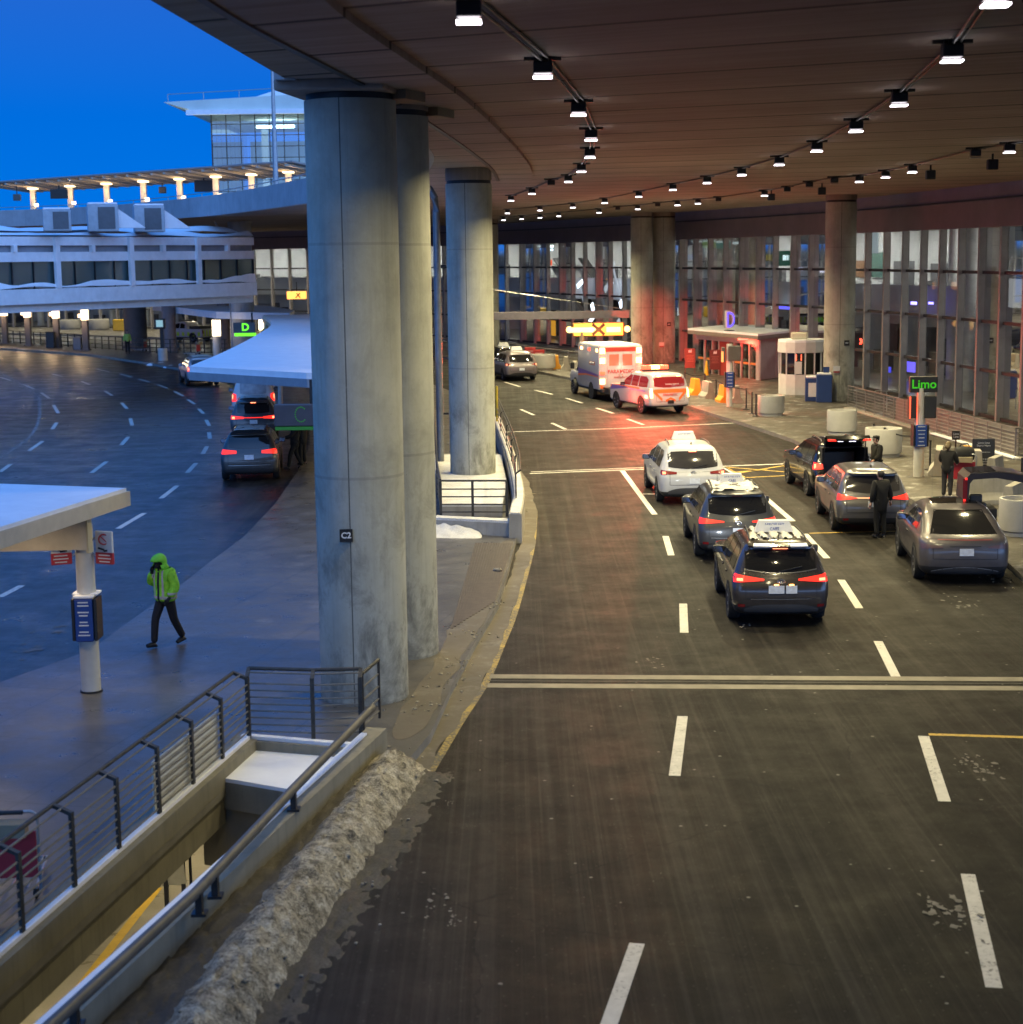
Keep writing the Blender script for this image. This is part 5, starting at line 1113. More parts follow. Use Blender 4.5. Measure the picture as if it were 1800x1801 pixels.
# --- paramedic SUV
EM_RED = M('emergency_red_lens', (.9, .1, .05), .3, 0, 0, emit=(1, .05, .022), estr=5); EM_HOT = M('emergency_hot_lens', (1, .6, .4), .3, 0, 0, emit=(1, .34, .12), estr=9); EM_AMB = M('emergency_amber_lens', (.9, .5, .1), .3, 0, 0, emit=(1, .5, .16), estr=9)
PURPLE = M('purple_livery', (.13, .07, .30), .35, 0, .1); ORANGE = M('orange_livery', (.75, .16, .03), .4, 0, .05); WHITEV = paint('emergency_white_paint', (.46, .45, .47), .35, .6, .15, 0)
at, hd = place((1132, 727), (1099.5, 719.5), .90, (-.34, 1))
c = Car('big', 'white paramedic SUV with purple and orange livery and a blazing red roof light bar', 'paramedic car', at, hd, WHITEV, 'emergency_car', trim=M('grey_bumper'))
c.windows(rx=.78, rz=(1.27, 1.76), glass=M('red_glow_glass', (.05, .01, .01), .1, 0, 0, emit=(1, .05, .05), estr=.30)); c.mirrors(BLACK); c.plate(.60, mat=TRIM)  # red glow put into the rear glass itself
for sx in (-1, 1):
    c.patch_rear('taillight', sx*.88, sx*1.0, .80, 1.24, EM_AMB, .014, 4, 4)
    c.patch_rear('chevron', sx*.42, sx*.84, lambda x: .62+.42*(abs(x)-.42)/.42, lambda x: .78+.42*(abs(x)-.42)/.42, ORANGE, .010)
    c.patch_side('livery_stripe', sx, .2, 3.75, lambda y: 1.14-.08*(y > 2), lambda y: 1.215, ORANGE, .006); c.patch_side('livery_panel', sx, 1.6, 3.8, lambda y: 1.12-.10*(y-1.6), 1.16, PURPLE, .007); c.patch_side('livery_panel', sx, -.5, 1.6, lambda y: 1.05, 1.13, M('lilac_livery', (.35, .25, .5), .4), .007)
c.patch_rear('chevron', -.25, .25, lambda x: .60+.12*(1-abs(x)/.25), lambda x: .70+.12*(1-abs(x)/.25), ORANGE, .010); c.patch_rear('tailgate_band', -.80, .80, 1.02, 1.20, ORANGE, .009)
text('PARAMEDIC', .17, M('red_lettering', (.5, .03, .02), .5, 0, 0), c.t, c.rear(0, .93, .02), face_rot(0, -1), 'livery_lettering', sx=.8)
text('PARAMEDIC RESPONSE', .085, WHITE, c.t, c.rear(.12, 1.42, .02), face_rot(0, -1), 'window_lettering', sx=.8)
m = MB(); m.box((0, .75, 1.99), (1.35, .34, .07), bev=.02); lb = m.build('light_bar', TRIM, c.t)
for k in range(6): m = MB(); m.box((-.55+k*.22, .75, 2.12), (.205, .34, .19), bev=.03); m.build('beacon', EM_HOT if k in (2, 3) else EM_RED, lb)
for sx in (-1, 1): m = MB(); p = c.rear(sx*.5, 1.80, .03); m.box(p, (.2, .04, .05)); m.build('warning_light', EM_HOT, c.t)
RCOL = (1, .085, .04)
p0 = Vector(at)+Vector((hd.x, hd.y, 0))*.75; p0.z = 2.35
spot('red_beacon_light', p0+Vector((.6, .5, 0)), (8.4, 114, .2), 42000, RCOL, 20); spot('red_beacon_light', p0+Vector((.8, 0, 0)), (14.0, 101.5, .8), 9000, RCOL, 26); spot('red_beacon_light', p0+Vector((-.2, -.9, .1)), (4.6, 66, 0), 2600, RCOL, 60)
spot('red_beacon_light', p0+Vector((.8, -.4, 0)), (22, 70, 1.2), 2600, RCOL, 50)
# --- ambulance
at, hd = place((1046, 701), (1020.5, 692.5), 1.0, (-.24, 1)); RZ = math.atan2(hd[1], hd[0])-math.pi/2
amb = thing('ambulance', 'white box ambulance with purple side stripe and lit rear lights, ahead of the paramedic SUV', 'ambulance', at, RZ)
m = MB(); m.box((0, .55, 1.68), (2.36, 3.9, 2.26), bev=.06); m.build('patient_box', WHITEV, amb, True)
m = MB(); m.box((0, .55, 2.83), (2.2, 3.7, .05), bev=.02); m.build('snow', SNOW, amb)
m = MB(); L = cromf([(.42, 2.4, 4.9, .9, .05, .3, 0, .1), (.6, 2.4, 5.0, 1.0, .05, .35, 0, .15), (1.0, 2.4, 5.02, 1.02, .05, .4, 0, .15), (1.22, 2.4, 4.9, 1.0, .05, .4, 0, .15), (1.28, 2.4, 4.0, .98, .05, .3, 0, .1), (1.6, 2.4, 3.6, .92, .05, .2, 0, .1), (1.95, 2.4, 3.15, .82, .05, .2, 0, .1), (2.1, 2.4, 2.9, .65, .05, .2, 0, .1), (2.13, 2.45, 2.7, .2, .05, .1, 0, 0)], 3); V = [[m.bm.verts.new((x, y, a[0])) for x, y in outline(*a[1:])] for a in L]
for q, w in zip(V, V[1:]):
    for k in range(len(q)): m._f([q[k], q[(k+1) % len(q)], w[(k+1) % len(q)], w[k]])
m._f(V[0][::-1]); m._f(V[-1]); m.build('cab', WHITEV, amb, True)
for sx in (-1, 1):
    m = MB(); m.extr([(sx*.99, 2.65, 1.30), (sx*.99, 3.5, 1.30), (sx*.87, 3.2, 1.85), (sx*.85, 2.65, 1.85)], (sx*.01, 0, 0)); m.build('side_window', GLASSD, amb)
    m = MB(); m.box((sx*1.25, 3.35, 1.55), (.22, .12, .34), bev=.03); m.build('wing_mirror', BLACK, amb)
    for y in (0, 3.6):
        a, b = wheel_meshes(.40); w = bpy.data.objects.new('wheel', None); COL.objects.link(w); w.parent = amb; w.location = (sx*1.06, y, .40); w.rotation_euler = (0, 0, 0 if sx > 0 else math.pi)
        for nm, d in (('tyre', a), ('rim', b)): o = bpy.data.objects.new(nm, d); COL.objects.link(o); o.parent = w
        m = MB(); m.lathe([(.47, 0), (.47, sx*.006)], (sx*(1.182 if y == 0 else 1.024), y, .42), 24, 'X'); m.build('wheel_arch', RUBBER, amb)
    m = MB(); m.extr([(sx*1.183, 2.46, 1.18), (sx*1.183, .9, 1.24), (sx*1.183, -1.38, 1.22), (sx*1.183, -1.38, 1.34), (sx*1.183, 2.46, 1.50)], (sx*.004, 0, 0)); m.build('livery_stripe', PURPLE, amb)
    m = MB(); m.extr([(sx*1.184, 2.46, 1.08), (sx*1.184, .9, 1.20), (sx*1.184, -1.38, 1.20), (sx*1.184, -1.38, 1.235), (sx*1.184, .9, 1.28), (sx*1.184, 2.46, 1.18)], (sx*.006, 0, 0)); m.build('livery_stripe', ORANGE, amb)
    m = MB(); m.box((sx*1.184, -.2, 1.88), (.006, 1.1, .20)); m.build('livery_panel', M('pale_orange_livery', (.6, .25, .12), .5), amb)
    text('PARAMEDIC', .17, WHITE, amb, (sx*1.19, -.2, 1.88), face_rot(sx, 0), 'livery_lettering', sx=.95)
    for y in (-1.1, .3, 1.8): m = MB(); m.box((sx*1.185, y, 2.58), (.03, .3, .16)); m.build('warning_light', EM_AMB if y != .3 else EM_RED, amb)
YB = -1.402
m = MB(); m.box((0, YB-.003, 2.62), (1.75, .01, .22)); m.build('header_band', M('red_header', (.45, .06, .04), .5), amb)
text('AMBULANCE', .19, M('red_lettering'), amb, (0, YB-.014, 2.62), face_rot(0, -1), 'livery_lettering')
for sx in (-1, 1):
    m = MB(); m.box((sx*.36, YB-.01, 1.45), (.68, .03, 1.95), bev=.01); dr_ = m.build('rear_door', WHITEV, amb)
    m = MB(); m.box((sx*.36, YB-.028, 2.08), (.52, .012, .58)); m.build('window', M('orange_glow_glass', (.2, .05, .03), .2, 0, 0, emit=(1, .20, .10), estr=.75), dr_); m = MB(); m.box((sx*.08, YB-.04, 1.35), (.04, .04, .3)); m.build('handle', CHROME, dr_)  # orange glow put into the window glass in place of light behind it
    for z, q in ((2.56, EM_HOT), (2.05, EM_HOT), (.98, EM_HOT), (1.42, EM_RED)): m = MB(); m.box((sx*.98, YB-.02, z), (.27, .05, .28 if q == EM_HOT else .16), bev=.01); m.build('warning_light', q, amb)
    m = MB(); m.extr([(sx*.75, YB-.03, .62), (sx*1.1, YB-.03, .62), (sx*1.1, YB-.03, .82)], (0, .02, 0)); m.build('chevron', ORANGE, amb)
text('PARAMEDIC', .27, M('red_lettering'), amb, (0, YB-.032, 1.48), face_rot(0, -1), 'livery_lettering', bold=.004, sx=.95)
text('AMBULANCE', .16, M('red_lettering'), amb, (0, YB-.032, 1.18), face_rot(0, -1), 'livery_lettering', sx=.8)
m = MB(); m.box((0, YB-.14, .52), (2.2, .3, .16), bev=.02); m.build('rear_bumper', M('grey_bumper'), amb); m = MB(); m.box((0, .9, .55), (1.9, 6.6, .3)); m.build('chassis', TRIM, amb)
ap = Vector(at)-Vector((hd[0], hd[1], 0))*2.3; spot('red_beacon_light', (ap.x, ap.y, 2.9), (4.2, 62, 0), 1000, RCOL, 80)
for q, e_ in (((p0.x-.9, p0.y+1.4, 2.35), 150), ((p0.x+.2, p0.y-2.9, 1.9), 130), ((p0.x+1.7, p0.y, 1.3), 420), ((p0.x-1.5, p0.y-.6, .7), 130)): point('beacon_fill', q, e_, RCOL, .1); point('rear_fill_light', (ap.x+.4, ap.y-.2, 1.7), 30, (1, .62, .42), .2)  # added points in the air around the vehicles spread red and warm light
# --- outer road
GO = 'cars queueing along the outer road kerb'
at, hd = place((399, 843), (388, 810), .84, (-.10, 1))
c = Car('suv', 'dark charcoal SUV with dull red tail lights, rearmost at the outer road kerb', 'car', at, hd, paint('charcoal_paint', (.028, .03, .032), .28, .9, .4), 'suv', GO)
c.windows(rx=.68); c.tails(.42, .93, .97, 1.10, core=False); c.plate(.86); c.mirrors(); c.spoiler(1.63, .62); c.bumper(.32, .5, .74, TRIM); c.roof_snow(31, -.5, .5, -.5, 1.1, -.3, sc=(2, 2), h=.02); c.rails(x=.57); c.line(.58, .7, CHROME, .02)
at, hd = place((413, 772), (408, 752), .84, (-.12, 1))
c = Car('suv', 'SUV with a bright full-width brake light bar, second at the outer road kerb', 'car', at, hd, paint('dim_grey_paint', (.06, .062, .07), .3, .8, .5), 'suv', GO)
c.windows(rx=.66); c.tails(.40, .93, .92, 1.03); c.line(.955, .45, TAIL_ON, .03); c.plate(.80); c.high_stop(1.58, .22); c.mirrors(); c.spoiler(1.63, .62); c.bumper(); c.roof_snow(41, -.56, .56, -.5, 1.2, -.5, sc=(2, 2), h=.03)
at, hd = place((414, 741), (410, 728), .88, (-.14, 1))
c = Car('van', 'tall white van with snow on its roof, in front of the brake-lit SUV', 'van', at, hd, paint('dirty_white_paint', (.5, .5, .5), .4, .4, .4, 0), 'van', GO)
c.t.scale = (1, 1, 1.16); c.windows(rx=.6, glass=M('snowy_glass', (.30, .31, .33), .5, 0, .3, 3)); c.tails(.78, .98, .86, 1.16); c.plate(.62); c.mirrors(BLACK); c.high_stop(1.64, .2, False); c.roof_snow(51, -.6, .6, -.5, 1.4, -.6, sc=(2, 2), h=.05)
at, hd = place((331, 678), (318, 671), .84, (-.32, 1))
c = Car('suv', 'silver SUV with a snowy roof, foremost at the outer road kerb', 'car', at, hd, paint('silver_paint', (.42, .44, .47), .3, .8, .3), 'suv', GO)
c.windows(); c.tails(.68, .95, .90, 1.12); c.plate(.76); c.mirrors(); c.bumper(); c.roof_snow(61, -.58, .58, -.6, 1.3, -.7, sc=(2, 2), h=.05)
p = G(352, 601); hd = Vector((-.86, .5)).normalized()
c = Car('pickup', 'white airport pickup truck with yellow-green hazard stripes, beyond the D canopy', 'pickup truck', (p.x, p.y, 0), hd, WHITEV, 'pickup_truck')
c.windows(rear=False); HIV = M('hi_vis_yellow_green', (.50, .68, .03), .5, 0, .05)
for k in range(7): c.patch_side('hazard_stripe', -1, -.9+k*.62, -.62+k*.62, lambda y: .58, lambda y: .92, HIV if k % 1 == 0 else TRIM, .008, 2, 2)
for k in range(5): c.patch_rear('hazard_stripe', -.9+k*.4, -.7+k*.4, .55, 1.1, HIV, .008, 2, 2)
m = MB(); m.box((0, 1.5, 1.95), (1.2, .3, .1), bev=.02); m.build('light_bar', TRIM, c.t)
m = MB(); m.box((0, -.1, 1.3), (1.7, 1.2, .35), bev=.04); m.build('bed_cover', TRIM, c.t); c.mirrors(BLACK); c.tails(.86, 1.0, .8, 1.1, TAIL_OFF, False)
# ================================================================ people
def skin_bm(verts, edges, rad, sub=2, root=0):
    me = bpy.data.meshes.new('sk'); me.from_pydata([tuple(v) for v in verts], edges, []); o = bpy.data.objects.new('sk', me); COL.objects.link(o)
    md = o.modifiers.new('s', 'SKIN'); md.use_smooth_shade = True
    sv = me.skin_vertices[0].data
    for i, r in enumerate(rad): sv[i].radius = (r, r) if not isinstance(r, tuple) else r
    sv[root].use_root = True
    if sub: o.modifiers.new('b', 'SUBSURF').levels = sub
    bpy.context.view_layer.update(); ev = o.evaluated_get(bpy.context.evaluated_depsgraph_get()); m2 = bpy.data.meshes.new_from_object(ev)
    mb = MB(); mb.bm.from_mesh(m2); bpy.data.objects.remove(o); bpy.data.meshes.remove(m2); bpy.data.meshes.remove(me)
    for f in mb.bm.faces: f.material_index = 0
    return mb
SKIN = M('skin', (.42, .25, .18), .55, 0, .1, 10); HAIRM = {}
def person(name, label, at, face, J={}, jacket=None, trousers=None, shoes=None, hair=(.02, .015, .012), h=1.75, hood=None, cap=None, coat=0, group=None, gloves=None, longhair=False, bulk=1.0):
    t = thing(name, label, 'person', at, math.atan2(face[1], face[0])-math.pi/2, group); k = h/1.75
    D_ = dict(pel=(0, 0, .96), hipL=(-.09, 0, .92), hipR=(.09, 0, .92), knL=(-.10, .02, .50), knR=(.10, .02, .50), anL=(-.10, -.02, .09), anR=(.10, -.02, .09), toL=(-.11, .15, .04), toR=(.11, .15, .04),
              sp=(0, -.01, 1.16), ch=(0, -.01, 1.34), nk=(0, 0, 1.48), shL=(-.18, -.01, 1.42), shR=(.18, -.01, 1.42), elL=(-.24, -.03, 1.14), elR=(.24, -.03, 1.14), wrL=(-.25, .05, .90), wrR=(.25, .05, .90), hd=(0, .03, 1.63))
    D_.update(J); P = {a: Vector(b)*k for a, b in D_.items()}
    def sk(keys, edges, rad): return skin_bm([P[q] for q in keys], [(keys.index(a), keys.index(b)) for a, b in edges], [tuple(x*k for x in r) if isinstance(r, tuple) else r*k for r in rad])
    keys = ['pel', 'sp', 'ch', 'nk', 'shL', 'shR', 'elL', 'elR', 'wrL', 'wrR', 'hipL', 'hipR', 'knL', 'knR', 'anL', 'anR']
    body = sk(keys, [('pel', 'sp'), ('sp', 'ch'), ('ch', 'nk'), ('ch', 'shL'), ('ch', 'shR'), ('shL', 'elL'), ('shR', 'elR'), ('elL', 'wrL'), ('elR', 'wrR'), ('pel', 'hipL'), ('pel', 'hipR'), ('hipL', 'knL'), ('hipR', 'knR'), ('knL', 'anL'), ('knR', 'anR')],
              [.12, .11, .12, .055, .06, .06, .045, .045, .033, .033, .085, .085, .06, .06, .04, .04])
    hd = P['hd']                                        # head with jaw, nose and ears
    for c, s in (((0, 0, .015), (.075, .095, .105)), ((0, .028, -.055), (.055, .065, .06)), ((0, .098, -.01), (.012, .02, .022)), ((-.078, -.005, -.01), (.012, .022, .032)), ((.078, -.005, -.01), (.012, .022, .032))):
        bmesh.ops.create_uvsphere(body.bm, u_segments=14, v_segments=10, radius=1, matrix=Matrix.Translation(hd+Vector(c)*k) @ Matrix.Diagonal((s[0]*k, s[1]*k, s[2]*k, 1)))
    body.tube([P['nk'], hd-Vector((0, -.01, .05))*k], .05*k, 10)
    for w, e in (('wrL', 'elL'), ('wrR', 'elR')):         # palm, four fingers, thumb
        d = (P[w]-P[e]).normalized(); sx = -1 if w == 'wrL' else 1; sd = d.cross(Vector((sx, 0, 0)));
        sd = sd.normalized() if sd.length > .1 else Vector((0, 1, 0)); nn = sd.cross(d).normalized()
        body.tube([P[w]-d*.02, P[w]+d*.05*k, P[w]+d*.09*k], [.028*k, .036*k, .034*k], 8)
        for q, ln in zip((-.027, -.009, .009, .027), (.062, .075, .07, .055)):
            a = P[w]+d*.085*k+sd*q*k; body.tube([a, a+d*ln*.5*k, a+d*ln*.85*k-nn*sx*.02*k], [.0095*k, .009*k, .007*k], 6)
        a = P[w]+d*.03*k+sd*.03*k; body.tube([a, a+d*.03*k+sd*.022*k, a+d*.06*k+sd*.02*k], [.012*k, .011*k, .008*k], 6)
    body.build('body', gloves or SKIN, t, 'all')
    if gloves is None or True:
        m = MB()
        for sx in (-.03, .03): bmesh.ops.create_uvsphere(m.bm, u_segments=8, v_segments=6, radius=.012*k, matrix=Matrix.Translation(hd+Vector((sx, .086, .012))*k))
        m.build('eyes', BLACK, t, True)
    kt = ['pel', 'hipL', 'hipR', 'knL', 'knR', 'anL', 'anR']
    sk(kt, [('pel', 'hipL'), ('pel', 'hipR'), ('hipL', 'knL'), ('hipR', 'knR'), ('knL', 'anL'), ('knR', 'anR')], [.135, .11, .11, .08, .08, .065, .065]).build('trousers', trousers, t, 'all')
    P['hem'] = P['pel']-Vector((0, 0, .06+coat))*k; P['cuL'] = P['elL'].lerp(P['wrL'], .92); P['cuR'] = P['elR'].lerp(P['wrR'], .92); P['nk2'] = P['nk']-Vector((0, 0, .01))*k
    kj = ['ch', 'sp', 'pel', 'hem', 'nk2', 'shL', 'shR', 'elL', 'elR', 'cuL', 'cuR']
    sk(kj, [('ch', 'sp'), ('sp', 'pel'), ('pel', 'hem'), ('ch', 'nk2'), ('ch', 'shL'), ('ch', 'shR'), ('shL', 'elL'), ('shR', 'elR'), ('elL', 'cuL'), ('elR', 'cuR')], [(.19*bulk, .16*bulk), (.195*bulk, .165*bulk), (.20*bulk, .17*bulk), (.20*bulk, .17*bulk), .085, .095*bulk, .095*bulk, .08*bulk, .08*bulk, .062*bulk, .062*bulk]).build('jacket', jacket, t, 'all')
    for a, b in (('anL', 'toL'), ('anR', 'toR')):
        d = (P[b]-P[a]); dz = Vector((d.x, d.y, 0)).normalized(); m = MB(); z0 = min(P[b].z, P[a].z)-.04*k
        m.tube([P[a]+Vector((0, 0, .05*k)), P[a]-dz*.02-Vector((0, 0, .03*k)), P[a].lerp(P[b], .5)-Vector((0, 0, .005)), P[b]], [.05*k, .058*k, .05*k, .036*k], 10); m.build('shoe', shoes, t, True)
    if hood:
        m = MB(); bmesh.ops.create_uvsphere(m.bm, u_segments=20, v_segments=14, radius=1, matrix=Matrix.Translation(hd+Vector((0, -.015, .005))*k) @ Matrix.Diagonal((.125*k, .15*k, .165*k, 1)))
        bmesh.ops.delete(m.bm, geom=[f for f in m.bm.faces if (lambda c: c.y > .05*k and c.z < .03*k)(f.calc_center_median()-hd)], context='FACES')
        for v in m.bm.verts:
            q = v.co-hd
            if q.z > .02*k and q.y > .02*k: v.co += Vector((0, .05*k, -.012*k))
            if q.z < -.05*k: v.co += Vector((q.x*.35, q.y*.2-.02*k, -.03*k))
        o = m.build('hood', hood, t, 'all')
        sm = o.modifiers.new('thick', 'SOLIDIFY'); sm.thickness = .012
    elif cap or hair:
        m = MB(); bmesh.ops.create_uvsphere(m.bm, u_segments=18, v_segments=12, radius=1, matrix=Matrix.Translation(hd+Vector((0, -.012, .025))*k) @ Matrix.Diagonal((.088*k, .105*k, .112*k, 1)))
        lowz = -.12 if longhair else -.06
        bmesh.ops.delete(m.bm, geom=[f for f in m.bm.faces if (lambda c: (c.y > .045*k and c.z < .045*k) or c.z < lowz*k)(f.calc_center_median()-hd)], context='FACES')
        if longhair: m.tube([hd+Vector((0, -.06, .05))*k, hd+Vector((0, -.09, -.06))*k, hd+Vector((0, -.08, -.17))*k], [.08*k, .09*k, .06*k], 10)
        if cap: m.lathe([(.10*k, 0), (.105*k, .02*k), (.098*k, .06*k)], hd+Vector((0, -.01, .06))*k, 16); m.box(hd+Vector((0, .10, .075))*k, (.13*k, .09*k, .015*k), bev=.005)
        m.build('cap' if cap else 'hair', cap or M('hair_%d' % int(hair[0]*1000), hair, .6, 0, .3, 30), t, 'all')
    return t
def hivis():
    k = NT('hi_vis_jacket_cloth'); tc = k.new('ShaderNodeTexCoord'); sx = k.new('ShaderNodeSeparateXYZ'); k.link(tc.outputs['Object'], sx.inputs[0]); x, y, z = sx.outputs
    def bandm(s, c, w): return k.math('LESS_THAN', k.math('ABSOLUTE', k.math('SUBTRACT', s, c)), w)
    b = k.math('MAXIMUM', bandm(z, .97, .028), k.math('MULTIPLY', bandm(k.math('ABSOLUTE', x), .105, .022), k.math('GREATER_THAN', z, 1.0)))
    b = k.math('MAXIMUM', b, k.math('MULTIPLY', bandm(z, 1.06, .022), k.math('GREATER_THAN', k.math('ABSOLUTE', x), .19)))
    zipm = k.math('MULTIPLY', k.math('LESS_THAN', k.math('ABSOLUTE', x), .028), k.math('GREATER_THAN', y, .02))
    n = k.noise(k.coord(), 9, 4, .6); c = k.ramp(n, [(.3, (.19, .52, .02)), (.7, (.32, .76, .035))]); c = k.mix(b, c, (.42, .40, .38)); c = k.mix(zipm, c, (.01, .01, .014))
    k.base(c); k.p.inputs['Roughness'].default_value = .7; k.bump(k.noise(k.coord((1, 1, .6)), 11, 4, .6), 1.0, .06); return k.m
HV = hivis(); NAVY = M('dark_navy_cloth', (.006, .006, .009), .85, 0, .25, 12, .3); BLK = M('black_cloth', (.0045, .0042, .004), .85, 0, .25, 12, .3); SHOE = M('black_leather_shoe', (.012, .011, .011), .5); WSHOE = M('white_sneaker', (.6, .58, .55), .6)
HOODM = M('hi_vis_hood_cloth', (.19, .64, .04), .7, 0, .1, 9, .3)
at = G(295, 1136, .15)
person('person', 'person in a bright green hooded hi-vis jacket walking on the wet island, hand at ear', tuple(at), (-.55, -.83),
       dict(pel=(0, 0, .95), hipL=(-.09, 0, .92), hipR=(.09, 0, .92), knL=(-.09, -.10, .50), anL=(-.07, -.34, .12), toL=(-.07, -.18, .045), knR=(.09, .20, .53), anR=(.08, .26, .09), toR=(.08, .44, .075), ch=(0, .04, 1.33), nk=(0, .07, 1.46), hd=(0, .13, 1.60),
            shR=(.19, .04, 1.41), shL=(-.19, .04, 1.41), elR=(.27, .10, 1.15), wrR=(.13, .19, 1.43), elL=(-.27, .0, 1.13), wrL=(-.22, .14, .94)), HV, NAVY, SHOE, hood=HOODM, gloves=M('black_glove', (.012, .012, .014), .8), h=1.80, bulk=1.22, coat=.06)
person('person', 'man in a black coat and cap standing behind the raised tailgate of the black SUV', tuple(G(1541, 866)), (-.95, -.3), dict(elL=(-.24, .06, 1.15), wrL=(-.2, .22, 1.02)), BLK, BLK, SHOE, cap=BLK, coat=.28, h=1.78)
person('person', 'man in a long black coat standing close to the tail of the grey crossover', tuple(G(1548, 946)), (-.35, .95), dict(elR=(.27, -.02, 1.14), wrR=(.33, .06, .92), hd=(0, .02, 1.62)), BLK, BLK, SHOE, hair=(.012, .01, .01), coat=.30, h=1.80)
person('person', 'woman in a black jacket and white sneakers pushing a luggage cart by the limo line', tuple(G(1666, 877, .15)), (.5, .86), dict(elR=(.25, .10, 1.16), wrR=(.2, .32, 1.08), elL=(-.25, .1, 1.16), wrL=(-.16, .32, 1.08)), BLK, M('dark_jeans', (.016, .016, .022), .8), WSHOE, hair=(.12, .085, .04), longhair=True, coat=.12, h=1.70)
person('person', 'person in a dark coat stepping off the outer kerb under the green lettered C sign', tuple(G(520, 826, .02)), (-.9, -.2), dict(knL=(-.1, .18, .52), anL=(-.1, .24, .09), toL=(-.1, .4, .06), knR=(.1, -.06, .5), anR=(.1, -.26, .12), toR=(.1, -.1, .05), elL=(-.25, .14, 1.18), wrL=(-.22, .38, 1.12)), BLK, BLK, SHOE, coat=.2, h=1.82)
person('person', 'second dark clad person right behind the one stepping off the outer kerb', tuple(G(533, 818, .15)), (-.8, .5), {}, BLK, BLK, SHOE, coat=.2, h=1.72)
person('person', 'far attendant in a yellow-green vest standing beside the dark column under the bridge', tuple(G(225, 622, .15)), (.3, -.95), {}, M('far_hi_vis_vest', (.30, .45, .08), .7, 0, .2, 6), BLK, SHOE, h=1.85)
# ================================================================ street furniture
BLUE = M('blue_sign_face', (.012, .045, .22), .4, 0, .1); TEXTW = M('pale_sign_text', (.55, .58, .62), .6, 0, 0); POSTM = M('pale_post_paint', (.50, .49, .45), .5, 0, .12, 2)
def info_panel(t, z, w, h, dy, n=8, ang=0, side=True):
    m = MB(); m.box((0, dy, z), (w, .10, h), bev=.02, rz=0); pn = m.build('info_panel', BLUE, t); rnd = random.Random(n)
    m = MB()
    for i in range(n):
        if i % 3 == 2 and n > 6: continue
        m.box((0, dy-.053, z+h*.42-h*.84*i/(n-1)), (w*rnd.uniform(.45, .72), .006, h*.030))
    m.build('panel_text', TEXTW, pn)
    if side: m = MB(); m.box((w*.62, dy+.20, z), (.06, .42, h*.98), bev=.015); m.box((-w*.62, dy+.20, z), (.06, .42, h*.98), bev=.015); m.build('panel_casing', BLACK, pn)
# --- near left shelter roof
ZR = 3.5; K0 = G(229, 862, ZR); K1 = G(0, 934, ZR); K3 = G(0, 854, ZR); e1 = (K1-K0).to_2d().normalized(); e2 = (K3-K0).to_2d().normalized(); e1, e2 = Vector((*e1, 0)), Vector((*e2, 0))
sh = thing('shelter_canopy', 'snow topped shelter roof on the near left with cream brackets underneath', 'shelter canopy', (K0.x, K0.y, ZR-.3))
q = [K0, K0+e1*15, K0+e1*15+e2*5.2, K0+e2*5.2]
m = MB(); m.prism([(p.x, p.y) for p in q], ZR-.27, ZR-.012); m.build('roof', CREAM, sh, world=True)
cx = sum((p.x for p in q))/4; cy_ = sum((p.y for p in q))/4
m = MB(); m.prism([(p.x+(cx-p.x)*.012, p.y+(cy_-p.y)*.012) for p in q], ZR-.012, ZR+.05); m.build('snow', SNOW, sh, world=True)
for s in (1.35, 4.55, 7.8, 11):
    a = K0+e1*s+e2*.12; a.z = 0; m = MB(); m.extr([a+Vector((0, 0, ZR-.27)), a+e2*4.2+Vector((0, 0, ZR-.27)), a+e2*3.6+Vector((0, 0, ZR-.42)), a+e2*1.9+Vector((0, 0, ZR-.92)), a+Vector((0, 0, ZR-.80))], e1*.16); m.build('bracket', CREAM, sh, world=True)
    m = MB(); b = a-e2*.03; m.extr([b+Vector((0, 0, ZR-.28)), b+e1*.16+Vector((0, 0, ZR-.28)), b+e1*.16+Vector((0, 0, ZR-.86)), b+Vector((0, 0, ZR-.86))], e2*.05); m.build('bracket_plate', M('yellowish_cream_steel', (.52, .45, .28), .5), sh, world=True)
for s in (.7, 3.0): c = K0+e1*s+e2*1.3; m = MB(); m.box((c.x, c.y, ZR-.32), (.5, .5, .06)); m.build('added_downlight', WARM, sh, world=True); area('added_downlight_lamp', (c.x, c.y, ZR-.36), (0, 0, -1), 26, .5, (1, .78, .5), 180)  # unseen downlights added to warm the brackets under the roof
bp_ = G(161, 1216, .15); sp = thing('sign_post', 'pale round post with red and white no-stopping signs and a blue panel, near left', 'sign post', tuple(bp_))
m = MB(); m.lathe([(.165, 0), (.165, .85), (.167, .86), (.165, .87), (.15, 2.9)], n=28); m.build('post', POSTM, sp, True)
m = MB(); m.lathe([(.19, 0), (.19, .03)], n=28); m.build('base_collar', BLACK, sp)
info_panel(sp, 1.30, .30, .74, -.24, 12); m = MB(); m.box((0, -.22, 1.70), (.34, .16, .05), bev=.02); m.box((0, .02, 1.72), (.44, .3, .04), bev=.015); m.build('snow', SNOW, sp)
RED = M('red_sign_face', (.42, .03, .03), .45, 0, .1); WSIGN = M('white_sign_face', (.66, .66, .63), .45, 0, .05)
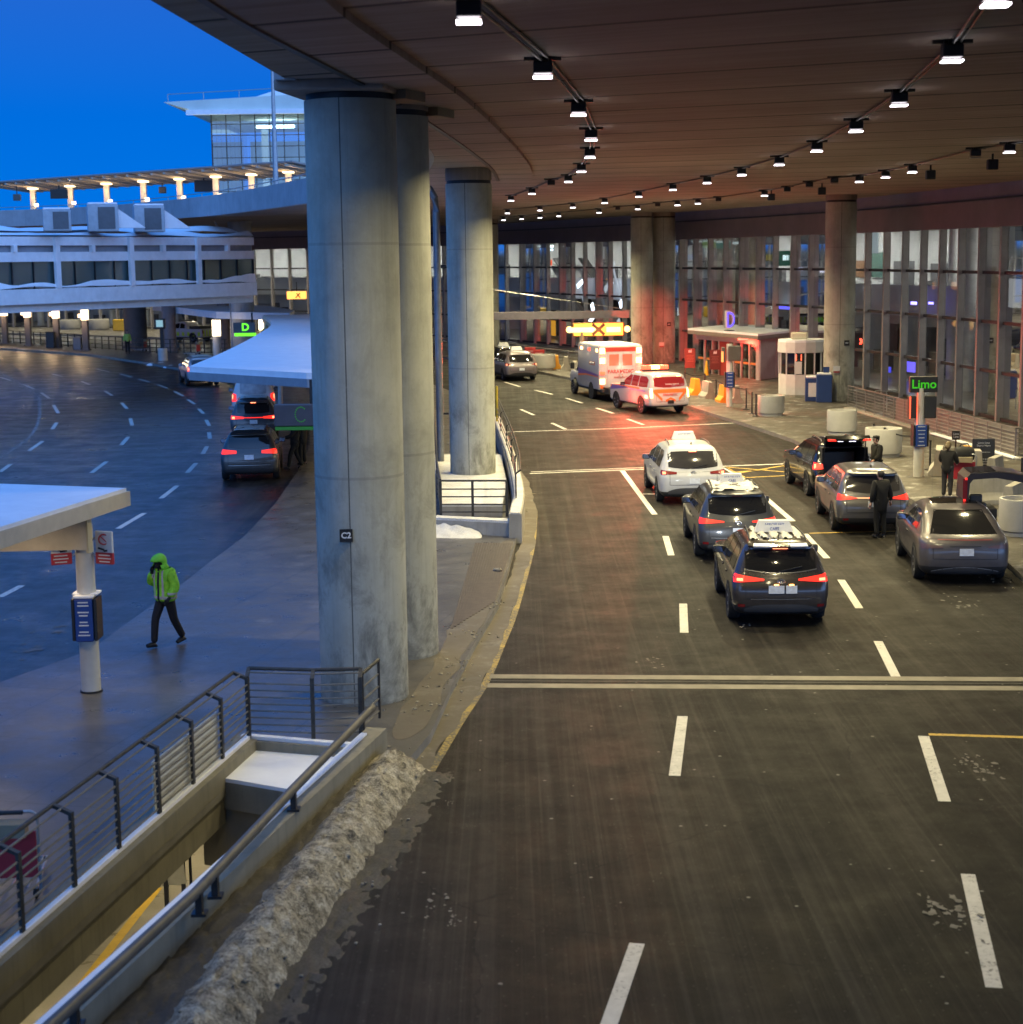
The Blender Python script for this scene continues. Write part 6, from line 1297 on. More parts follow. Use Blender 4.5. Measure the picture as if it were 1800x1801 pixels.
for sx in (-1, 1):
    x = sx*.40; o = MB(); o.box((x*.92, -.10, 2.52), (.34, .05, .56), bev=.015, rz=sx*-R(22)); pn = o.build('sign', WSIGN, sp); rot = Matrix.Rotation(sx*-R(22), 4, 'Z')
    m = MB(); m.box((x*.92, -.105, 2.335), (.345, .055, .20), bev=.01, rz=sx*-R(22)); m.build('red_band', RED, pn)
    m = MB(); c = Vector((x*.92, -.135, 2.66)); m.tube([c+Vector((math.cos(2*math.pi*i/20)*.085, -abs(0), math.sin(2*math.pi*i/20)*.085)) for i in range(21)], .014, 6, False); m.bar(c+Vector((-.05, -.002, .05)), c+Vector((.05, -.002, -.05)), .02, .015); m.build('prohibition_ring', RED, pn)
    m = MB(); m.box((x*.92-.05, -.14, 2.50), (.11, .02, .03), ry=R(20)); m.box((x*.92+.05, -.14, 2.47), (.12, .02, .03), ry=R(-8)); m.build('arrow', BLACK, pn)
    m = MB()
    for i, w in enumerate((.22, .25, .2)): m.box((x*.92, -.145, 2.39-i*.055), (w, .012, .018), rz=sx*-R(22))
    m.build('lettering', WSIGN, pn)
m = MB(); m.bar((-.3, -.02, 2.75), (.3, -.02, 2.3), .05, .03); m.bar((.3, -.02, 2.75), (-.3, -.02, 2.3), .05, .03); m.build('sign_bracket', GALV, sp)
# luggage cart behind the stairwell railing
def cart(label, at, rz, group=None):
    t = thing('luggage_cart', label, 'luggage cart', at, rz, group); m = MB(); m.box((0, 0, .55), (.85, .04, .55), bev=.01); m.build('front_panel', M('red_cart_panel', (.33, .015, .025), .5, 0, .1), t)
    m = MB(); m.box((0, .02, .68), (.5, .05, .05)); m.box((0, .02, .52), (.4, .05, .04)); m.build('panel_text', TEXTW, t)
    m = MB(); m.tube([(-.45, 0, .1), (-.45, 0, 1.02), (-.38, 0, 1.06), (.38, 0, 1.06), (.45, 0, 1.02), (.45, 0, .1)], .02, 6); m.tube([(-.40, 0, .15), (-.3, 1.1, .12), (.3, 1.1, .12), (.4, 0, .15)], .022, 6)
    for k in range(4): m.tube([(-.3+.2*k, 0, .15), (-.25+.17*k, 1.1, .13)], .012, 5)
    m.build('frame', GALV, t, True); m = MB(); m.box((0, -.02, 1.06), (.6, .05, .05), bev=.015); m.build('handle', BLACK, t)
    m = MB(); m.box((0, -.12, .90), (.7, .22, .16)); m.build('basket', M('wire_basket', (.25, .2, .12), .6), t)
    for x, y in ((-.38, .05), (.38, .05), (0, 1.0)): m = MB(); m.lathe([(.07, -.02), (.08, 0), (.07, .02)], (x, y, .08), 14, 'X'); m.build('wheel', RUBBER, t, True)
    return t
p = G(30, 1590, .15); cart('red panelled luggage cart parked behind the stairwell railing, near left', (p.x-.2, p.y+.1, .15), R(4))
p = G(1690, 858, .15); c_ = cart('luggage cart with red panel pushed by the woman in white sneakers', (p.x, p.y, .15), R(-20))
bg = thing('travel_bag', 'black round travel bag lying on top of the luggage cart by the woman', 'bag', (p.x+.12, p.y+.1, 1.0)); m = MB(); m.lathe([(.05, -.3), (.2, -.27), (.24, -.1), (.24, .1), (.2, .27), (.05, .3)], (0, 0, .2), 18, 'X'); m.build('body', M('black_bag_cloth', (.012, .012, .013), .8, 0, .2, 9, .3), bg, True); m = MB(); m.tube([(-.15, 0, .42), (-.1, 0, .52), (.1, 0, .52), (.15, 0, .42)], .018, 6); m.build('handle', BLACK, bg)
# --- amber X sign
p = G(1024, 655, .15); xs = thing('lane_control_sign', 'glowing amber lane sign with a black X between two round lamps on a post', 'lane sign', tuple(p), R(3))
cz = CAMH - (577-448.5)/FPX*p.y*1.0; k = p.y/FPX; AMB = M('amber_panel', (.9, .5, .1), .5, 0, 0, emit=(1, .42, .05), estr=1.7)
ox = (1053-1024)*k; zc = CAMH-(577-448)*k-.15
m = MB(); m.tube([(0, 0, 0), (0, 0, zc-.15)], .16, 12); m.build('post', M('brown_post', (.25, .18, .14), .5), xs, True)
m = MB(); m.box((ox, 0, zc), (91*k, .22, 24*k), bev=.03); m.build('cabinet', M('amber_cabinet', (.25, .12, .02), .5), xs)
m = MB(); m.box((ox, -.118, zc), (86*k, .02, 21*k)); pn = m.build('lit_panel', AMB, xs)
for dx, w in ((-.9, 1.6), (.95, .9)): m = MB(); m.box((ox+dx, -.13, zc-.02), (w, .01, 9*k)); m.build('tube_glow', M('amber_tube', (1, .8, .4), .5, 0, 0, emit=(1, .66, .22), estr=2.6), pn)
m = MB(); m.bar((ox-.38, -.15, zc-.33), (ox+.38, -.15, zc+.33), .20, .02, up=(0, 1, 0)); m.bar((ox-.38, -.155, zc+.33), (ox+.38, -.155, zc-.33), .20, .02, up=(0, 1, 0))
m.build('cross_symbol', M('brown_black', (.03, .012, .005), .5), pn)
for sx in (-1, 1): m = MB(); m.lathe([(.18, -.06), (.20, 0), (.12, .06)], (ox+sx*51*k, -.05, zc), 18, 'Y'); m.build('lamp', M('amber_lamp', (1, .7, .3), .5, 0, 0, emit=(1, .55, .16), estr=4), xs, True)
point('amber_glow', (p.x+ox, p.y-.9, zc), 90, (1, .5, .15), .4)
m = MB(); m.box((0, -.15, .9), (.5, .2, 1.4), bev=.03); m.build('control_box', M('purple_box', (.10, .04, .09), .5), xs)
# --- overhead clearance beam
a, b = D(866, 556, 118), D(1127, 552, 118); cb = thing('clearance_beam', 'long grey box beam spanning above the lanes near the amber X sign', 'overhead beam', tuple(a))
m = MB(); m.bar(a, b, .4, 13*118/FPX); m.build('beam', M('mauve_grey_beam', (.24, .22, .24), .5, .3), cb, world=True); m = MB(); m.box(b+Vector((.1, 0, 0)), (.7, .6, .75), bev=.05); m.build('bracket', M('mauve_grey_beam'), cb, world=True); m = MB(); m.box(a, (.25, .6, .8)); m.build('end_plate', M('dark_transom'), cb, world=True)
m = MB(); m.tube([D(860, 508, 117), D(1115, 546, 117)], .025, 5); m.build('stay_cable', GALV, cb, world=True)
# --- canopied entrance with the letter D
N0, N1, N2 = G(1336, 669, .15), G(1226, 654, .15), G(1392, 660, .15); u1 = (N1-N0); u2 = (N2-N0)
en = thing('entrance_vestibule', 'entrance porch with a snowy flat canopy, glass doors and red-lit steel panels', 'entrance', tuple(N0))
HZ = CAMH-(592-443)*N0.y/FPX
def wallp(a, b, z0, z1, th, mat, name, off=0, par=en):
    m = MB(); d = (b-a).normalized(); n = Vector((d.y, -d.x, 0)); m.bar(a+n*off+Vector((0, 0, (z0+z1)/2-a.z)), b+n*off+Vector((0, 0, (z0+z1)/2-a.z)), th, z1-z0); return m.build(name, mat, par, world=True)
STEEL = M('brushed_steel_panel', (.46, .44, .43), .4, .25, .1, 2)
wl2 = lambda s: N0+u1*s
wallp(wl2(0), wl2(.025), .16, HZ, .1, STEEL, 'steel_panel'); wallp(N0, N0+u2*.48, .16, HZ, .1, STEEL, 'steel_panel'); wallp(N0+u2*.5, N0+u2, .16, HZ, .1, STEEL, 'steel_panel')
for s0, s1 in ((.03, .13), (.14, .24), (.27, .37), (.38, .48), (.62, .72), (.73, .83), (.86, .97)):
    d = wallp(wl2(s0), wl2(s1), .2, HZ-.35, .05, GLASS, 'glass_door'); wallp(wl2(s0), wl2(s0+.012), .16, HZ, .1, STEEL, 'door_frame'); wallp(wl2(s0), wl2(s1), 1.0, 1.12, .07, M('orange_door_bar', (.5, .16, .04), .5), 'push_bar')
wallp(wl2(0), wl2(1), HZ-.35, HZ, .12, STEEL, 'header'); wallp(wl2(.47), wl2(.61), .16, HZ, .08, M('red_notice_panel', (.35, .04, .03), .6), 'notice_panel')
rl_ = wl2(.2)-u2.normalized()*.5; m = MB(); m.box((rl_.x, rl_.y, HZ-.06), (.5, .5, .1)); m.build('red_lamp', M('red_lamp_glow', (.8, .1, .05), .5, 0, 0, emit=(1, .1, .06), estr=6), en, world=True); point('red_lamp_and_fill', (rl_.x, rl_.y, HZ-.35), 130, (1, .06, .03), .2); rl_ = wl2(.3)+u2*.5; point('red_lamp_and_fill', (rl_.x, rl_.y, HZ-.8), 120, (1, .05, .03), .2)  # second red point, inside the porch, is added in place of beacon reflections
ov = .6; c0 = N0-u1.normalized()*ov-u2.normalized()*.9; c1 = N1+u1.normalized()*.4-u2.normalized()*.9; c2 = N1+u1.normalized()*.4+u2; c3 = N0+u2*1.05-u1.normalized()*ov
m = MB(); m.prism([(p.x, p.y) for p in (c0, c1, c2, c3)], HZ, HZ+.22); m.build('canopy', M('canopy_bronze', (.22, .19, .17), .5, .2), en, world=True)
m = MB(); m.prism([(p.x, p.y) for p in (c0, c1, c2, c3)], HZ+.221, HZ+.34); m.build('snow', SNOW, en, world=True)
pd = wl2(.42)-u2.normalized()*.4; dl = thing('door_letter', 'big glowing blue letter D standing on the entrance canopy', 'illuminated letter', (pd.x, pd.y, HZ+.34), R(18))
text('D', 1.45, M('white_letter_shell', (.6, .6, .6), .5), dl, (0, 0, .62), face_rot(-.25, -1), 'letter', ext=.2, bold=.01, sx=.55); text('D', 1.3, M('blue_neon', (.1, .1, .9), .5, 0, 0, emit=(.10, .09, 1), estr=1.2), dl, (-.02, -.25, .62), face_rot(-.25, -1), 'neon_face', ext=.02, bold=0, sx=.55)
m = MB(); m.box((0, 0, .02), (.5, .4, .06)); m.build('foot', BLACK, dl)
# --- booth
p = G(1416, 699, .15); k = p.y/FPX; bt = thing('ticket_booth', 'small white round-cornered attendant booth with dark windows next to the pavement column', 'booth', (p.x, p.y+1.2, .15), R(-12)); r = 41*k
oct_ = [(r*math.cos(t), r*math.sin(t)) for t in [2*math.pi*i/14 for i in range(14)]]
BW = M('booth_white', (.60, .58, .57), .5, 0, .08)
m = MB(); m.prism(oct_, 0, .12); m.build('plinth', CONC_W, bt); m = MB(); m.prism([(x*.97, y*.97) for x, y in oct_], .12, 1.15); m.build('lower_wall', BW, bt); m = MB(); m.prism([(x*.94, y*.94) for x, y in oct_], 1.15, 2.25); m.build('window_band', GLASSD, bt)
for i in range(14): x, y = oct_[i]; m = MB(); m.box((x*.955, y*.955, 1.7), (.07, .07, 1.1)); m.build('window_post', BW, bt)
m = MB(); m.prism([(x*1.02, y*1.02) for x, y in oct_], 2.25, 2.78); m.build('roof_band', BW, bt); m = MB(); m.prism([(x*1.0, y*1.0) for x, y in oct_], 2.78, 2.90); m.build('snow', SNOW, bt)
m = MB(); m.box((-.1, -.2, 3.08), (.85, .6, .36), bev=.08); m.build('roof_unit', M('beige_unit', (.5, .46, .36), .6), bt); m = MB(); m.box((-.1, -r*.955, 1.5), (.36, .03, .62)); m.build('notice', WSIGN, bt)
for x in (-.2, .05): m = MB(); m.box((x, -r*.96, 2.02), (.04, .03, .3)); m.build('red_indicator', M('red_indicator_glow', (.8, .1, .05), .5, 0, 0, emit=(1, .12, .05), estr=3), bt)
# --- bins
for (u, v, w, h, lab) in ((1432, 706, .85, 1.15, 'blue waste bin with a white notice on its front, left of the pair'), (1450, 708, .75, 1.35, 'taller blue waste bin with snow on its lid, right of the pair')):
    p = G(u, v, .15); t = thing('waste_bin', lab, 'bin', tuple(p), R(-8), 'blue bins by the booth column'); m = MB(); m.box((0, .3, h/2), (w, .6, h), bev=.03); m.build('body', M('blue_bin', (.015, .045, .17), .5, 0, .1), t); m = MB(); m.box((0, .3, h+.05), (w*.9, .55, .09), bev=.03); m.build('snow', SNOW, t)
    if 'notice' in lab: m = MB(); m.box((-.02, -.012, h*.5), (w*.6, .02, h*.6)); m.build('notice', WSIGN, t)
    else: m = MB(); m.box((.1, .35, h+.2), (.3, .08, .35)); m.build('hood', M('blue_bin'), t)
# --- planters
PLT = M('pale_planter_concrete', (.40, .39, .36), .75, 0, .12, 1.5, .2); SOIL = M('frozen_soil', (.16, .13, .10), .9, 0, .3, 4, .3)
def planter(lab, u, v, r, h, z=.15):
    p = G(u, v, z); t = thing('planter', lab, 'planter', (p.x, p.y+r, z), group='round concrete planters')
    m = MB(); m.lathe([(r*.88, 0), (r*.88, .10), (r*.98, .14), (r, .2), (r, h-.05), (r*.985, h), (r*.86, h), (r*.84, h-.12)], n=36); m.build('tub', PLT, t, True); m = MB(); m.lathe([(r*.85, h-.14), (.01, h-.08)], n=24); m.build('soil', SOIL, t); return t
planter('round concrete planter on the pavement in front of the white booth', 1360, 733, .60, .92); planter('round concrete planter right behind the raised tailgate of the black SUV', 1486, 766, .60, .98)
planter('round concrete planter behind the man with the cap and the belt posts', 1561, 806, .66, 1.02); planter('round concrete planter cut by the right edge near the wing door car', 1806, 946, .55, .95)
planter('round concrete planter far down the kerb by the red signs', 955, 652, .85, 1.0)
planter('far planter tub on the lit pavement beyond the bridge, left one', 119, 580, 1.1, 1.05); planter('far planter tub on the lit pavement beyond the bridge, beside the yellow box', 168, 581, 1.2, 1.15)
# --- barriers
ORJ = M('orange_barrier_plastic', (.75, .33, .03), .5, 0, .1, 2)
def barrier(lab, u, v, rz, L=1.4, mat=CONC_W, h=.85, z=.15):
    p = G(u, v, z); t = thing('jersey_barrier', lab, 'barrier', tuple(p), rz); m = MB()
    pr = [(-.33, 0), (.33, 0), (.33, .12), (.17, .32), (.11, h), (-.11, h), (-.17, .32), (-.33, .12)]; m.extr([(-L/2, y, zz) for y, zz in pr], (L, 0, 0)); m.build('block', mat, t); return t
for a in (('orange plastic barrier end left of the stanchion by the paramedic SUV', 1223, 694, R(100), .9, ORJ), ('concrete barrier between two orange ends beside the stanchions', 1245, 700, R(100), 1.2), ('orange plastic barrier end left of the pole with the dark box', 1274, 707, R(100), .9, ORJ), ('concrete barrier right behind the pole with the dark box', 1292, 708, R(100), 1),
          ('yellow barrier block far down the kerb beside the planter', 979, 648, R(90), 1.2, ORJ), ('pale concrete barrier between the yellow block and the X sign', 996, 650, R(90), 1.2), ('pale barrier behind the far mauve taxi', 940, 648, R(60), 1.2), ('pale concrete barrier at the foot of the amber X sign', 1012, 660, R(90), 1.4),
          ('concrete barrier with a red strip behind the woman', 1652, 832, R(75), 1.6), ('snow-topped grey concrete barrier below the open wing door', 1742, 884, R(12), 1.5), ('tilted concrete barrier at the right edge by the planter', 1782, 904, R(60), 1.2), ('reddish lit concrete block behind the open wing door', 1750, 850, R(60), 1.0), ('orange plastic barrier between the woman and the notice board', 1702, 842, R(80), .7, ORJ, 1.05), ('grey barrier end right of the orange barrier', 1718, 846, R(80), .7, CONC_W, 1.0)): barrier(*a)
# --- stanchions
def stanchion(lab, u, v, belt=None, h=1.0):
    p = G(u, v, .15); t = thing('belt_stanchion', lab, 'stanchion', tuple(p), group='belt barrier posts'); m = MB(); m.lathe([(.18, 0), (.18, .02), (.05, .05), (.035, .07), (.035, h-.06), (.045, h-.05), (.045, h)], n=16); m.build('post', M('black_stanchion', (.015, .014, .018), .4), t, True)
    if belt:
        q = G(*belt, .15); m = MB(); a = Vector((p.x, p.y, .15+h-.04)); b = Vector((q.x, q.y, .15+h-.04)); pts = [lerp(a, b, i/6)-Vector((0, 0, .12*math.sin(math.pi*i/6))) for i in range(7)]
        for x, y in zip(pts, pts[1:]): m.bar(x, y, .012, .05)
        m.build('belt', BLACK, t, world=True)
for a in (('belt post nearest the paramedic SUV', 1205, 687, (1240, 690)), ('belt post between the first orange end and the concrete barrier', 1240, 690, (1260, 702)), ('belt post in front of the concrete barrier by the box pole', 1260, 702, (1313, 720)), ('belt post right of the box pole, end of the sagging belt', 1313, 720, (1323, 728)), ('left of the two bare posts before the booth planter', 1323, 728), ('right of the two bare posts before the booth planter', 1330, 732),
          ('left belt post before the third planter, behind the man with the cap', 1537, 792, (1556, 800)), ('right belt post before the third planter', 1556, 800, (1612, 815)), ('belt post right of the Limo sign post', 1636, 826), ('belt post below the open wing door', 1758, 884), ('belt post at the right edge above the planter', 1797, 862)): stanchion(*a)
# --- box pole
p = G(1283, 715, .15); bx = thing('signal_post', 'white post with a dark grey box and a blue panel before the entrance porch', 'post', tuple(p)); m = MB(); m.lathe([(.15, 0), (.15, 3.0)], n=20); m.build('post', POSTM, bx, True); m = MB(); m.box((.22, -.05, 2.55), (.62, .35, .72), bev=.03); m.box((-.30, .05, 2.5), (.16, .4, .7), bev=.03); m.build('signal_box', M('brown_grey_case', (.09, .08, .07), .5), bx); info_panel(bx, 1.30, .34, .75, -.2, 5)
m = MB(); m.box((-.36, -.16, 2.4), (.10, .02, .5)); m.build('red_strip', M('amber_strip_glow', (.8, .3, .1), .5, 0, 0, emit=(1, .3, .08), estr=1.5), bx)
# --- limo sign
p = G(1616, 838, .15); k = p.y/FPX; lm = thing('limo_sign_post', 'pale post with a dark sign reading Limo in green, signal boxes and a blue panel', 'sign post', tuple(p)); CASE = M('black_sign_case', (.022, .022, .02), .5, 0, .1)
m = MB(); m.lathe([(.17, 0), (.17, 1.0), (.155, 2.9)], n=24); m.build('post', POSTM, lm, True); m = MB(); m.box((.08, -.05, 3.02), (.90, .18, .52), bev=.02); sb_ = m.build('sign_box', CASE, lm)
text('Limo', .40, M('green_led', (.05, .5, .02), .5, 0, 0, emit=(.06, .85, .01), estr=.3), sb_, (.08, -.15, 3.02), face_rot(0, -1), 'led_text', bold=.006)
m = MB(); m.box((.30, 0, 2.28), (.40, .35, .72), bev=.03); m.build('signal_box', CASE, lm); m = MB(); m.box((-.26, .02, 2.28), (.22, .35, .72), bev=.03); m.build('signal_box', CASE, lm)
m = MB(); m.box((-.36, -.17, 2.28), (.035, .02, .70)); m.box((-.14, -.2, 2.1), (.02, .02, 1.3)); m.build('red_strip', M('red_strip_glow', (.8, .08, .04), .5, 0, 0, emit=(1, .08, .03), estr=2.5), lm)
m = MB(); m.bar((-.12, -.19, 2.4), (-.05, -.19, 2.28), .03, .03); m.bar((-.05, -.19, 2.28), (-.12, -.19, 2.16), .03, .03); m.build('bracket', M('yellowish_cream_steel'), lm); info_panel(lm, 1.36, .36, .72, -.24, 6)
# --- notice boards
p = G(1729, 838, .15); nb_ = thing('notice_board', 'free-standing black board announcing where the limo line starts', 'notice board', tuple(p), R(-6)); m = MB(); m.box((0, 0, .66), (.72, .06, 1.16), bev=.015); m.build('board', M('slate_board', (.032, .036, .042), .5), nb_); m = MB(); m.box((0, .1, .03), (.7, .5, .06)); m.build('foot', BLACK, nb_)
for z, s, h in ((1.06, 'Limo Line\nStarts Here', .095), (.50, 'La ligne pour\nles limousines\ncommence ici', .085)): text(s, h, TEXTW, nb_, (0, -.036, z), face_rot(0, -1), 'lettering', space=.95)
m = MB(); m.box((0, -.033, .80), (.42, .008, .012)); m.build('divider', TEXTW, nb_)
p = G(1680, 836, .15); ls_ = thing('limo_line_sign', 'small black sign reading Limo Line on a thin post behind the woman', 'sign', tuple(p)); m = MB(); m.box((0, 0, .6), (.04, .04, 1.2)); m.build('post', BLACK, ls_); m = MB(); m.box((0, 0, 1.32), (.26, .04, .30), bev=.01); m.build('plate', BLACK, ls_); text('Limo\nLine', .10, TEXTW, ls_, (0, -.026, 1.32), face_rot(0, -1), space=.95)
for u, v, lab in ((1214, 657, 'brown framed poster stand with an emblem, left of the yellow cone'), (1258, 660, 'brown framed poster stand with an emblem, right of the yellow cone')):
    p = G(u, v, .15); t = thing('poster_stand', lab, 'poster stand', tuple(p), R(-4), 'poster stands by the entrance'); m = MB(); m.box((0, 0, .95), (.66, .06, 1.2), bev=.01); m.build('board', M('maroon_board', (.10, .02, .018), .5), t)
    for x in (-.3, .3): m = MB(); m.bar((x, .02, 0), (x, 0, 1.5), .04, .04); m.build('leg', BLACK, t)
    m = MB(); m.box((0, -.035, 1.36), (.2, .01, .12)); m.box((-.04, -.036, 1.44), (.05, .01, .06)); m.box((.07, -.036, 1.45), (.05, .01, .08)); m.build('emblem', TEXTW, t); m = MB()
    for i in range(5): m.box((0, -.035, 1.12-i*.09), (.42-.05*(i % 2), .008, .025))
    m.build('text_lines', M('dim_text', (.28, .12, .10), .6), t)
p = G(1243, 660, .15); t = thing('wet_floor_cone', 'slim yellow cone between the two poster stands', 'cone', tuple(p)); m = MB(); m.lathe([(.17, 0), (.17, .04), (.14, .05), (.05, .85), (.03, .88)], n=14); m.build('cone', M('yellow_cone_plastic', (.7, .5, .03), .5), t, True); m = MB(); m.lathe([(.11, .3), (.09, .42)], n=14); m.build('band', M('yellow_cone_band', (.6, .4, .03), .5), t, True)
for u, v, s, lab, dx in ((933, 626, '24', 'red boxy sign hanging on the far railing, left one', 0), (948, 630, 'STOP', 'red boxy sign on the far railing, right one', 0)):
    p = D(u, v-8, G(u, 646).y); t = thing('red_sign', lab, 'sign', tuple(p)); m = MB(); m.box((0, 0, 0), (.75, .1, .55), bev=.02); m.build('plate', RED, t); m = MB(); m.box((0, -.055, .02), (.5, .01, .12)); m.box((0, -.055, -.14), (.4, .01, .06)); m.build('lettering', M('pink_text', (.5, .2, .2), .6), t); m = MB(); m.box((0, .05, -.6), (.06, .06, .9)); m.build('post', BLACK, t)
# --- right hand railing in front of the glazing
ra, rb = G(1492, 718, .15), G(1786, 806, .15); n_p = 15; rp_ = [lerp(ra, rb, i/n_p) for i in range(n_p+1)]
RRL = M('pink_grey_rail', (.24, .22, .215), .4, .6); railing('kerbside_railing', 'long steel railing with close bars before the terminal glazing on the right', rp_, 1.05, 7, arm=0, armdir=(1, 0), mat=RRL, pm=RRL, pw=.06, r=.012)
pnl = thing('screen_fence', 'pale mesh screen fence behind the long steel railing on the right', 'screen fence', tuple(ra)); m = MB(); q0, q1 = lerp(ra, rb, .33)+Vector((.12, .05, 0)), rb+Vector((.12, .05, 0)); m.extr([q0+Vector((0, 0, .1)), q1+Vector((0, 0, .1)), q1+Vector((0, 0, 1.0)), q0+Vector((0, 0, 1.0))], (.02, .01, 0)); m.build('sheet', M('grey_mesh_sheet', (.20, .185, .17), .6, .1), pnl, world=True)
kb = thing('railing_plinth', 'low snowy concrete plinth under the long right hand railing', 'plinth', tuple(ra)); m = MB(); d = (rb-ra).normalized(); m.bar(ra+Vector((0, 0, -.0)), rb+d*.6, .4, .12); m.build('plinth', CONC_W, kb, world=True); m = MB(); m.bar(lerp(ra, rb, .6)+Vector((-.16, 0, .07)), rb+d*.5+Vector((-.16, 0, .07)), .2, .05); m.build('snow', SNOW, kb, world=True)
railing('ramp_end_railing', 'short steel railing turning back at the right picture edge', [rb, rb+Vector((1.6, .3, 0))], 1.05, 7, arm=0, armdir=(0, 1), mat=RRL, pm=RRL, pw=.06)
for u, v in ((1512, 716), (1570, 722)): pass
hp = thing('bent_handrail', 'pair of short bent handrails before the glazing right of the booth column', 'handrail', tuple(G(1560, 724, .15))); m = MB()
for dx in (0, .55): m.tube([(dx, 0, 0), (dx, 0, .85), (dx-.1, .0, .95), (dx-.5, 0, .97), (dx-.6, 0, .9)], .025, 6)
m.build('tube', GALV, hp, True)
railing('far_kerb_railing', 'far steel railing along the pavement behind the taxis and ambulance', [G(u, v, .15) for u, v in ((884, 628), (920, 634), (960, 641), (1000, 646), (1060, 653), (1110, 657))], 1.05, 5, arm=0, armdir=(0, 1), mat=RRL, pm=RRL, pw=.06)
for lab, cu, cv_, cy_ in (('small black number plate on the pavement column by the booth', 1490, 603, 0), ('tiny black number plate on the right one of the twin columns', 1177, 570, 1)):
    cc_ = [o for o in COL.objects if o.name.startswith('concrete_column') and ('booth' in o['label'] if cy_ == 0 else 'right one' in o['label'])][0]; p = D(cu, cv_, cc_.location.y-.8); t = thing('column_plate', lab, 'sign plate', tuple(p)); m = MB(); m.box((0, 0, 0), (.26, .02, .26)); m.build('plate', BLACK, t); m = MB(); m.box((0, -.012, 0), (.14, .006, .05)); m.build('mark', TEXTW, t)
for lab, cu, cv_, key in (('small pale notice low on the pavement column by the booth', 1472, 648, 'booth'), ('small pale notice low on the right one of the twin columns', 1164, 605, 'right one')):
    cc_ = [o for o in COL.objects if o.name.startswith('concrete_column') and key in o['label']][0]; p = D(cu, cv_, cc_.location.y-.82); t = thing('wall_notice', lab, 'notice', tuple(p)); m = MB(); m.box((0, 0, 0), (.34, .02, .24)); m.build('sheet', WSIGN, t); m = MB(); m.box((0, -.02, -.17), (.28, .05, .06)); m.build('red_strip', RED, t)
# ================================================================ outer road side
ZC = 3.7; roofpx = [(332, 652), (400, 622), (455, 592), (478, 573), (462, 558), (540, 556), (690, 560), (690, 664), (540, 664)]
rc = thing('taxi_shelter', 'large snow covered curved shelter roof on the island left of the thick columns', 'shelter canopy', tuple(G(500, 640, ZC)))
q = [G(u, v, ZC) for u, v in roofpx]; q = [q[-1]] + crom(q[:5], 5) + q[5:-1]
m = MB(); m.prism([(p.x, p.y) for p in q], ZC-.32, ZC-.05); m.build('roof', M('grey_shelter_metal', (.32, .33, .35), .5, .2), rc, world=True)
cx = sum(p.x for p in q)/len(q); cy_ = sum(p.y for p in q)/len(q); m = MB(); m.prism([(p.x+(cx-p.x)*.006, p.y+(cy_-p.y)*.006) for p in q], ZC-.05, ZC+.14); m.build('snow', SNOW, rc, world=True)
for u, v in ((495, 742), (480, 690), (470, 655)): p = G(u, v, .15); m = MB(); m.tube([(p.x, p.y, .15), (p.x, p.y, ZC-.3)], .11, 10); m.build('post', POSTM, rc, True, world=True)
p = D(514, 733, 51); cs = thing('zone_sign', 'dark hanging zone sign with a dotted green letter C and a green strip below', 'zone sign', tuple(p)); m = MB(); m.box((.15, 0, .05), (1.35, .25, .66), bev=.03); m.build('cabinet', M('grey_violet_case', (.055, .055, .07), .5), cs)
m = MB()
for i in range(15):
    t = R(50+i*260/14); m.box((.28+.17*math.cos(t), -.13, .08+.22*math.sin(t)), (.035, .012, .035))
m.build('led_letter', M('green_led_dim', (.05, .4, .02), .5, 0, 0, emit=(.05, .5, .02), estr=.05), cs); m = MB(); m.box((.15, -.02, -.34), (1.3, .25, .10)); m.build('green_strip', M('green_strip', (.03, .20, .02), .5, 0, 0, emit=(.04, .5, .01), estr=.03), cs); m = MB(); m.box((.6, .1, .7), (.12, .12, .8)); m.build('hanger', BLACK, cs)
# D shelter
ZD = 3.6; dc = thing('zone_shelter', 'flat snow covered shelter roof with the green D sign in front of the footbridge', 'shelter canopy', tuple(G(390, 545, ZD))); q = [G(u, v, ZD) for u, v in ((268, 537), (345, 533), (470, 539), (518, 547), (510, 553), (380, 550))]
m = MB(); m.prism([(p.x, p.y) for p in q], ZD-.42, ZD-.05); m.build('roof', WHITEMETAL, dc, world=True); m = MB(); m.prism([(p.x, p.y) for p in q], ZD-.049, ZD+.08); m.build('snow', SNOW, dc, world=True)
for u, v, r in ((383, 636, .30), (422, 628, .22), (462, 622, .22)):
    p = G(u, v, .15); m = MB(); m.tube([(p.x, p.y, .15), (p.x, p.y, ZD-.4)], r, 12); m.build('post', POSTM, dc, True, world=True); m = MB(); m.tube([(p.x, p.y, 2.0), (p.x, p.y, ZD-.45)], r+.015, 12); m.build('lamp', M('soft_warm_lamp', (.9, .8, .6), .5, 0, 0, emit=(1, .80, .52), estr=3.0), dc, True, world=True); point('lamp_glow', (p.x-.5, p.y-.8, 2.6), 50, (1, .75, .45), .2)
p = D(430, 579, 110); ds = thing('zone_sign', 'grey hanging sign with a bright green letter D over a green bar', 'zone sign', tuple(p)); m = MB(); m.box((0, 0, .1), (1.4, .2, .66), bev=.02); m.build('cabinet', M('blue_grey_case', (.10, .13, .16), .5), ds); GL = M('green_led_bright', (.1, .6, .02), .5, 0, 0, emit=(.16, 1, .02), estr=1.6)
text('D', .66, GL, ds, (.08, -.11, .12), face_rot(0, -1), 'led_text', bold=.015); m = MB(); m.box((.05, -.02, -.34), (1.35, .25, .18)); m.build('green_bar', GL, ds); m = MB(); m.box((.5, .1, .7), (.1, .1, .7)); m.build('hanger', BLACK, ds)
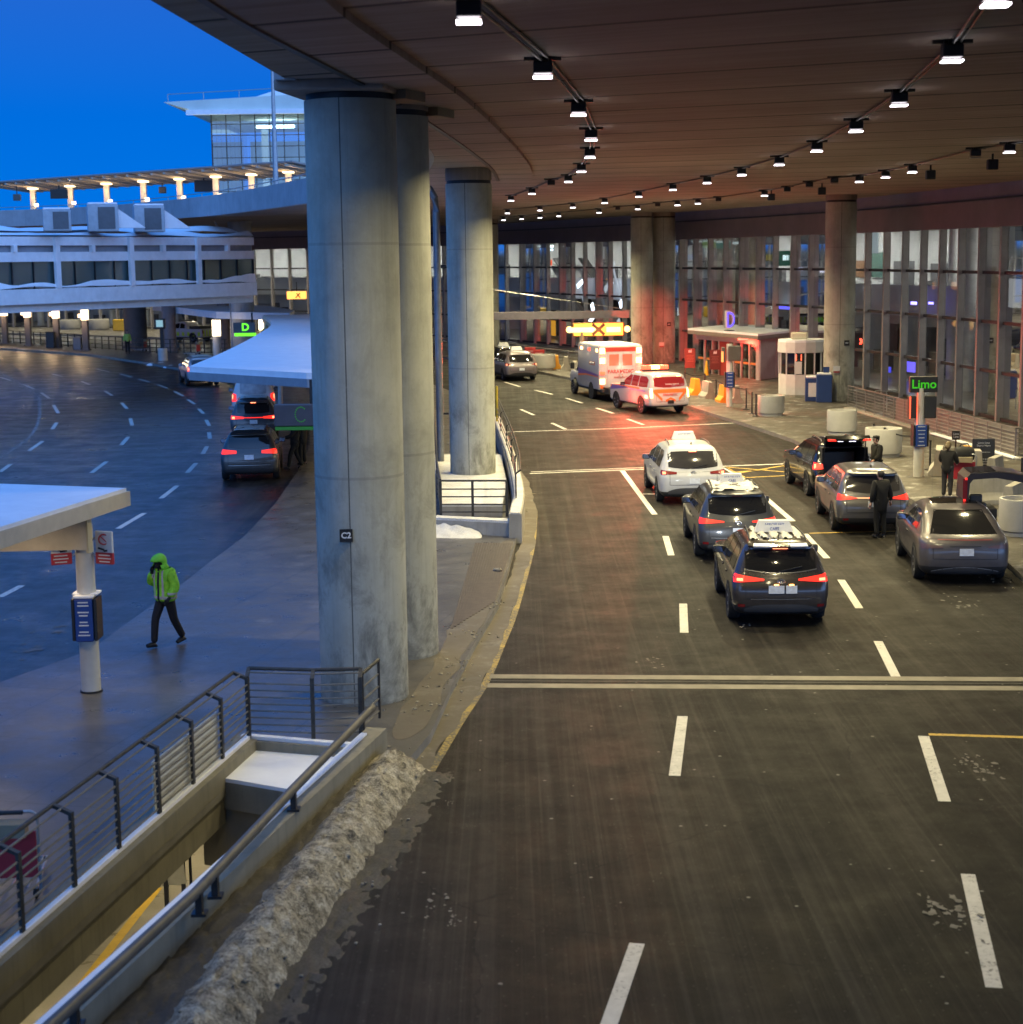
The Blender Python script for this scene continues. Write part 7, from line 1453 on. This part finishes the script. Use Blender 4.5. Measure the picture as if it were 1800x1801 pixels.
p = D(470, 586, 120); ys_ = thing('crossing_sign', 'round yellow crossing sign under the D shelter roof', 'traffic sign', tuple(p)); m = MB(); m.lathe([(.42, -.02), (.42, .02)], (0, 0, 0), 24, 'Y'); m.build('disc', M('yellow_sign', (.75, .55, .02), .5, 0, .05), ys_); m = MB(); m.bar((-.12, -.03, -.18), (.1, -.03, .15), .04, .08); m.bar((.12, -.03, -.18), (-.02, -.03, 0), .04, .07); m.build('symbol', BLACK, ys_); m = MB(); m.box((0, .05, -1.3), (.07, .07, 2.2)); m.build('post', GALV, ys_)
# posts with lit heads under the bridge
BRN = M('brown_grey_post', (.10, .085, .075), .6, 0, .1)
pr0 = None
for i, (u, v) in enumerate(((10, 604), (51, 608), (101, 611), (152, 616))):
    p = G(u, v, .15); lab = 'brown post with a lit lamp head under the footbridge, %s from the left' % ordn[i]
    if pr0 is None:
        pr0 = thing('lamp_post', lab, 'lamp post', tuple(p), group='lamp posts under the footbridge'); m = MB(); m.box((0, 0, 1.75), (.5, .5, 3.5), bev=.05); m.build('post', BRN, pr0); m = MB(); m.box((0, -.02, 3.0), (.54, .54, 1.0), bev=.04); m.box((-.42, -.1, 2.85), (.22, .22, .3), bev=.04); m.build('lamp', M('post_lamp_glow', (.9, .8, .6), .5, 0, 0, emit=(1, .70, .42), estr=3.5), pr0)
        m = MB(); m.box((0, 0, 3.9), (.6, .6, .8)); m.build('head', BRN, pr0); m = MB(); m.box((0, 0, .05), (.7, .7, .1)); m.build('base', BRN, pr0)
    else: dup(pr0, tuple(p), 0, lab)
    point('lamp_glow', (p.x-.4, p.y-1.2, 2.6), 90, (1, .68, .38), .2)
for u, v, r, mt, lab in ((240, 612, .95, M('dark_column', (.06, .06, .065), .7, 0, .15), 'dark thick column under the footbridge behind the hi-vis attendant'), (299, 617, .55, M('mauve_column', (.26, .20, .19), .7), 'mauve column under the footbridge left of the white pickup'), (395, 613, .5, M('mauve_column'), 'mauve column behind the lit post of the D shelter')):
    p = G(u, v, .15); t = thing('bridge_column', lab, 'column', tuple(p)); m = MB(); m.lathe([(r, 0), (r, 4.6)], n=24); m.build('shaft', mt, t, True); m = MB(); m.lathe([(r+.15, 0), (r+.15, .2)], n=24); m.build('base', mt, t)
railing('median_railing', 'dark post and rail fence along the far side of the island under the footbridge', [G(u, v, .15) for u, v in ((-60, 598), (0, 602), (60, 606), (110, 609), (160, 613), (215, 617), (260, 621), (320, 622), (400, 622))], 1.1, 3, arm=0, armdir=(0, 1), mat=DARKSTEEL, pw=.1, r=.03,
        posts=[G(u, 598+(u+60)*.0662 if u < 260 else 621, .15) for u in range(-60, 400, 12)])
p = G(287, 634, .15); t = thing('pay_station', 'dark post with a small screen on a round white base near the silver SUV', 'pay station', tuple(p)); m = MB(); m.lathe([(.34, 0), (.34, .85), (.30, .9)], n=20); m.build('base', POSTM, t, True); m = MB(); m.box((0, 0, 1.6), (.26, .26, 1.6)); m.build('post', BLACK, t); m = MB(); m.box((-.1, -.1, 2.7), (.8, .3, .75), bev=.04); m.build('screen_case', BLACK, t); m = MB(); m.box((-.1, -.26, 2.72), (.5, .02, .5)); m.build('screen', M('screen_glow', (.4, .6, .55), .5, 0, 0, emit=(.4, .65, .6), estr=.5), t)
sn = MB()
for u, v, w in ((283, 641, .7), (300, 646, .5), (268, 642, .4)):
    p = G(u, v, .0); bmesh.ops.create_uvsphere(sn.bm, u_segments=14, v_segments=8, radius=1, matrix=Matrix.Translation(p) @ Matrix.Diagonal((w, w*1.6, .16, 1)))
tag(sn.build('snow_heap', SNOW, smooth=True), kind='stuff')
for u, v, c, w, h, lab in ((90, 612, BLACK, .7, 1.3, 'black waste bin beside the second lamp post under the bridge'), (137, 615, M('grey_bin', (.10, .11, .13), .5), .65, .95, 'grey waste bin left of the fourth lamp post under the bridge'), (308, 616, M('dark_blue_box', (.03, .08, .14), .5), .8, .5, 'low blue grit box by the mauve column under the bridge')):
    p = G(u, v, .15); t = thing('waste_bin', lab, 'bin', tuple(p)); m = MB(); m.box((0, 0, h/2), (w, w*.8, h), bev=.04); m.build('body', c, t); m = MB(); m.box((0, 0, h+.05), (w*1.05, w*.85, .1), bev=.03); m.build('lid', c, t)
p = G(210, 582, .15); t = thing('grit_bin', 'yellow grit bin on the lit pavement beyond the footbridge', 'grit bin', tuple(p)); m = MB(); m.box((0, .5, .55), (1.35, 1, 1.05), bev=.06); m.build('body', M('yellow_grit_bin', (.75, .48, .04), .5), t); m = MB(); m.box((0, .5, 1.12), (1.4, 1.05, .12), bev=.04); m.build('lid', M('yellow_grit_bin'), t)
for u, v, lab in ((349, 624, 'red luggage cart beside the mauve column near the silver SUV'), (255, 618, 'dark luggage cart beside the attendant under the bridge')): p = G(u, v, .15); cart(lab, (p.x, p.y, .15), R(80))
# orange lit sign behind the thick column
p, n_ = fac_at(522, 519, -3); t = thing('orange_sign', 'glowing orange sign on the far terminal wall, left of the thick columns', 'sign', tuple(p)); m = MB(); m.box((0, 0, 0), (1.9, .2, .75), bev=.03); m.build('panel', M('orange_sign_glow', (.9, .4, .1), .5, 0, 0, emit=(1, .40, .08), estr=2.2), t); m = MB(); m.bar((-.1, -.12, -.25), (.35, -.12, .2), .05, .1); m.bar((.35, -.12, -.25), (.0, -.12, .2), .05, .1); m.build('symbol', BLACK, t); m = MB(); m.box((0, .1, .8), (.1, .1, 1)); m.build('hanger', BLACK, t)
# far lit strip lamps over the pavement beyond the bridge
for i, u in enumerate((-20, 60, 130, 200, 270, 340, 410, 480)):
    p, n_ = fac_at(u, 560, -6); area('pavement_lamp', (p.x, p.y, 9.9), (0, 0, -1), 420, 1.2, (1, .88, .6), 140)
